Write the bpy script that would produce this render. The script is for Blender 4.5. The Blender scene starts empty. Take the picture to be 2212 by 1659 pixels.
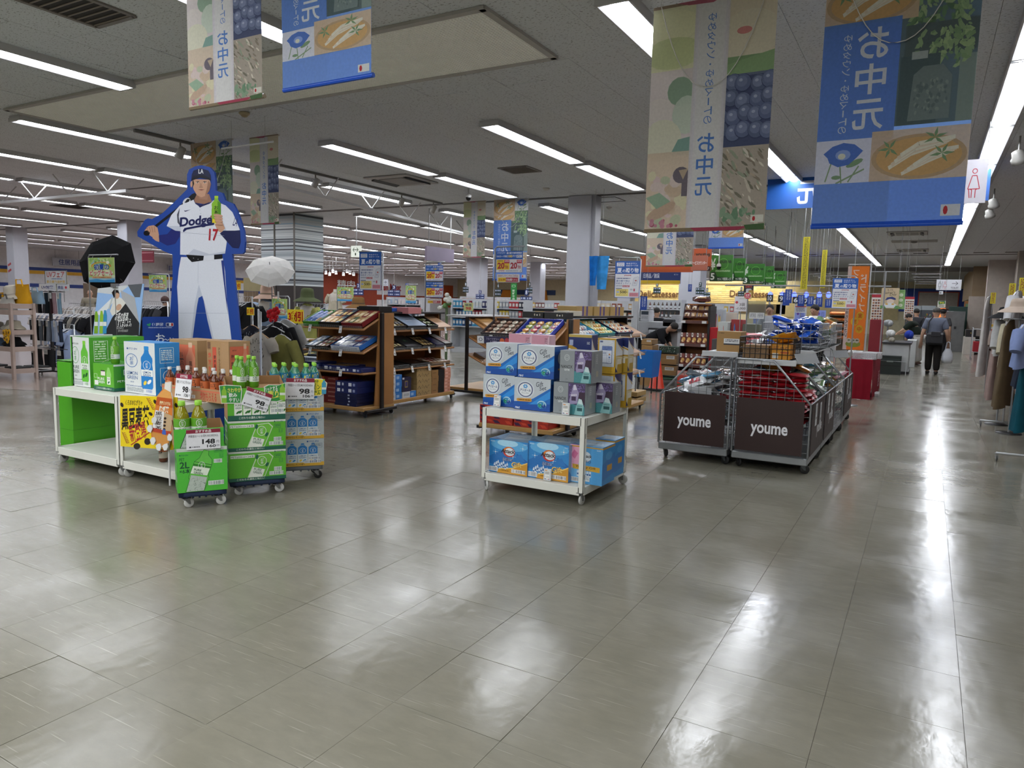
import bpy, math, random
from mathutils import Matrix, Vector
PI=math.pi
rnd=random.Random(7)
S=bpy.context.scene
COL=S.collection
# ---------------------------------------------------------------- camera
RM=((0.8670,-0.0756,0.4925),(0.4976,0.0833,-0.8634),(0.0243,0.9937,0.1099))
FPX=1559.68; CXP,CYP=1106.0,829.5; HC=1.45
cam_d=bpy.data.cameras.new('camera'); cam=bpy.data.objects.new('camera',cam_d); COL.objects.link(cam)
cam_d.sensor_width=36; cam_d.lens=FPX/2212*36; cam_d.clip_start=.05; cam_d.clip_end=200
_m=Matrix(RM).to_quaternion().to_matrix().to_4x4(); _m.translation=(0,0,HC); cam.matrix_world=_m
S.camera=cam
# ---------------------------------------------------------------- world and exposure
wd=bpy.data.worlds.new('world'); S.world=wd; wd.use_nodes=True
wd.node_tree.nodes['Background'].inputs[0].default_value=(.8,.88,1,1)
wd.node_tree.nodes['Background'].inputs[1].default_value=.08
S.view_settings.view_transform='Standard'; S.view_settings.look='None'
S.view_settings.exposure=0.42; S.view_settings.gamma=1; S.view_settings.use_curve_mapping=False
LAMP=26.0
try:
    S.cycles.use_denoising=True; S.cycles.max_bounces=6; S.cycles.diffuse_bounces=3; S.cycles.glossy_bounces=3
    S.cycles.transmission_bounces=4; S.cycles.transparent_max_bounces=8; S.cycles.sample_clamp_indirect=6; S.cycles.caustics_reflective=False; S.cycles.caustics_refractive=False
except Exception: pass
# large area lamps standing for the rows of battens over the floor behind the camera
for i,(x,y) in enumerate([(x,y) for x in (-9.9,-7.3,-4.7,-2.05,.5) for y in (-4.6,-2.2,.3)]):
    ld=bpy.data.lights.new('rear_ceiling_lamp','AREA'); ld.shape='RECTANGLE'; ld.size=.3; ld.size_y=2.6; ld.energy=45
    ld.color=(.95,.98,1)
    lo=bpy.data.objects.new('rear_ceiling_lamp',ld); lo.location=(x,y,3.5); COL.objects.link(lo)
# ---------------------------------------------------------------- pixel -> place helpers
def _ray(px,py):
    d=Vector((px-CXP,-(py-CYP),-FPX)); return Vector([sum(RM[i][j]*d[j] for j in range(3)) for i in range(3)])
def at(px,py,z=0.):
    d=_ray(px,py); return Vector((0,0,HC))+d*((z-HC)/d.z)
def atx(px,py,X):
    d=_ray(px,py); return Vector((0,0,HC))+d*(X/d.x)
def aty(px,py,Y):
    d=_ray(px,py); return Vector((0,0,HC))+d*(Y/d.y)
# ---------------------------------------------------------------- materials
def lin(c): return c/12.92 if c<=.04045 else ((c+.055)/1.055)**2.4
def hx(h):
    return tuple(lin(int(h[i:i+2],16)/255) for i in (0,2,4))
_M={}
def M(h,r=.5,m=0.,var=.06,vs=6.,bump=0.,bs=40.,em=0.,tr=0.,al=1.,coat=0.,trl=0.):
    k=(h,r,m,var,vs,bump,bs,em,tr,al,coat,trl)
    if k in _M: return _M[k]
    mt=bpy.data.materials.new('surface_'+h); mt.use_nodes=True
    nt=mt.node_tree; p=nt.nodes['Principled BSDF']; c=hx(h)
    p.inputs['Roughness'].default_value=r; p.inputs['Metallic'].default_value=m
    p.inputs['Base Color'].default_value=(*c,1)
    if var or bump:
        tc=nt.nodes.new('ShaderNodeTexCoord'); nz=nt.nodes.new('ShaderNodeTexNoise')
        nz.inputs['Scale'].default_value=vs; nz.inputs['Detail'].default_value=4
        nt.links.new(tc.outputs['Object'],nz.inputs['Vector'])
        if var:
            cr=nt.nodes.new('ShaderNodeValToRGB')
            cr.color_ramp.elements[0].position=.3; cr.color_ramp.elements[1].position=.7
            cr.color_ramp.elements[0].color=(*[x*(1-var) for x in c],1); cr.color_ramp.elements[1].color=(*[min(1,x*(1+var)) for x in c],1)
            nt.links.new(nz.outputs['Fac'],cr.inputs['Fac']); nt.links.new(cr.outputs['Color'],p.inputs['Base Color'])
        if bump:
            n2=nt.nodes.new('ShaderNodeTexNoise'); n2.inputs['Scale'].default_value=bs; n2.inputs['Detail'].default_value=3
            nt.links.new(tc.outputs['Object'],n2.inputs['Vector'])
            bp=nt.nodes.new('ShaderNodeBump'); bp.inputs['Strength'].default_value=bump; bp.inputs['Distance'].default_value=.01
            nt.links.new(n2.outputs['Fac'],bp.inputs['Height']); nt.links.new(bp.outputs['Normal'],p.inputs['Normal'])
    if em: p.inputs['Emission Color'].default_value=(*c,1); p.inputs['Emission Strength'].default_value=em
    if tr: p.inputs['Transmission Weight'].default_value=tr; p.inputs['IOR'].default_value=1.3
    if al<1: p.inputs['Alpha'].default_value=al
    if coat: p.inputs['Coat Weight'].default_value=coat; p.inputs['Coat Roughness'].default_value=.08
    _M[k]=mt; return mt
def printmat(name,rough,coat=0,fine=.03,trl=0.):
    mt=bpy.data.materials.new(name); mt.use_nodes=True; nt=mt.node_tree; p=nt.nodes['Principled BSDF']
    a=nt.nodes.new('ShaderNodeAttribute'); a.attribute_name='Col'
    tc=nt.nodes.new('ShaderNodeTexCoord'); nz=nt.nodes.new('ShaderNodeTexNoise'); nz.inputs['Scale'].default_value=60
    nt.links.new(tc.outputs['Object'],nz.inputs['Vector'])
    mx=nt.nodes.new('ShaderNodeMix'); mx.data_type='RGBA'; mx.blend_type='MULTIPLY'; mx.inputs[0].default_value=fine*4
    nt.links.new(a.outputs['Color'],mx.inputs[6]); nt.links.new(nz.outputs['Fac'],mx.inputs[7])
    nt.links.new(mx.outputs[2],p.inputs['Base Color'])
    p.inputs['Roughness'].default_value=rough
    if coat: p.inputs['Coat Weight'].default_value=coat; p.inputs['Coat Roughness'].default_value=.15
    if trl:
        t=nt.nodes.new('ShaderNodeBsdfTranslucent'); nt.links.new(mx.outputs[2],t.inputs['Color'])
        ms=nt.nodes.new('ShaderNodeMixShader'); ms.inputs[0].default_value=trl
        o=nt.nodes['Material Output']
        nt.links.new(p.outputs[0],ms.inputs[1]); nt.links.new(t.outputs[0],ms.inputs[2]); nt.links.new(ms.outputs[0],o.inputs[0])
    return mt
PR=printmat('printed_card',.42); PRG=printmat('printed_gloss',.3,.35); PRC=printmat('printed_cloth',.85,0,.05,.45); PRT=printmat('woven_print',.9,0,.08)
# ---------------------------------------------------------------- mesh builder
class B:
    def __init__(s): s.v=[];s.f=[];s.mi=[];s.sm=[];s.mats=[];s.T=None
    def _m(s,m):
        if isinstance(m,str): m=M(m)
        if m not in s.mats: s.mats.append(m)
        return s.mats.index(m)
    def add(s,vs,fs,m,sm=False):
        k=len(s.v); i=s._m(m)
        s.v+= [tuple(s.T@Vector(p)) for p in vs] if s.T is not None else [tuple(p) for p in vs]
        for f in fs: s.f.append(tuple(k+q for q in f)); s.mi.append(i); s.sm.append(sm)
        return s
    def box(s,x0,y0,z0,x1,y1,z1,m,bev=0):
        if x0>x1:x0,x1=x1,x0
        if y0>y1:y0,y1=y1,y0
        if z0>z1:z0,z1=z1,z0
        if not bev:
            v=[(x,y,z) for z in (z0,z1) for y in (y0,y1) for x in (x0,x1)]
            return s.add(v,[(0,2,3,1),(4,5,7,6),(0,1,5,4),(2,6,7,3),(0,4,6,2),(1,3,7,5)],m)
        b=min(bev,(x1-x0)*.45,(y1-y0)*.45,(z1-z0)*.45); v=[]
        for z,sz in ((z0,1),(z1,-1)):
            for y,sy in ((y0,1),(y1,-1)):
                for x,sx in ((x0,1),(x1,-1)):
                    v+=[(x,y+sy*b,z+sz*b),(x+sx*b,y,z+sz*b),(x+sx*b,y+sy*b,z)]
        def I(i,a): return i*3+a
        f=[]
        for a,q in ((0,(0,4,6,2)),(0,(1,3,7,5)),(1,(0,1,5,4)),(1,(2,6,7,3)),(2,(0,2,3,1)),(2,(4,5,7,6))): f.append(tuple(I(i,a) for i in q))
        for i in range(8):
            for a,bit in ((0,1),(1,2),(2,4)):
                j=i^bit
                if i<j:
                    o1,o2=[t for t in (0,1,2) if t!=a]; f.append((I(i,o1),I(j,o1),I(j,o2),I(i,o2)))
        for i in range(8): f.append((I(i,0),I(i,1),I(i,2)))
        return s.add(v,f,m)
    def tube(s,pts,r,m,n=6,cap=True,sm=True):
        pts=[Vector(p) for p in pts]; rs=r if isinstance(r,(list,tuple)) else [r]*len(pts); v=[];f=[]
        up=None
        for i,p in enumerate(pts):
            d=(pts[min(i+1,len(pts)-1)]-pts[max(i-1,0)])
            if d.length<1e-9: d=Vector((0,0,1))
            d.normalize()
            if up is None: up=Vector((0,0,1)) if abs(d.z)<.9 else Vector((1,0,0))
            a=d.cross(up); 
            if a.length<1e-6: a=d.orthogonal()
            a.normalize(); b_=d.cross(a); up=-b_ if False else up
            for k in range(n):
                t=2*PI*k/n; v.append(p+a*(rs[i]*math.cos(t))+b_*(rs[i]*math.sin(t)))
        for i in range(len(pts)-1):
            for k in range(n): f.append((i*n+k,i*n+(k+1)%n,(i+1)*n+(k+1)%n,(i+1)*n+k))
        s.add(v,f,m,sm)
        if cap: s.add([tuple(x) for x in v[:n]],[tuple(range(n))],m) if s.T is None else s.add(v[:n],[tuple(range(n))],m); s.add(v[-n:],[tuple(range(n-1,-1,-1))],m)
        return s
    def lathe(s,prof,m,n=12,c=(0,0,0),sm=True,sx=1,sy=1):
        v=[];f=[]
        for r,z in prof:
            for k in range(n):
                t=2*PI*k/n; v.append((c[0]+r*sx*math.cos(t),c[1]+r*sy*math.sin(t),c[2]+z))
        for i in range(len(prof)-1):
            for k in range(n): f.append((i*n+k,i*n+(k+1)%n,(i+1)*n+(k+1)%n,(i+1)*n+k))
        s.add(v,f,m,sm)
        if prof[0][0]>1e-4: s.add(v[:n],[tuple(range(n-1,-1,-1))],m)
        if prof[-1][0]>1e-4: s.add(v[-n:],[tuple(range(n))],m)
        return s
    def ell(s,c,r,m,n=10,k=6):
        return s.lathe([(max(1e-5,math.sin(PI*i/k)),-r[2]*math.cos(PI*i/k)) for i in range(k+1)],m,n,c,True,r[0],r[1])
    def quad(s,p,m): return s.add(p,[tuple(range(len(p)))],m)
    def prism(s,poly,y0,y1,m,mb=None):   # outline in x,z pushed from y0 to y1
        n=len(poly); v=[(x,y0,z) for x,z in poly]+[(x,y1,z) for x,z in poly]
        s.add(v,[tuple(range(n)),tuple(range(2*n-1,n-1,-1))],m)
        return s.add(v,[(i,n+i,n+(i+1)%n,(i+1)%n) for i in range(n)],mb or m)
    def grid(s,fn,nu,nv,m,sm=True):
        v=[fn(i/nu,j/nv) for j in range(nv+1) for i in range(nu+1)]
        return s.add(v,[(j*(nu+1)+i,j*(nu+1)+i+1,(j+1)*(nu+1)+i+1,(j+1)*(nu+1)+i) for j in range(nv) for i in range(nu)],m,sm)
    def mesh(s,name):
        me=bpy.data.meshes.new(name); me.from_pydata(s.v,[],s.f)
        for m in s.mats: me.materials.append(m)
        me.polygons.foreach_set('material_index',s.mi); me.polygons.foreach_set('use_smooth',s.sm); me.update(); return me
    def obj(s,name,parent=None,loc=(0,0,0),rz=0.,**k): return link(name,s.mesh(name),parent,loc,rz,**k)
def link(name,me,parent=None,loc=(0,0,0),rz=0.,label=None,cat=None,group=None,kind=None):
    o=bpy.data.objects.new(name,me); COL.objects.link(o); o.location=loc
    o.rotation_euler=rz if isinstance(rz,(tuple,list)) else (0,0,rz)
    if parent is not None: o.parent=parent
    tag(o,label,cat,group,kind); return o
def tag(o,label=None,cat=None,group=None,kind=None):
    if label:o['label']=label
    if cat:o['category']=cat
    if group:o['group']=group
    if kind:o['kind']=kind
    return o
def thing(name,label,cat,loc=(0,0,0),rz=0.,group=None): return link(name,None,None,loc,rz,label,cat,group)
def dup(root,loc,rz=None,label=None,group=None):
    r=root.copy(); COL.objects.link(r); r.location=loc
    if rz is not None: r.rotation_euler=rz if isinstance(rz,(tuple,list)) else (0,0,rz)
    if label: r['label']=label
    if group: r['group']=group
    for ch in list(root.children):
        c=ch.copy(); COL.objects.link(c); c.parent=r
        for g in ch.children:
            d=g.copy(); COL.objects.link(d); d.parent=c
    return r
# ---------------------------------------------------------------- flat print: shapes and lettering laid on a sheet
_TX={}
def text_geo(t,bold):
    k=(t,bold)
    if k in _TX: return _TX[k]
    cu=bpy.data.curves.new('lettering','FONT'); cu.body=t; cu.resolution_u=3; cu.offset=bold*.5
    o=bpy.data.objects.new('lettering',cu); COL.objects.link(o)
    bpy.context.view_layer.update()
    me=bpy.data.meshes.new_from_object(o.evaluated_get(bpy.context.evaluated_depsgraph_get()))
    v=[(p.co.x,p.co.y) for p in me.vertices]; f=[tuple(q.vertices) for q in me.polygons]
    bpy.data.objects.remove(o); bpy.data.curves.remove(cu); bpy.data.meshes.remove(me)
    if not v: v=[(0,0),(1,0),(1,1)]; f=[(0,1,2)]
    xs=[a for a,b in v]; ys=[b for a,b in v]; x0,x1,y0,y1=min(xs),max(xs),min(ys),max(ys)
    v=[((a-x0)/(x1-x0+1e-6),1-(b-y0)/(y1-y0+1e-6)) for a,b in v]
    _TX[k]=(v,f); return _TX[k]
class Art:
    """Sheet W x H units, y down; build() maps it to w x h metres, x right, z up, origin bottom centre, facing -y."""
    def __init__(s,W,H,bg=None): s.W=W;s.H=H;s.it=[];s.me={};s.flip=False;s.gain=1.18;s.clip=True;  (s.r(0,0,W,H,bg) if bg else None)
    def _a(s,pts,faces,col,bb=None):
        if s.clip: pts=[(min(max(a,0),s.W),min(max(b,0),s.H)) for a,b in pts]
        if isinstance(col,str): col=tuple(min(.9,c*s.gain) for c in hx(col))
        xs=[p[0] for p in pts]; ys=[p[1] for p in pts]; s.it.append((pts,faces,hx(col) if isinstance(col,str) else col,(min(xs),min(ys),max(xs),max(ys)))); return s
    def p(s,pts,col): return s._a(pts,[tuple(range(len(pts)))],col)
    def r(s,x0,y0,x1,y1,col): return s.p([(x0,y0),(x1,y0),(x1,y1),(x0,y1)],col)
    def rr(s,x0,y0,x1,y1,c,col):
        P=[]
        for cx,cy,a in ((x1-c,y0+c,-90),(x1-c,y1-c,0),(x0+c,y1-c,90),(x0+c,y0+c,180)):
            for k in range(4):
                t=math.radians(a+30*k); P.append((cx+c*math.cos(t),cy+c*math.sin(t)))
        return s.p(P,col)
    def o(s,cx,cy,rx,ry,col,n=18,rot=0):
        c,q=math.cos(rot),math.sin(rot)
        return s.p([(cx+rx*math.cos(2*PI*k/n)*c-ry*math.sin(2*PI*k/n)*q,cy+rx*math.cos(2*PI*k/n)*q+ry*math.sin(2*PI*k/n)*c) for k in range(n)],col)
    def ring(s,cx,cy,rx,ry,w,col,n=28):
        P=[(cx+(rx-d)*math.cos(2*PI*k/n),cy+(ry-d)*math.sin(2*PI*k/n)) for d in (0,w) for k in range(n)]
        return s._a(P,[(k,(k+1)%n,n+(k+1)%n,n+k) for k in range(n)],col)
    def l(s,pts,w,col,closed=False):
        pts=list(pts)+([pts[0]] if closed else []); V=[];F=[]
        for (ax,ay),(bx,by) in zip(pts,pts[1:]):
            d=math.hypot(bx-ax,by-ay) or 1; nx,ny=-(by-ay)/d*w/2,(bx-ax)/d*w/2; k=len(V)
            V+=[(ax+nx,ay+ny),(bx+nx,by+ny),(bx-nx,by-ny),(ax-nx,ay-ny)]; F.append((k,k+1,k+2,k+3))
        return s._a(V,F,col)
    def box(s,x0,y0,x1,y1,w,col): return s.l([(x0,y0),(x1,y0),(x1,y1),(x0,y1)],w,col,True)
    def t(s,t,x,y,w,h,col,bold=.0,rot=0,shear=0):
        v,f=text_geo(t,bold); c,q=math.cos(rot),math.sin(rot); cx,cy=x+w/2,y+h/2; P=[]
        for a,b in v:
            if s.flip: a=1-a
            u=(a-.5)*w+(.5-b)*h*shear; z=(b-.5)*h; P.append((cx+u*c-z*q,cy+u*q+z*c))
        return s._a(P,f,col)
    def v(s,t,x,y,w,h,col,bold=0.):
        n=len(t); ch=h/n
        for i,c in enumerate(t):
            if c==' ': continue
            if c in '・': s.o(x+w/2,y+ch*(i+.5),w*.1,ch*.1,col); continue
            if c=='ー': s.r(x+w*.44,y+ch*(i+.1),x+w*.58,y+ch*(i+.9),col); continue
            if c in 'ッャュョ': s.t(c,x+w*.35,y+ch*(i+.25),w*.6,ch*.6,col,bold); continue
            s.t(c,x+w*.03,y+ch*(i+.06),w*.94,ch*.86,col,bold)
        return s
    def lines(s,x,y,w,h,n,col,th=.5,seed=1):   # rows of small print too small to read
        q=random.Random(seed); dy=h/n; V=[];F=[]
        for i in range(n):
            u=x; 
            while u<x+w:
                d=q.uniform(.3,1.6)*dy; e=min(u+d,x+w); k=len(V)
                V+=[(u,y+dy*i),(e,y+dy*i),(e,y+dy*(i+th)),(u,y+dy*(i+th))]; F.append((k,k+1,k+2,k+3)); u+=d+q.uniform(.12,.4)*dy
        return s._a(V,F,col) if V else s
    def bars(s,x,y,w,h,col='1b1f26',seed=2):
        s.r(x-w*.04,y-h*.12,x+w*1.04,y+h*1.12,'e9ebea'); q=random.Random(seed); V=[];F=[];u=x
        while u<x+w:
            d=q.choice((1,1,2,3))*w/70; k=len(V); V+=[(u,y),(u+d,y),(u+d,y+h),(u,y+h)]; F.append((k,k+1,k+2,k+3)); u+=d+q.choice((1,2,3))*w/70
        return s._a(V,F,col)
    def blobs(s,x0,y0,x1,y1,n,cols,r0,r1,seed=3,asp=1.,nn=9,rot=None):
        q=random.Random(seed)
        for i in range(n):
            r=q.uniform(r0,r1); a=q.uniform(0,PI) if rot is None else rot+q.uniform(-.3,.3); e=max(r,r*asp)
            mx,my=min(e,(x1-x0)/2),min(e,(y1-y0)/2)
            s.o(q.uniform(x0+mx,x1-mx),q.uniform(y0+my,y1-my),min(mx,r),min(my,mx,r*asp),q.choice(cols),nn,a)
        return s
    def mesh(s,w,h,mat=None,mirror=False,dz=.00025):
        key=(w,h,mat,mirror)
        if key in s.me: return s.me[key]
        V=[];F=[];C=[];lay=[]
        sx,sz=w/s.W,h/s.H
        for pts,faces,col,bb in s.it:
            L=0
            for b2,l2 in lay:
                if bb[0]<b2[2] and bb[2]>b2[0] and bb[1]<b2[3] and bb[3]>b2[1] and l2>=L: L=l2+1
            lay.append((bb,L)); k=len(V); y=-dz*(L+1)
            for a,b in pts: V.append(((a-s.W/2)*sx*(-1 if mirror else 1),y,(s.H-b)*sz))
            # keep every face towards -y
            for f in faces:
                P=[pts[i] for i in f]; ar=sum(P[i][0]*P[(i+1)%len(P)][1]-P[(i+1)%len(P)][0]*P[i][1] for i in range(len(P)))
                g=f if (ar<0)!=mirror else f[::-1]
                F.append(tuple(k+i for i in g)); C+=[(*col,1)]*len(f)
        me=bpy.data.meshes.new('print'); me.from_pydata(V,[],F)
        at_=me.color_attributes.new('Col','FLOAT_COLOR','CORNER'); at_.data.foreach_set('color',[x for c in C for x in c])
        me.materials.append(mat or PR); me.update(); s.me[key]=me; return me
    def on(s,parent,w,h,loc=(0,0,0),rz=0.,name='print',mat=None,mirror=False,dz=.00025): return link(name,s.mesh(w,h,mat,mirror,dz),parent,loc,rz)

class PArt(Art):
    """print measured on the photograph: points are taken at ox+x/k, oy+y/k and laid on the plane y=val or x=val"""
    def __init__(s,ax,val,ox=0,oy=0,k=1.): s.ax,s.val,s.ox,s.oy,s.k=ax,val,ox,oy,k; s.it=[]; s.me={}; s.W=s.H=0; s.flip=False; s.gain=1.18; s.clip=False
    def cv(s,x,y):
        if s.ax=='g':   # upright plane through point q turned by angle a
            q,a=s.val; d=_ray(s.ox+x/s.k,s.oy+y/s.k); n=Vector((math.sin(a),-math.cos(a),0)); p=Vector((0,0,HC)); p=p+d*((Vector((q[0],q[1],HC))-p).dot(n)/d.dot(n))
            return ((p.x-q[0])*math.cos(a)+(p.y-q[1])*math.sin(a),-p.z)
        p=(aty if s.ax=='y' else atx)(s.ox+x/s.k,s.oy+y/s.k,s.val); return (p.x if s.ax=='y' else p.y,-p.z)
    def _a(s,pts,faces,col,bb=None): return Art._a(s,[s.cv(*p) for p in pts],faces,col)
    def put(s,parent,name='print',mat=None,dz=.00025):
        us=[p[0] for i in s.it for p in i[0]]; vs=[p[1] for i in s.it for p in i[0]]; u0,v0=(min(us)+max(us))/2,max(vs)
        s.it=[([(a-u0,b-v0) for a,b in pts],f,c,(bb[0]-u0,bb[1]-v0,bb[2]-u0,bb[3]-v0)) for pts,f,c,bb in s.it]
        Wd,Hd=max(us)-min(us),max(vs)-min(vs)
        s.W,s.H=1,0; 
        for i,(pts,f,c,bb) in enumerate(s.it): s.it[i]=([(a+.5,b) for a,b in pts],f,c,(bb[0]+.5,bb[1],bb[2]+.5,bb[3]))
        s.H=1e-9
        me=s._mesh1(mat,dz); L=Vector((u0,s.val,-v0)) if s.ax=='y' else Vector((s.val,u0,-v0)) if s.ax=='x' else None
        if s.ax=='g':
            q,a=s.val; return link(name,me,parent,(u0,0,-v0-parent.location.z)) if parent is not None else link(name,me,None,(q[0]+u0*math.cos(a),q[1]+u0*math.sin(a),-v0),a)
        if parent is not None: L=L-parent.location
        return link(name,me,parent,L,0 if s.ax=='y' else PI/2)
    def _mesh1(s,mat,dz): s.H=1.; s.it=[([(a,b+1.) for a,b in pts],f,c,(bb[0],bb[1]+1,bb[2],bb[3]+1)) for pts,f,c,bb in s.it]; return s.mesh(1.,1.,mat,False,dz)
def ghit(px,py,q,a):
    d=_ray(px,py); n=Vector((math.sin(a),-math.cos(a),0)); p=Vector((0,0,HC)); return p+d*((Vector((q[0],q[1],HC))-p).dot(n)/d.dot(n))
def rest(px0,px1,pyb,pyt,zs,pyb1=None):
    """place on a surface at height zs from its front-left foot in the photograph: x0,x1,y,height"""
    p=at(px0,pyb,zs); y=p.y; x1=aty(px1,pyb if pyb1 is None else pyb1,y).x; h=aty(px0,pyt,y).z-zs
    return p.x,x1,y,h
# ================================================================ SETTING
XL,XR,YB,YF,ZC=-38.,2.75,-7.,56.,3.6
def floor_mat():
    mt=bpy.data.materials.new('vinyl_tile'); mt.use_nodes=True; nt=mt.node_tree; p=nt.nodes['Principled BSDF']; N=nt.nodes.new; K=nt.links.new
    g=N('ShaderNodeNewGeometry'); mp=N('ShaderNodeMapping'); mp.inputs['Scale'].default_value=(2.4,5.,1); K(g.outputs['Position'],mp.inputs['Vector'])
    n1=N('ShaderNodeTexNoise'); n1.inputs['Scale'].default_value=3.2; n1.inputs['Detail'].default_value=8; n1.inputs['Roughness'].default_value=.62; K(mp.outputs[0],n1.inputs['Vector'])
    cr=N('ShaderNodeValToRGB'); e=cr.color_ramp.elements; e[0].position=.33; e[1].position=.68; e[0].color=(*hx('737063'),1); e[1].color=(*hx('7b776a'),1); K(n1.outputs['Fac'],cr.inputs['Fac'])
    oi=N('ShaderNodeObjectInfo'); hs=N('ShaderNodeHueSaturation'); mr=N('ShaderNodeMapRange'); mr.inputs[3].default_value=.96; mr.inputs[4].default_value=1.04
    K(oi.outputs['Random'],mr.inputs[0]); K(mr.outputs[0],hs.inputs['Value']); K(cr.outputs[0],hs.inputs['Color'])
    col=hs.outputs[0]
    for ang,sc,lo in ((.9,(2.2,90,1),.7),(-.4,(3,120,1),.71),(2.1,(1.6,70,1),.72)):   # fine pale scratches worn into the vinyl
        m3=N('ShaderNodeMapping'); m3.inputs['Rotation'].default_value=(0,0,ang); m3.inputs['Scale'].default_value=sc; K(g.outputs['Position'],m3.inputs['Vector'])
        n4=N('ShaderNodeTexNoise'); n4.inputs['Scale'].default_value=1.6; n4.inputs['Detail'].default_value=1; K(m3.outputs[0],n4.inputs['Vector'])
        r4=N('ShaderNodeMapRange'); r4.inputs[1].default_value=lo; r4.inputs[2].default_value=lo+.05; r4.inputs[4].default_value=.3; K(n4.outputs['Fac'],r4.inputs[0])
        mx=N('ShaderNodeMix'); mx.data_type='RGBA'; mx.inputs[7].default_value=(*hx('b5b0a6'),1); K(r4.outputs[0],mx.inputs[0]); K(col,mx.inputs[6]); col=mx.outputs[2]
    K(col,p.inputs['Base Color'])
    # fine scratches and scuffs that stay with the floor
    n3=N('ShaderNodeTexNoise'); n3.inputs['Scale'].default_value=2.; n3.inputs['Detail'].default_value=5; K(g.outputs['Position'],n3.inputs['Vector'])
    m2=N('ShaderNodeMapRange'); m2.inputs[1].default_value=.3; m2.inputs[2].default_value=.7; m2.inputs[3].default_value=.13; m2.inputs[4].default_value=.27; K(n3.outputs['Fac'],m2.inputs[0]); K(m2.outputs[0],p.inputs['Roughness'])
    mp2=N('ShaderNodeMapping'); mp2.inputs['Scale'].default_value=(1.3,1.,1); K(g.outputs['Position'],mp2.inputs['Vector'])
    n2=N('ShaderNodeTexNoise'); n2.inputs['Scale'].default_value=11; n2.inputs['Detail'].default_value=4; K(mp2.outputs[0],n2.inputs['Vector'])
    bp=N('ShaderNodeBump'); bp.inputs['Strength'].default_value=.09; bp.inputs['Distance'].default_value=.012; K(n2.outputs['Fac'],bp.inputs['Height']); K(bp.outputs[0],p.inputs['Normal'])
    p.inputs['Specular IOR Level'].default_value=.62
    return mt
FM=floor_mat()
fl=B().box(XL,YB,-.12,XR,YF,-.0035,M('6d675c',.7)).obj('floor',kind='structure')
TS=.45; X0,Y0=-2.03+.45*20,1.96-.45*30
tile=B().box(-TS/2+.0009,-TS/2+.0009,-.003,TS/2-.0009,TS/2-.0009,0,FM).mesh('tile')
cells=[]
for i in range(-140,8):
    for j in range(0,160):
        x,y=X0+(i+.5-20)*TS+.0, Y0+(j+.5)*TS
        if XL<x<-12.9 or x>XR-.2 or x<XL or y>YF or y<YB: continue
        cells.append((x,y))
def in_view(x,y):
    d=Vector((x,y,-HC)); c=[sum(RM[r][k]*d[r] for r in range(3)) for k in range(3)]
    if c[2]>-.4: return None
    px,py=CXP+FPX*c[0]/-c[2],CYP-FPX*c[1]/-c[2]
    return -c[2] if -120<px<2330 and py<1790 else None
vis=sorted((d,x,y) for x,y in cells for d in [in_view(x,y)] if d)
near=set((x,y) for d,x,y in vis[:280])
for x,y in near:
    o=link('tile',tile,fl,(x,y,0),(rnd.gauss(0,.0016),rnd.gauss(0,.0016),0))
b=B()
for x,y in cells:
    if (x,y) in near: continue
    a=TS/2-.0009; u,v=rnd.gauss(0,.00012),rnd.gauss(0,.00012)
    b.quad([(x-a,y-a,-u-v),(x+a,y-a,u-v),(x+a,y+a,u+v),(x-a,y+a,v-u)],FM)
b.obj('tile_field',fl,kind='stuff')
# pinkish sheet floor of the clothing area and of the strip along the right racks
def tint(h):
    m=M(h,.16,0,.05,9,.05,9); return m
B().box(XL,YB,-.003,-12.9,YF,.001,tint('8f7f77')).obj('sheet_floor',fl)
B().quad([(-12.9,5.2,.0022),(-12.9,13.2,.0022),(-9.6,13.2,.0022),(-9.6,6.4,.0022)],tint('93857c')).obj('sheet_floor',fl)
B().box(1.25,9,-.003,XR,34,.0022,tint('9a8079')).obj('sheet_floor',fl)
# steel shutter guides let into the floor
for k,(p,q) in enumerate((((718,934),(985,897)),((718,965),(1035,912)))):
    a,c=at(*p),at(*q); 
    B().quad([(a.x,a.y-.012,.0016),(c.x,a.y-.012,.0016),(c.x,a.y+.012,.0016),(a.x,a.y+.012,.0016)],M('4c4943',.5)).obj('metal_strip',fl)
# ceiling boards
def ceil_mat():
    mt=bpy.data.materials.new('fissured_board'); mt.use_nodes=True; nt=mt.node_tree; p=nt.nodes['Principled BSDF']; N=nt.nodes.new; K=nt.links.new
    g=N('ShaderNodeNewGeometry'); mp=N('ShaderNodeMapping'); mp.inputs['Scale'].default_value=(1,1.9,1); mp.inputs['Rotation'].default_value=(0,0,.5); K(g.outputs['Position'],mp.inputs['Vector'])
    n=N('ShaderNodeTexNoise'); n.inputs['Scale'].default_value=42; n.inputs['Detail'].default_value=2; K(mp.outputs[0],n.inputs['Vector'])
    cr=N('ShaderNodeValToRGB'); e=cr.color_ramp.elements; e[0].position=.34; e[1].position=.40; e[0].color=(*hx('9a9c9d'),1); e[1].color=(*hx('d3d7da'),1); K(n.outputs['Fac'],cr.inputs['Fac']); K(cr.outputs[0],p.inputs['Base Color'])
    bp=N('ShaderNodeBump'); bp.inputs['Strength'].default_value=.35; bp.inputs['Distance'].default_value=.004; K(cr.outputs[0],bp.inputs['Height']); K(bp.outputs[0],p.inputs['Normal'])
    p.inputs['Roughness'].default_value=.9; return mt
CM=ceil_mat()
ce=B().box(XL,YB,ZC+.012,XR,YF,ZC+.2,M('55524e',.9)).obj('ceiling',kind='structure')
PW,PL=.455,.91
board=B().box(-PW/2+.0015,-PL/2+.0015,0,PW/2-.0015,PL/2-.0015,.012,CM).mesh('ceiling_board')
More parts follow.
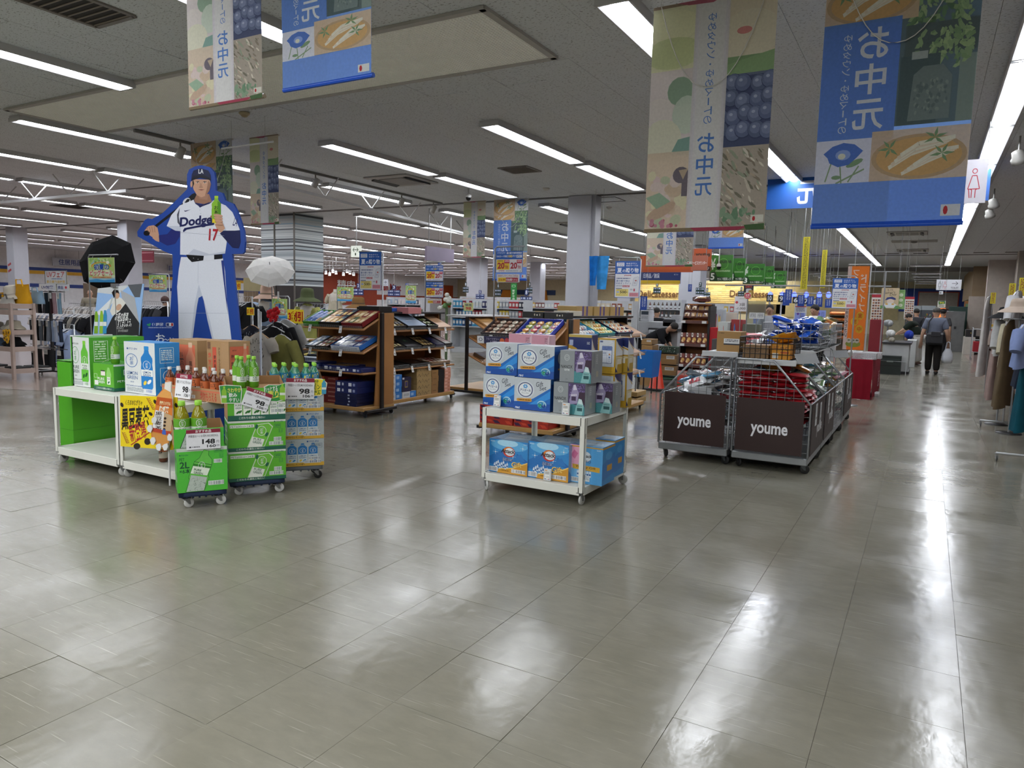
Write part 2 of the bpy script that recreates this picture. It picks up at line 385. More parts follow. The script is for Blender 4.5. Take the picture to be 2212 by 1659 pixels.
grille=(-9.62,4.71,-3.02,5.82)
cl=[]
for i in range(-90,12):
    for j in range(-10,70):
        x=-1.08-PW/2+i*PW; y=5.95+PL/2+(j-2)*PL+(PL/2 if i%2 else 0)
        if x<XL+.2 or x>XR-.2 or y<YB or y>YF: continue
        if grille[0]-PW/2<x<grille[2]+PW/2 and grille[1]-PL/2<y<grille[3]+PL/2: continue
        cl.append((x,y))
def in_view_c(x,y):
    d=Vector((x,y,ZC-HC)); c=[sum(RM[r][k]*d[r] for r in range(3)) for k in range(3)]
    if c[2]>-.4: return None
    px,py=CXP+FPX*c[0]/-c[2],CYP-FPX*c[1]/-c[2]
    return -c[2] if -150<px<2370 and py>-200 else None
vc=sorted((d,x,y) for x,y in cl for d in [in_view_c(x,y)] if d)
nc=set((x,y) for d,x,y in vc[:280])
for x,y in nc: link('ceiling_board',board,ce,(x,y,ZC+rnd.uniform(-.0006,.0006)))
b=B()
for x,y in cl:
    if (x,y) in nc: continue
    if y>30 or x<-24: continue
    b.quad([(x-PW/2+.002,y-PL/2+.002,ZC),(x-PW/2+.002,y+PL/2-.002,ZC),(x+PW/2-.002,y+PL/2-.002,ZC),(x+PW/2-.002,y-PL/2+.002,ZC)],CM)
b.quad([(XL,30,ZC),(XL,YF,ZC),(XR,YF,ZC),(XR,30,ZC)],CM); b.quad([(XL,YB,ZC),(XL,30,ZC),(-24,30,ZC),(-24,YB,ZC)],CM)
g=grille; z=ZC+.006
for q in ((g[0]-.6,g[1]-1,g[0]+.0,g[3]+1),(g[2],g[1]-1,g[2]+.6,g[3]+1),(g[0],g[1]-1,g[2],g[1]),(g[0],g[3],g[2],g[3]+1)): b.quad([(q[0],q[1],z),(q[0],q[3],z),(q[2],q[3],z),(q[2],q[1],z)],CM)
b.obj('board_field',ce,kind='stuff')
# seams / shutter boxes across the ceiling
DK=M('4a4845',.6)
B().box(XL,13.22,ZC-.012,-.4,13.36,ZC,DK).obj('trim_1',kind='structure')
B().box(-19,9.15,ZC-.008,-12.9,9.21,ZC,DK).obj('trim_2',kind='structure')
B().box(-6,30.6,ZC-.015,XR,30.72,ZC,DK).obj('trim_3',kind='structure')
B().box(-8,38.8,3.42,XR,39.1,ZC,M('8d8a86',.7)).obj('trim_4',kind='structure')
# big air-return grille of fine cells
def grid_obj(name,x0,y0,x1,y1,z,pitch,th,dep,m,back,frame,fw):
    b=B()
    n=int((x1-x0)/pitch)
    for k in range(n+1):
        x=x0+(x1-x0)*k/n; b.box(x-th/2,y0,z,x+th/2,y1,z+dep,m)
    n=int((y1-y0)/pitch)
    for k in range(n+1):
        y=y0+(y1-y0)*k/n; b.box(x0,y-th/2,z,x1,y+th/2,z+dep,m)
    return b
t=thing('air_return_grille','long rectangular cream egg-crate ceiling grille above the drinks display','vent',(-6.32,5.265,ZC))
hx0,hx1,hy0,hy1=-3.3,3.3,-.555,.555
grid_obj('',hx0,hy0,hx1,hy1,-.012,.03,.0045,.013,M('f0efe8',.5,0,.02),0,0,0).obj('cell_grid',t)
b=B()
for s in (-1,1):
    b.box(hx0-.05,s*.585-.03,-.02,hx1+.05,s*.585+.03,.004,M('a9a6a0',.5)); b.box(s*3.33-.03,-.6,-.02,s*3.33+.03,.6,.004,M('a9a6a0',.5))
b.obj('frame',t); B().box(hx0,hy0,.004,hx1,hy1,.011,M('e4e3dc',.9,em=.17)).obj('backing',t)  # backing is no lamp; faint emission added to brighten the grille
def vent(name,label,x,y,w,d,hexf='77716a',hexs='8d857b',n=9):
    t=thing(name,label,'vent',(x,y,ZC)); b=B()
    for s in (-1,1): b.box(-w/2,s*d/2-.02,-.014,w/2,s*d/2+.02,0,hexf); b.box(s*w/2-.02,-d/2,-.014,s*w/2+.02,d/2,0,hexf)
    b.obj('frame',t); B().box(-w/2,-d/2,-.003,w/2,d/2,0,M('2e2a27',.8)).obj('backing',t)
    sl=B().box(-w/2+.02,-.006,-.012,w/2-.02,.01,-.004,M(hexs,.5,.2)).mesh('slat')
    for k in range(n): link('slat',sl,t,(0,-d/2+d*(k+.5)/n,0),(.4,0,0))
    return t
vent('ceiling_vent','brown slatted ceiling vent above the white trolley at the upper left corner',-5.75,3.3,.5,.62)
vent('ceiling_vent','brown slatted ceiling vent beside the white pillar',at(1123,366,ZC).x,at(1123,366,ZC).y,.5,.5)
vent('ceiling_vent','dark ceiling vent far over the clothing racks',at(162,445,ZC).x,at(162,445,ZC).y,.9,.7,'4f4b47','56514c')
def cassette(label,x,y,w=.95):
    t=thing('ceiling_air_conditioner',label,'air conditioner',(x,y,ZC)); W=M('a5a29d',.5)
    B().box(-w/2,-w/2,-.03,w/2,w/2,0,W,.012).obj('panel',t); B().box(-w*.27,-w*.33,-.04,w*.27,w*.33,-.03,M('8c8984',.6),.008).obj('intake',t)
    for s in (-1,1):
        o=B().box(-w*.045,-w*.36,-.05,w*.045,w*.36,-.028,M('22201f',.5)).obj('louvre',t); o.location.x=s*w*.38; o.rotation_euler=(0,s*.35,0)
    return t
for (px,py),lb in {(867,388):'four-way ceiling air conditioner above the gift shelves',(1250,483):'ceiling air conditioner behind the white pillar',(1960,503):'nearer ceiling air conditioner below the right blue banner',(1972,540):'farther ceiling air conditioner below the right blue banner'}.items():
    p=at(px,py,ZC); cassette(lb,p.x,p.y)
p=at(1975,521,ZC); t=thing('ceiling_hatch','small flat ceiling plate between two air conditioners','hatch',(p.x,p.y,ZC)); B().box(-.6,-.35,-.012,.6,.35,0,M('8e8b86',.6),.004).obj('plate',t); B().ell((0,0,-.03),(.09,.09,.035),M('7b7874',.4)).obj('sensor',t)
for px,py,lb in ((1310,431,'white inspection hatch outline on the ceiling right of the pillar'),):
    p=at(px,py,ZC); t=thing('ceiling_hatch',lb,'hatch',(p.x,p.y,ZC)); b=B()
    for s in (-1,1): b.box(-.3,s*.3-.008,-.008,.3,s*.3+.008,0,DK); b.box(s*.3-.008,-.3,-.008,s*.3+.008,.3,0,DK)
    b.obj('rim',t)
# smoke detectors
for i,(px,py,lb) in enumerate(((1180,406,'round smoke detector on the ceiling left of the white pillar'),(1316,447,'round smoke detector on the ceiling right of the white pillar'),(528,243,'yellowed square call box stuck under the long grille'))):
    p=at(px,py,ZC); t=thing('smoke_detector',lb,'detector',(p.x,p.y,ZC)); B().lathe([(.06,-.001),(.065,-.015),(.05,-.03)],M('b9b6b0' if i<2 else 'a99a78',.4),14).obj('base',t); B().lathe([(.045,-.03),(.03,-.05),(.001,-.055)],M('c5c2bb' if i<2 else '9a8b69',.4),14).obj('sensor_head',t)
# walls
CR=M('e0e0e2',.8); 
wl=B().box(XL-.3,YB,0,XL,YF,ZC,CR).obj('wall_left',kind='structure')
def wplate(parent,x,y0,y1,z0,z1,m,name='panel',th=.03): return B().box(x-.01,y0,z0,x+th,y1,z1,m).obj(name,parent)
NV=M('1d3a86',.5);YE=M('d9a521',.5);RD=M('9c3d22',.6)
wplate(wl,XL,8,36,2.53,2.68,NV,'stripe'); wplate(wl,XL,8,36,2.36,2.52,YE,'stripe'); wplate(wl,XL,8,36,1.72,1.89,NV,'stripe')
wplate(wl,XL,36.6,38.4,2.0,3.5,M('b8ada2',.7)); wplate(wl,XL,38.4,44.6,1.1,3.5,RD,'panel',.06)
wplate(wl,XL,44.6,YF,1.55,1.95,RD,'stripe'); wplate(wl,XL,53.5,55.2,1.,3.0,M('c4552a',.6),'panel',.06)
def onwall(px0,py0,px1,py1,X): a=atx(px0,py0,X);c=atx(px1,py1,X); return a,c
def lett(parent,txt,px0,py0,px1,py1,hexc,X=None,Y=None,bold=.03,name='lettering',th=.02):
    """raised wall lettering between two corners seen in the photograph"""
    if X is not None: a,c=atx(px0,py0,X),atx(px1,py1,X); w=c.y-a.y; h=a.z-c.z; loc=(X,(a.y+c.y)/2,c.z); rz=PI/2
    else: a,c=aty(px0,py0,Y),aty(px1,py1,Y); w=c.x-a.x; h=a.z-c.z; loc=((a.x+c.x)/2,Y,c.z); rz=0
    A=Art(100,100); A.t(txt,0,0,100,100,hexc,bold); return A.on(parent,w,h,loc,rz,name,PR,dz=th)
lett(wl,'精肉',728,604,766,621,'e8e4de',X=XL+.08)
lett(wl,'Fresh Meat',812,611,866,629,'a3232a',X=XL+.05)
# hanging name plates of the household department
pa=atx(113,556,XL+.4); pc=atx(178,577,XL+.4)
t=thing('department_sign','pale hanging department sign with navy letters on the far left','sign',(XL+.4,(pa.y+pc.y)/2,pc.z)); w=pc.y-pa.y
B().box(-.03,-w/2,0,0,w/2,pa.z-pc.z,M('aeb2bb',.5)).obj('board',t)
Art(100,30).t('住居用品',20,4,78,22,'1f3572',.03).on(t,w,pa.z-pc.z,(.004,0,0),PI/2)
for s in (-1,1): B().tube([(-.015,s*w*.4,pa.z-pc.z),(-.015,s*w*.4,ZC-pc.z)],.01,'9a9a9a').obj('hanger',t)
pa=atx(362,572,XL+.4); pc=atx(425,590,XL+.4)
t=thing('department_sign','pale hanging department sign partly behind the blue standee','sign',(XL+.4,(pa.y+pc.y)/2,pc.z)); w=pc.y-pa.y
B().box(-.03,-w/2,0,0,w/2,pa.z-pc.z,M('a9adb6',.5)).obj('board',t); Art(100,30).t('日用品',4,4,60,22,'1f3572',.03).on(t,w,pa.z-pc.z,(.004,0,0),PI/2)
for s in (-1,1): B().tube([(-.015,s*w*.4,pa.z-pc.z),(-.015,s*w*.4,ZC-pc.z)],.01,'9a9a9a').obj('hanger',t)
wb=B().box(XL,YF,0,XR,YF+.3,ZC,M('d8cfae',.8)).obj('wall_back',kind='structure')
def bpan(px0,px1,z0,z1,m,name='panel',th=.05):
    a=aty(px0,620,YF).x;c=aty(px1,620,YF).x; return B().box(a,YF-th,z0,c,YF+.01,z1,m).obj(name,wb)
# pale brick facing of the delicatessen: proud, uneven bricks
x0,x1=aty(1372,640,YF).x,aty(1700,640,YF).x
BR=[M('d9c489',.8),M('d2bb7e',.8),M('dfcd97',.8)]
brs=[B().box(-.3,-.05,0,.3,0,.13,m,.015).mesh('brick') for m in BR]
nb=0
for r in range(9):
    z=1.9+r*.15; x=x0+(.31 if r%2 else 0)
    while x<x1:
        if nb<290: link('brick',brs[rnd.randrange(3)],wb,(x,YF+rnd.uniform(0,.02),z)); nb+=1
        x+=.63
bpan(1372,1700,1.2,1.9,M('6a5a3e',.7)); bpan(1372,1700,3.26,3.4,M('8a7446',.7))
for i,px in enumerate((1400,1450,1500,1560,1620,1680)):   # wall washers over the delicatessen counter
    xx=aty(px,640,YF).x; ld=bpy.data.lights.new('wall_washer','AREA'); ld.size=1.6; ld.size_y=.2; ld.shape='RECTANGLE'; ld.energy=24; ld.color=(1,.9,.68); lo=bpy.data.objects.new('wall_washer',ld); lo.location=(xx,YF-1.3,3.35); lo.rotation_euler=(math.radians(52),0,0); COL.objects.link(lo)
lett(wb,'Delicatessen',1378,627,1468,643,'54361f',Y=YF-.1); lett(wb,'Delicatessen',1577,627,1670,643,'54361f',Y=YF-.1)
for a,c in ((1077,1108),(1152,1186)):
    xa,xc=aty(a,640,YF).x,aty(c,640,YF).x; o=B().prism([(0,1.1),(xc-xa,1.1),((xc-xa)*.85,2.7),((xc-xa)*.3,2.7)],-.06,0,M('d9891f',.6),None).obj('panel',wb); o.location=(xa,YF,0)
xa,xc=aty(1068,640,YF).x,aty(1200,640,YF).x
B().box(xa,YF-.03,2.3,xc,YF+.01,2.72,M('27406b',.6)).obj('panel',wb)
bpan(1945,2106,1.6,3.15,M('21408f',.6)); a=aty(1985,622,YF-.06).x;c=aty(2074,622,YF-.06).x
b=B().box(a,YF-.1,1.75,c,YF-.04,2.95,M('b5452f',.6)); b.box(a+.06,YF-.13,1.82,c-.06,YF-.1,2.9,M('a79c90',.7)); b.obj('panel',wb)
bpan(1680,1945,1.0,3.2,M('c9b98a',.7)); 
wr=B().box(2.75,6.5,0,3.0,YF,ZC,M('9c9287',.8)).obj('wall_right',kind='structure')
B().box(XL,YB-.3,0,XR+.3,YB,ZC,M('b5afa5',.8)).obj('wall_rear',kind='structure')
B().box(2.75,YB,0,3.0,6.5,ZC,M('b5afa5',.8)).obj('wall_right.001',kind='structure')
# right shop front: pilasters, glass, blinds
for i,(y0,y1) in enumerate(((10.5,14.4),(15,20.5),(21.2,29.))):
    w=thing('window_%d'%(i+1),None,None,(2.7,0,0)); w['kind']='structure'
    b=B(); F=M('6f685f',.5)
    for y in (y0,(y0+y1)/2,y1): b.box(-.06,y-.05,.0,.02,y+.05,3.45,F)
    for z in (.02,2.05,3.4): b.box(-.05,y0,z,.02,y1,z+.09,F)
    b.obj('window_frame',w)
    for k in (0,1):
        ya=y0+(y1-y0)/2*k; B().box(-.012,ya+.05,.1,-.004,ya+(y1-y0)/2-.05,3.4,M('8e949a',.06,0,0,tr=.85)).obj('pane',w)
        B().box(.0,ya+.06,2.7,.012,ya+(y1-y0)/2-.06,3.38,M('cfcac4',.8)).obj('roller_blind',w)
for i,y in enumerate((14.7,20.85,29.5)): B().box(2.45,y-.28,0,2.75,y+.28,ZC,M('a89f94',.7),.01).obj('trim_%d'%(5+i),kind='structure')
B().box(1.9,33.8,0,2.75,34.3,ZC,M('b3aaa0',.7)).obj('wall_alcove',kind='structure')
B().box(1.6,38,2.2,2.75,48,ZC,M('9a8468',.7)).obj('wall_bulkhead',kind='structure')
# pillars
def pillar(label,x,y,w,m,extra=None):
    t=thing('pillar',label,'pillar',(x,y,0)); t['kind']='structure'
    B().box(-w/2,-w/2,0,w/2,w/2,ZC,m,.015).obj('shaft',t)
    B().box(-w/2-.015,-w/2-.015,0,w/2+.015,w/2+.015,.1,M('3b3937',.5)).obj('skirting',t)
    return t
WP=M('b9bac2',.35,0,.02)
t=pillar('white square pillar behind the gift island',-6.08,13.4,.5,WP); B().box(.25,-.2,0,.33,.05,ZC,M('a0a1a8',.35)).obj('cover_strip',t)
t=pillar('white pillar with two red stickers at far left',-26.7,13.05,.46,WP)
for z in (2.35,2.15): o=B().box(-.16,-.233,0,.05,-.23,.07,M('b4474a',.5)).obj('sticker',t); o.location=(0,0,z); o.rotation_euler=(0,-.35,0)
pillar('white pillar left of the blue standee',-20.47,13.05,.46,WP)
for px,py,lb in ((1030,650,'white pillar far away among the shelves behind the purple sign'),(1160,660,'far white pillar left of the big white pillar'),(1495,640,'white pillar between the two Delicatessen signs'),(1352,660,'far white pillar behind the right summer gift sign')):
    y={1030:30,1160:33,1495:25,1352:38}[px]; p=aty(px,py,y); pillar(lb,p.x,y,.75 if px!=1160 else .6,WP)
# striped pillar
t=thing('pillar','thick square pillar papered in grey blue stripes over a dark base','pillar',(-14.5,13.7,0)); t['kind']='structure'
B().box(-.6,-.5,0,.6,.5,1.78,M('2d2624',.5)).obj('lower_panel',t)
def stripes(w,h,seed):
    A=Art(w*100,h*100,'a9b0b3'); q=random.Random(seed); y=0
    while y<h*100:
        d=q.choice((1.2,2,3,5)); A.r(0,y,w*100,min(h*100,y+d),q.choice(('9fb0b8','c2c6c6','7fa0b5','35383c','b7bcbc','8f979c','cdd0cf','3b3f44'))); y+=d+q.uniform(.5,3)
    return A
B().box(-.6,-.5,1.78,.6,.5,ZC,M('a9b0b3',.5)).obj('upper_panel',t)
A=stripes(1.2,1.82,4); A.on(t,1.2,1.82,(0,-.5,1.78),0,'wallpaper'); A.on(t,1.0,1.82,(.6,0,1.78),PI/2,'wallpaper')
for x in (-.1,.6): B().box(x-.02,-.52,0,x+.02,-.498,ZC,M('6b6660',.4,.4)).obj('metal_strip',t)
# ---------------------------------------------------------------- ceiling lights
LM=M('f4f8ff',.5,0,0,em=LAMP); HM=M('b9b9ba',.45,0,.02)
def batten_meshes(L,w):
    b=B(); h=.075
    v=[(-w/2,-L/2,-.03),(w/2,-L/2,-.03),(w/2,L/2,-.03),(-w/2,L/2,-.03)]
    b.box(-w/2,-L/2,-.025,w/2,L/2,0,HM); 
    b.prism([(-w/2,-.025),(-w/2,-.07),(-w/2+.015,-.07),(-.055,-.03),(-.055,-.025)],-L/2,L/2,HM); b.prism([(w/2,-.025),(.055,-.025),(.055,-.03),(w/2-.015,-.07),(w/2,-.07)],-L/2,L/2,HM)
    for s in (-1,1): b.box(-w/2,s*L/2-.012,-.07,w/2,s*L/2+.012,-.025,HM)
    t=B(); t.prism([(-.05,-.026),(-.05,-.045),(-.03,-.058),(.03,-.058),(.05,-.045),(.05,-.026)],-L/2+.02,L/2-.02,LM)
    return b.mesh('housing'),t.mesh('lamp')
hM,tM=batten_meshes(2.46,.26); hS,tS=batten_meshes(1.25,.36)
def batten(x,y,label,rz=0,group='lit ceiling battens over the sales floor',ms=None,z=ZC):
    t=thing('ceiling_light',label,'ceiling light',(x,y,z),rz,group); a=ms or (hM,tM); link('housing',a[0],t); link('lamp',a[1],t); return t
def bx(k,y): return .55-2.605*k-.0*y
rowsN=[2.2+1.23,4.9+1.2,7.45+1.25,10.1+1.25]; rowsF=[13.9+1.24,16.57+1.28,19.35+1.25,22.25+1.25,25.0+1.3,27.9+1.3]
place={0:'right over the aisle',1:'right of the middle',2:'over the gift island',3:'over the gift shelves',4:'over the tea displays',5:'over the clothing'}
for k in range(2,13):
    for y in rowsN:
        x=bx(k,y)
        if (y==rowsN[1] and -9.7<x<-3.) : continue
        if y==rowsN[0] and k not in (2,3): continue
        if k>=9 and y<10: continue
        nm={(2,rowsN[0]):'lit batten at the top edge between the two left banners',(3,rowsN[0]):'long lit batten at the upper left, before the grille',(2,rowsN[2]):'nearer lit batten over the gift island, left of the pillar',(2,rowsN[3]):'farther lit batten over the gift island, left of the pillar',(3,rowsN[2]):'nearer lit batten over the gift shelves',(3,rowsN[3]):'farther lit batten over the gift shelves'}.get((k,y))
        batten(x,y,nm or 'long lit white batten on the ceiling above the clothing area')
for k in range(2,14):
    for y in rowsF:
        x=bx(k,y)
        if x<-14 and y>28.9 and False: continue
        batten(x,y,'long lit white batten on the far ceiling, %s row beyond the pillars'%('first','second','third','fourth','fifth','sixth')[rowsF.index(y)])
for k in (0,1):
    y=5.0 if k else 5.2
    for i in range(13):
        yy=(7.4,4.9)[k]+i*2.4+1.2-(2.4 if k==0 else 0)
        if yy>38: continue
        batten(bx(k,yy)-.0,yy,('recessed lit ceiling light in the row over the right-hand aisle' if k==0 else 'recessed lit ceiling light in the row left of the aisle'),0,'row of aisle lights' if k==0 else 'second row of aisle lights',None)
for j,y in enumerate((33,36,39.,42.5,46,50)):
    for k in range(8): batten(-35+k*2.9+(j%2)*.6,y,'lit crosswise batten over the far grocery shelves',PI/2,'crosswise battens over the grocery area')
for j,y in enumerate((36.5,39.8,43,46.2,49.5,52.8)): batten(-.2,y,'short crosswise ceiling light at the far end of the aisle',PI/2,'short lights at the end of the aisle',(hS,tS),z=3.42 if y>39 else ZC)
for j,y in enumerate((41,43.5,46,48.5,51,53.5)):
    for x in (-5.4,-9,-14): batten(x,y,'short ceiling light over the fresh food hall',PI/2,'short lights over the fresh food hall',(hS,tS))
# hanging rails on V-shaped rods
def hang_rail(label,x0,y0,x1,y1,z,n,seed=0):
    L=math.hypot(x1-x0,y1-y0); a=math.atan2(y1-y0,x1-x0)
    t=thing('ceiling_rail',label,'rail',(x0,y0,z),a); B().box(0,-.04,-.025,L,.04,.025,M('c9c9c9',.4,0,.02)).obj('rail',t)
    for k in range(n):
        u=L*(k+.5)/n
        for s in (-1,1): B().tube([(u,0,.02),(u+.0,s*.28,ZC-z)],.011,M('b9b9b9',.4)).obj('rod',t)
    return t
hang_rail('white lighting rail hung on V rods at left, running across',-17.,7.78,-12.2,7.78,3.24,4)
hang_rail('white lighting rail hung on V rods behind the striped banner',at(500,375,3.25).x,at(500,375,3.25).y,at(1075,523,3.25).x+.0,at(1075,523,3.25).y,3.25,7)
hang_rail('far white rail hung on V rods behind the umbrella',-24,15.,-24,26,3.22,5)
hang_rail('far white rail hung on V rods behind the left summer gift sign',at(660,533,3.25).x,at(660,533,3.25).y,at(880,538,3.25).x,at(880,538,3.25).y,3.25,3)
# track with spotlights
def track(label,p,q,spots):
    a,c=at(*p,ZC-.02),at(*q,ZC-.02); L=(c-a).length; an=math.atan2(c.y-a.y,c.x-a.x)
    t=thing('track_light',label,'track light',a,an); B().box(0,-.018,-.02,L,.018,.02,M('6f6d69',.4)).obj('track',t)
    for u in spots:
        B().tube([(L*u,0,-.02),(L*u,0,-.09)],.012,M('77746f',.4)).obj('stem',t)
        o=B().lathe([(.035,.09),(.05,.07),(.058,-.07),(.05,-.075)],M('a5a29c',.35),14).obj('spot_head',t); o.location=(L*u,0,-.16); o.rotation_euler=(.5,.2,0)
    return t
track('ceiling track with round spotlight behind the left blue banner',(290,282),(420,312),(.75,))
track('ceiling track with spotlights left of the white pillar',(606,357),(955,440),(.17,.69,.93))
for px,py,lb in ((2200,340,'white spotlight cut off at the right edge'),(2146,440,'upper white spotlight near the right wall'),(2138,462,'lower white spotlight near the right wall')):
    p=at(px,py,3.35); t=thing('spotlight',lb,'spotlight',p); B().tube([(0,0,ZC-p.z),(0,0,.05)],.012,M('8a8884',.4)).obj('stem',t)
    o=B().lathe([(.02,.09),(.06,.07),(.07,.0),(.085,-.02),(.085,-.07),(.07,-.075),(.06,-.04)],M('8a8883',.4),16).obj('spot_head',t); o.rotation_euler=(.45,-.3,0)
for px,py,lb in ((1012,425,'black dome camera under the ceiling above the small fruit banner'),(1553,575,'black dome camera hung on a white rod among green signs')):
    p=at(px,py,3.45) if px<1100 else aty(px,py,17); t=thing('security_camera',lb,'camera',p)
    B().tube([(0,0,ZC-p.z),(0,0,.04)],.014,M('c8c8c8',.4)).obj('stem',t); B().lathe([(.03,.06),(.055,.03),(.055,-.01)],M('c4c2be',.4),12).obj('housing',t); B().ell((0,0,-.02),(.05,.05,.06),M('0c0c0e',.1)).obj('lens',t)
# ================================================================ PRODUCT PARTS
CW=M('d8d8d0',.35,0,.03,4,.03,60)     # enamelled white steel
def caster(parent,x,y,top,rad,hexw='b9b9b6',hexf='8b8d8f',rz=0.):
    b=B(); w=max(.012,rad*.38)
    b.box(-rad*.8,-rad*.6,top-.006,rad*.8,rad*.6,top,M(hexf,.35,.8)); zc=rad
    for s in (-1,1): b.prism([(-rad*.55,top-.006),(rad*.55,top-.006),(rad*.75,zc-rad*.2),(rad*.35,zc-rad*.2)],s*(w*.5+.004),s*(w*.5+.008),M(hexf,.35,.8))
    f=b.obj('caster',parent,(x,y,0),rz)
    c=B(); c.T=Matrix.Translation((rad*.5,0,zc))@Matrix.Rotation(PI/2,4,'X')
    c.lathe([(rad*.25,-w*.5),(rad*.9,-w*.5),(rad,-w*.3),(rad,w*.3),(rad*.9,w*.5),(rad*.25,w*.5)],M(hexw,.4),18); c.lathe([(rad*.22,-w*.6),(rad*.22,w*.6)],M('6b6d70',.3,.7),10)
    c.obj('wheel',f); return f
def white_trolley(label,x0,y0,x1,y1,zt=.65,zb=.14):
    t=thing('display_trolley',label,'trolley',((x0+x1)/2,(y0+y1)/2,0)); w,d=(x1-x0)/2,(y1-y0)/2
    def shelf(z,nm):
        b=B(); b.box(-w+.005,-d+.005,z-.012,w-.005,d-.005,z-.004,CW)
        for s in (-1,1): b.box(-w+.03,s*d-.012*(1 if s>0 else -1),z-.062,w-.03,s*d,z,CW,.002); b.box(s*w-.012*(1 if s>0 else -1),-d+.03,z-.062,s*w,d-.03,z,CW,.002)
        return b.obj(nm,t)
    shelf(zt,'top_shelf'); shelf(zb,'bottom_shelf')
    for sx in (-1,1):
        for sy in (-1,1):
            b=B(); a=.038
            b.box(sx*w,sy*d,.1,sx*(w-a),sy*(d-.003),zt,CW); b.box(sx*w,sy*d,.1,sx*(w-.003),sy*(d-a),zt,CW)
            b.box(sx*(w+.001),sy*(d-.02),.2,sx*(w-.004),sy*(d-.014),.235,M('2d2d2d')); b.box(sx*(w+.001),sy*(d-.02),.5,sx*(w-.004),sy*(d-.014),.535,M('2d2d2d'))
            b.obj('leg',t); caster(t,sx*(w-.03),sy*(d-.03),.1,.04,rz=rnd.uniform(-2,2))
    return t
def carton(name,label,cat,x0,x1,y,d,zs,h,hexc,front=None,right=None,top=None,left=None,group=None,mat=None,rough=.6,seam=True,rz=0,bev=.003):
    w=x1-x0; t=thing(name,label,cat,((x0+x1)/2,y+d/2,zs),rz,group)
    m=M(hexc,rough,0,.03); b=B().box(-w/2,-d/2,.0006,w/2,d/2,h,m,bev)
    if seam: b.box(-w/2+.001,-.0015,h-.001,w/2-.001,.0015,h+.0006,M('6e5b42',.7))
    b.obj('box',t)
    if front: front.on(t,w,h,(0,-d/2,0),0,'front_print',mat)
    if right: right.on(t,d,h,(w/2,0,0),PI/2,'side_print',mat)
    if left: left.on(t,d,h,(-w/2,0,0),-PI/2,'side_print',mat)
    if top: o=top.on(t,w,d,(0,d/2,h),0,'top_print',mat); o.rotation_euler=(-PI/2,0,0); o.location=(0,-d/2,h)
    return t
G1,G2,DG,WH='4fa62c','3d8a24','1d5a48','d9dbd8'
def logo(A,x,y,w,col): A.o(x+w*.07,y,w*.05,w*.05,col,8); A.o(x+w*.0,y,w*.05,w*.05,col,8); A.o(x+w*.035,y-w*.05,w*.04,w*.05,col,8); A.o(x+w*.035,y+w*.05,w*.04,w*.05,col,8); A.t('ITO EN',x+w*.17,y-w*.08,w*.8,w*.16,col,.02,0,.2)
def tea(A,cx,cy,rx,ry,col,bg=None):
    if bg: A.o(cx,cy,rx,ry,bg,24)
    A.ring(cx,cy,rx,ry,min(rx,ry)*.09,col); A.v('お茶',cx-rx*.33,cy-ry*.55,rx*.66,ry*1.25,col,.01); A.t('い',cx+rx*.15,cy-ry*.75,rx*.35,ry*.3,col)
def bottle_shape(A,x,y,w,h,body,cap,band=None,col='ffffff'):
    A.rr(x+w*.3,y,x+w*.7,y+h*.09,w*.05,cap)
    A.p([(x+w*.32,y+h*.09),(x+w*.68,y+h*.09),(x+w*.72,y+h*.16),(x+w*.98,y+h*.27),(x+w,y+h*.33),(x+w*.96,y+h*.42),(x+w,y+h*.5),(x+w,y+h*.95),(x+w*.9,y+h),(x+w*.1,y+h),(x,y+h*.95),(x,y+h*.5),(x+w*.04,y+h*.42),(x,y+h*.33),(x+w*.02,y+h*.27),(x+w*.28,y+h*.16)],body)
    if band: A.r(x+w*.02,y+h*.55,x+w*.98,y+h*.7,band)
def a_white(kind):
    g=kind=='green'; c1='2f8a2f' if g else '1c63a8'; dk='20382c' if g else '1c4f8e'
    A=Art(66,104,'cfd2d2'); logo(A,7,14,22,dk); tea(A,16,38,13,18 if g else 14,'4b8f4a' if g else '1f62a6')
    bottle_shape(A,36,7 if not g else 7,25,86,'62b53a' if g else '2378bd','7cc23a' if g else '2b86c8','dfe6dd')
    tea(A,48.5,48 if g else 45,8,9,'e6efe2'); A.t('PURE' if g else 'LEMON',40,57,17,4.5,'2f6b2a' if g else '1c4f8e',.03); A.t('GREEN',40,62.5,17,4.5,'2f6b2a' if g else '1c4f8e',.03)
    A.o(44,81,3,5,'1f5c22' if g else 'e8c23a',12,.5); A.o(53,78,3,6,'1f5c22' if g else 'e3e8ec',12,.7)
    A.t('PURE' if g else 'LEMON',5,60,23,7,dk,.02); A.t('GREEN',5,69,23,7,dk,.02); A.t('緑茶',12,80,8,3,dk)
    A.t('PET600ml×24本',3,87.5,34,3.6,dk,.01); A.lines(4,93,36,8.5,4,'6f7b80'); A.bars(46,94,13,6,c1); return A
AWG,AWL=a_white('green'),a_white('lemon')
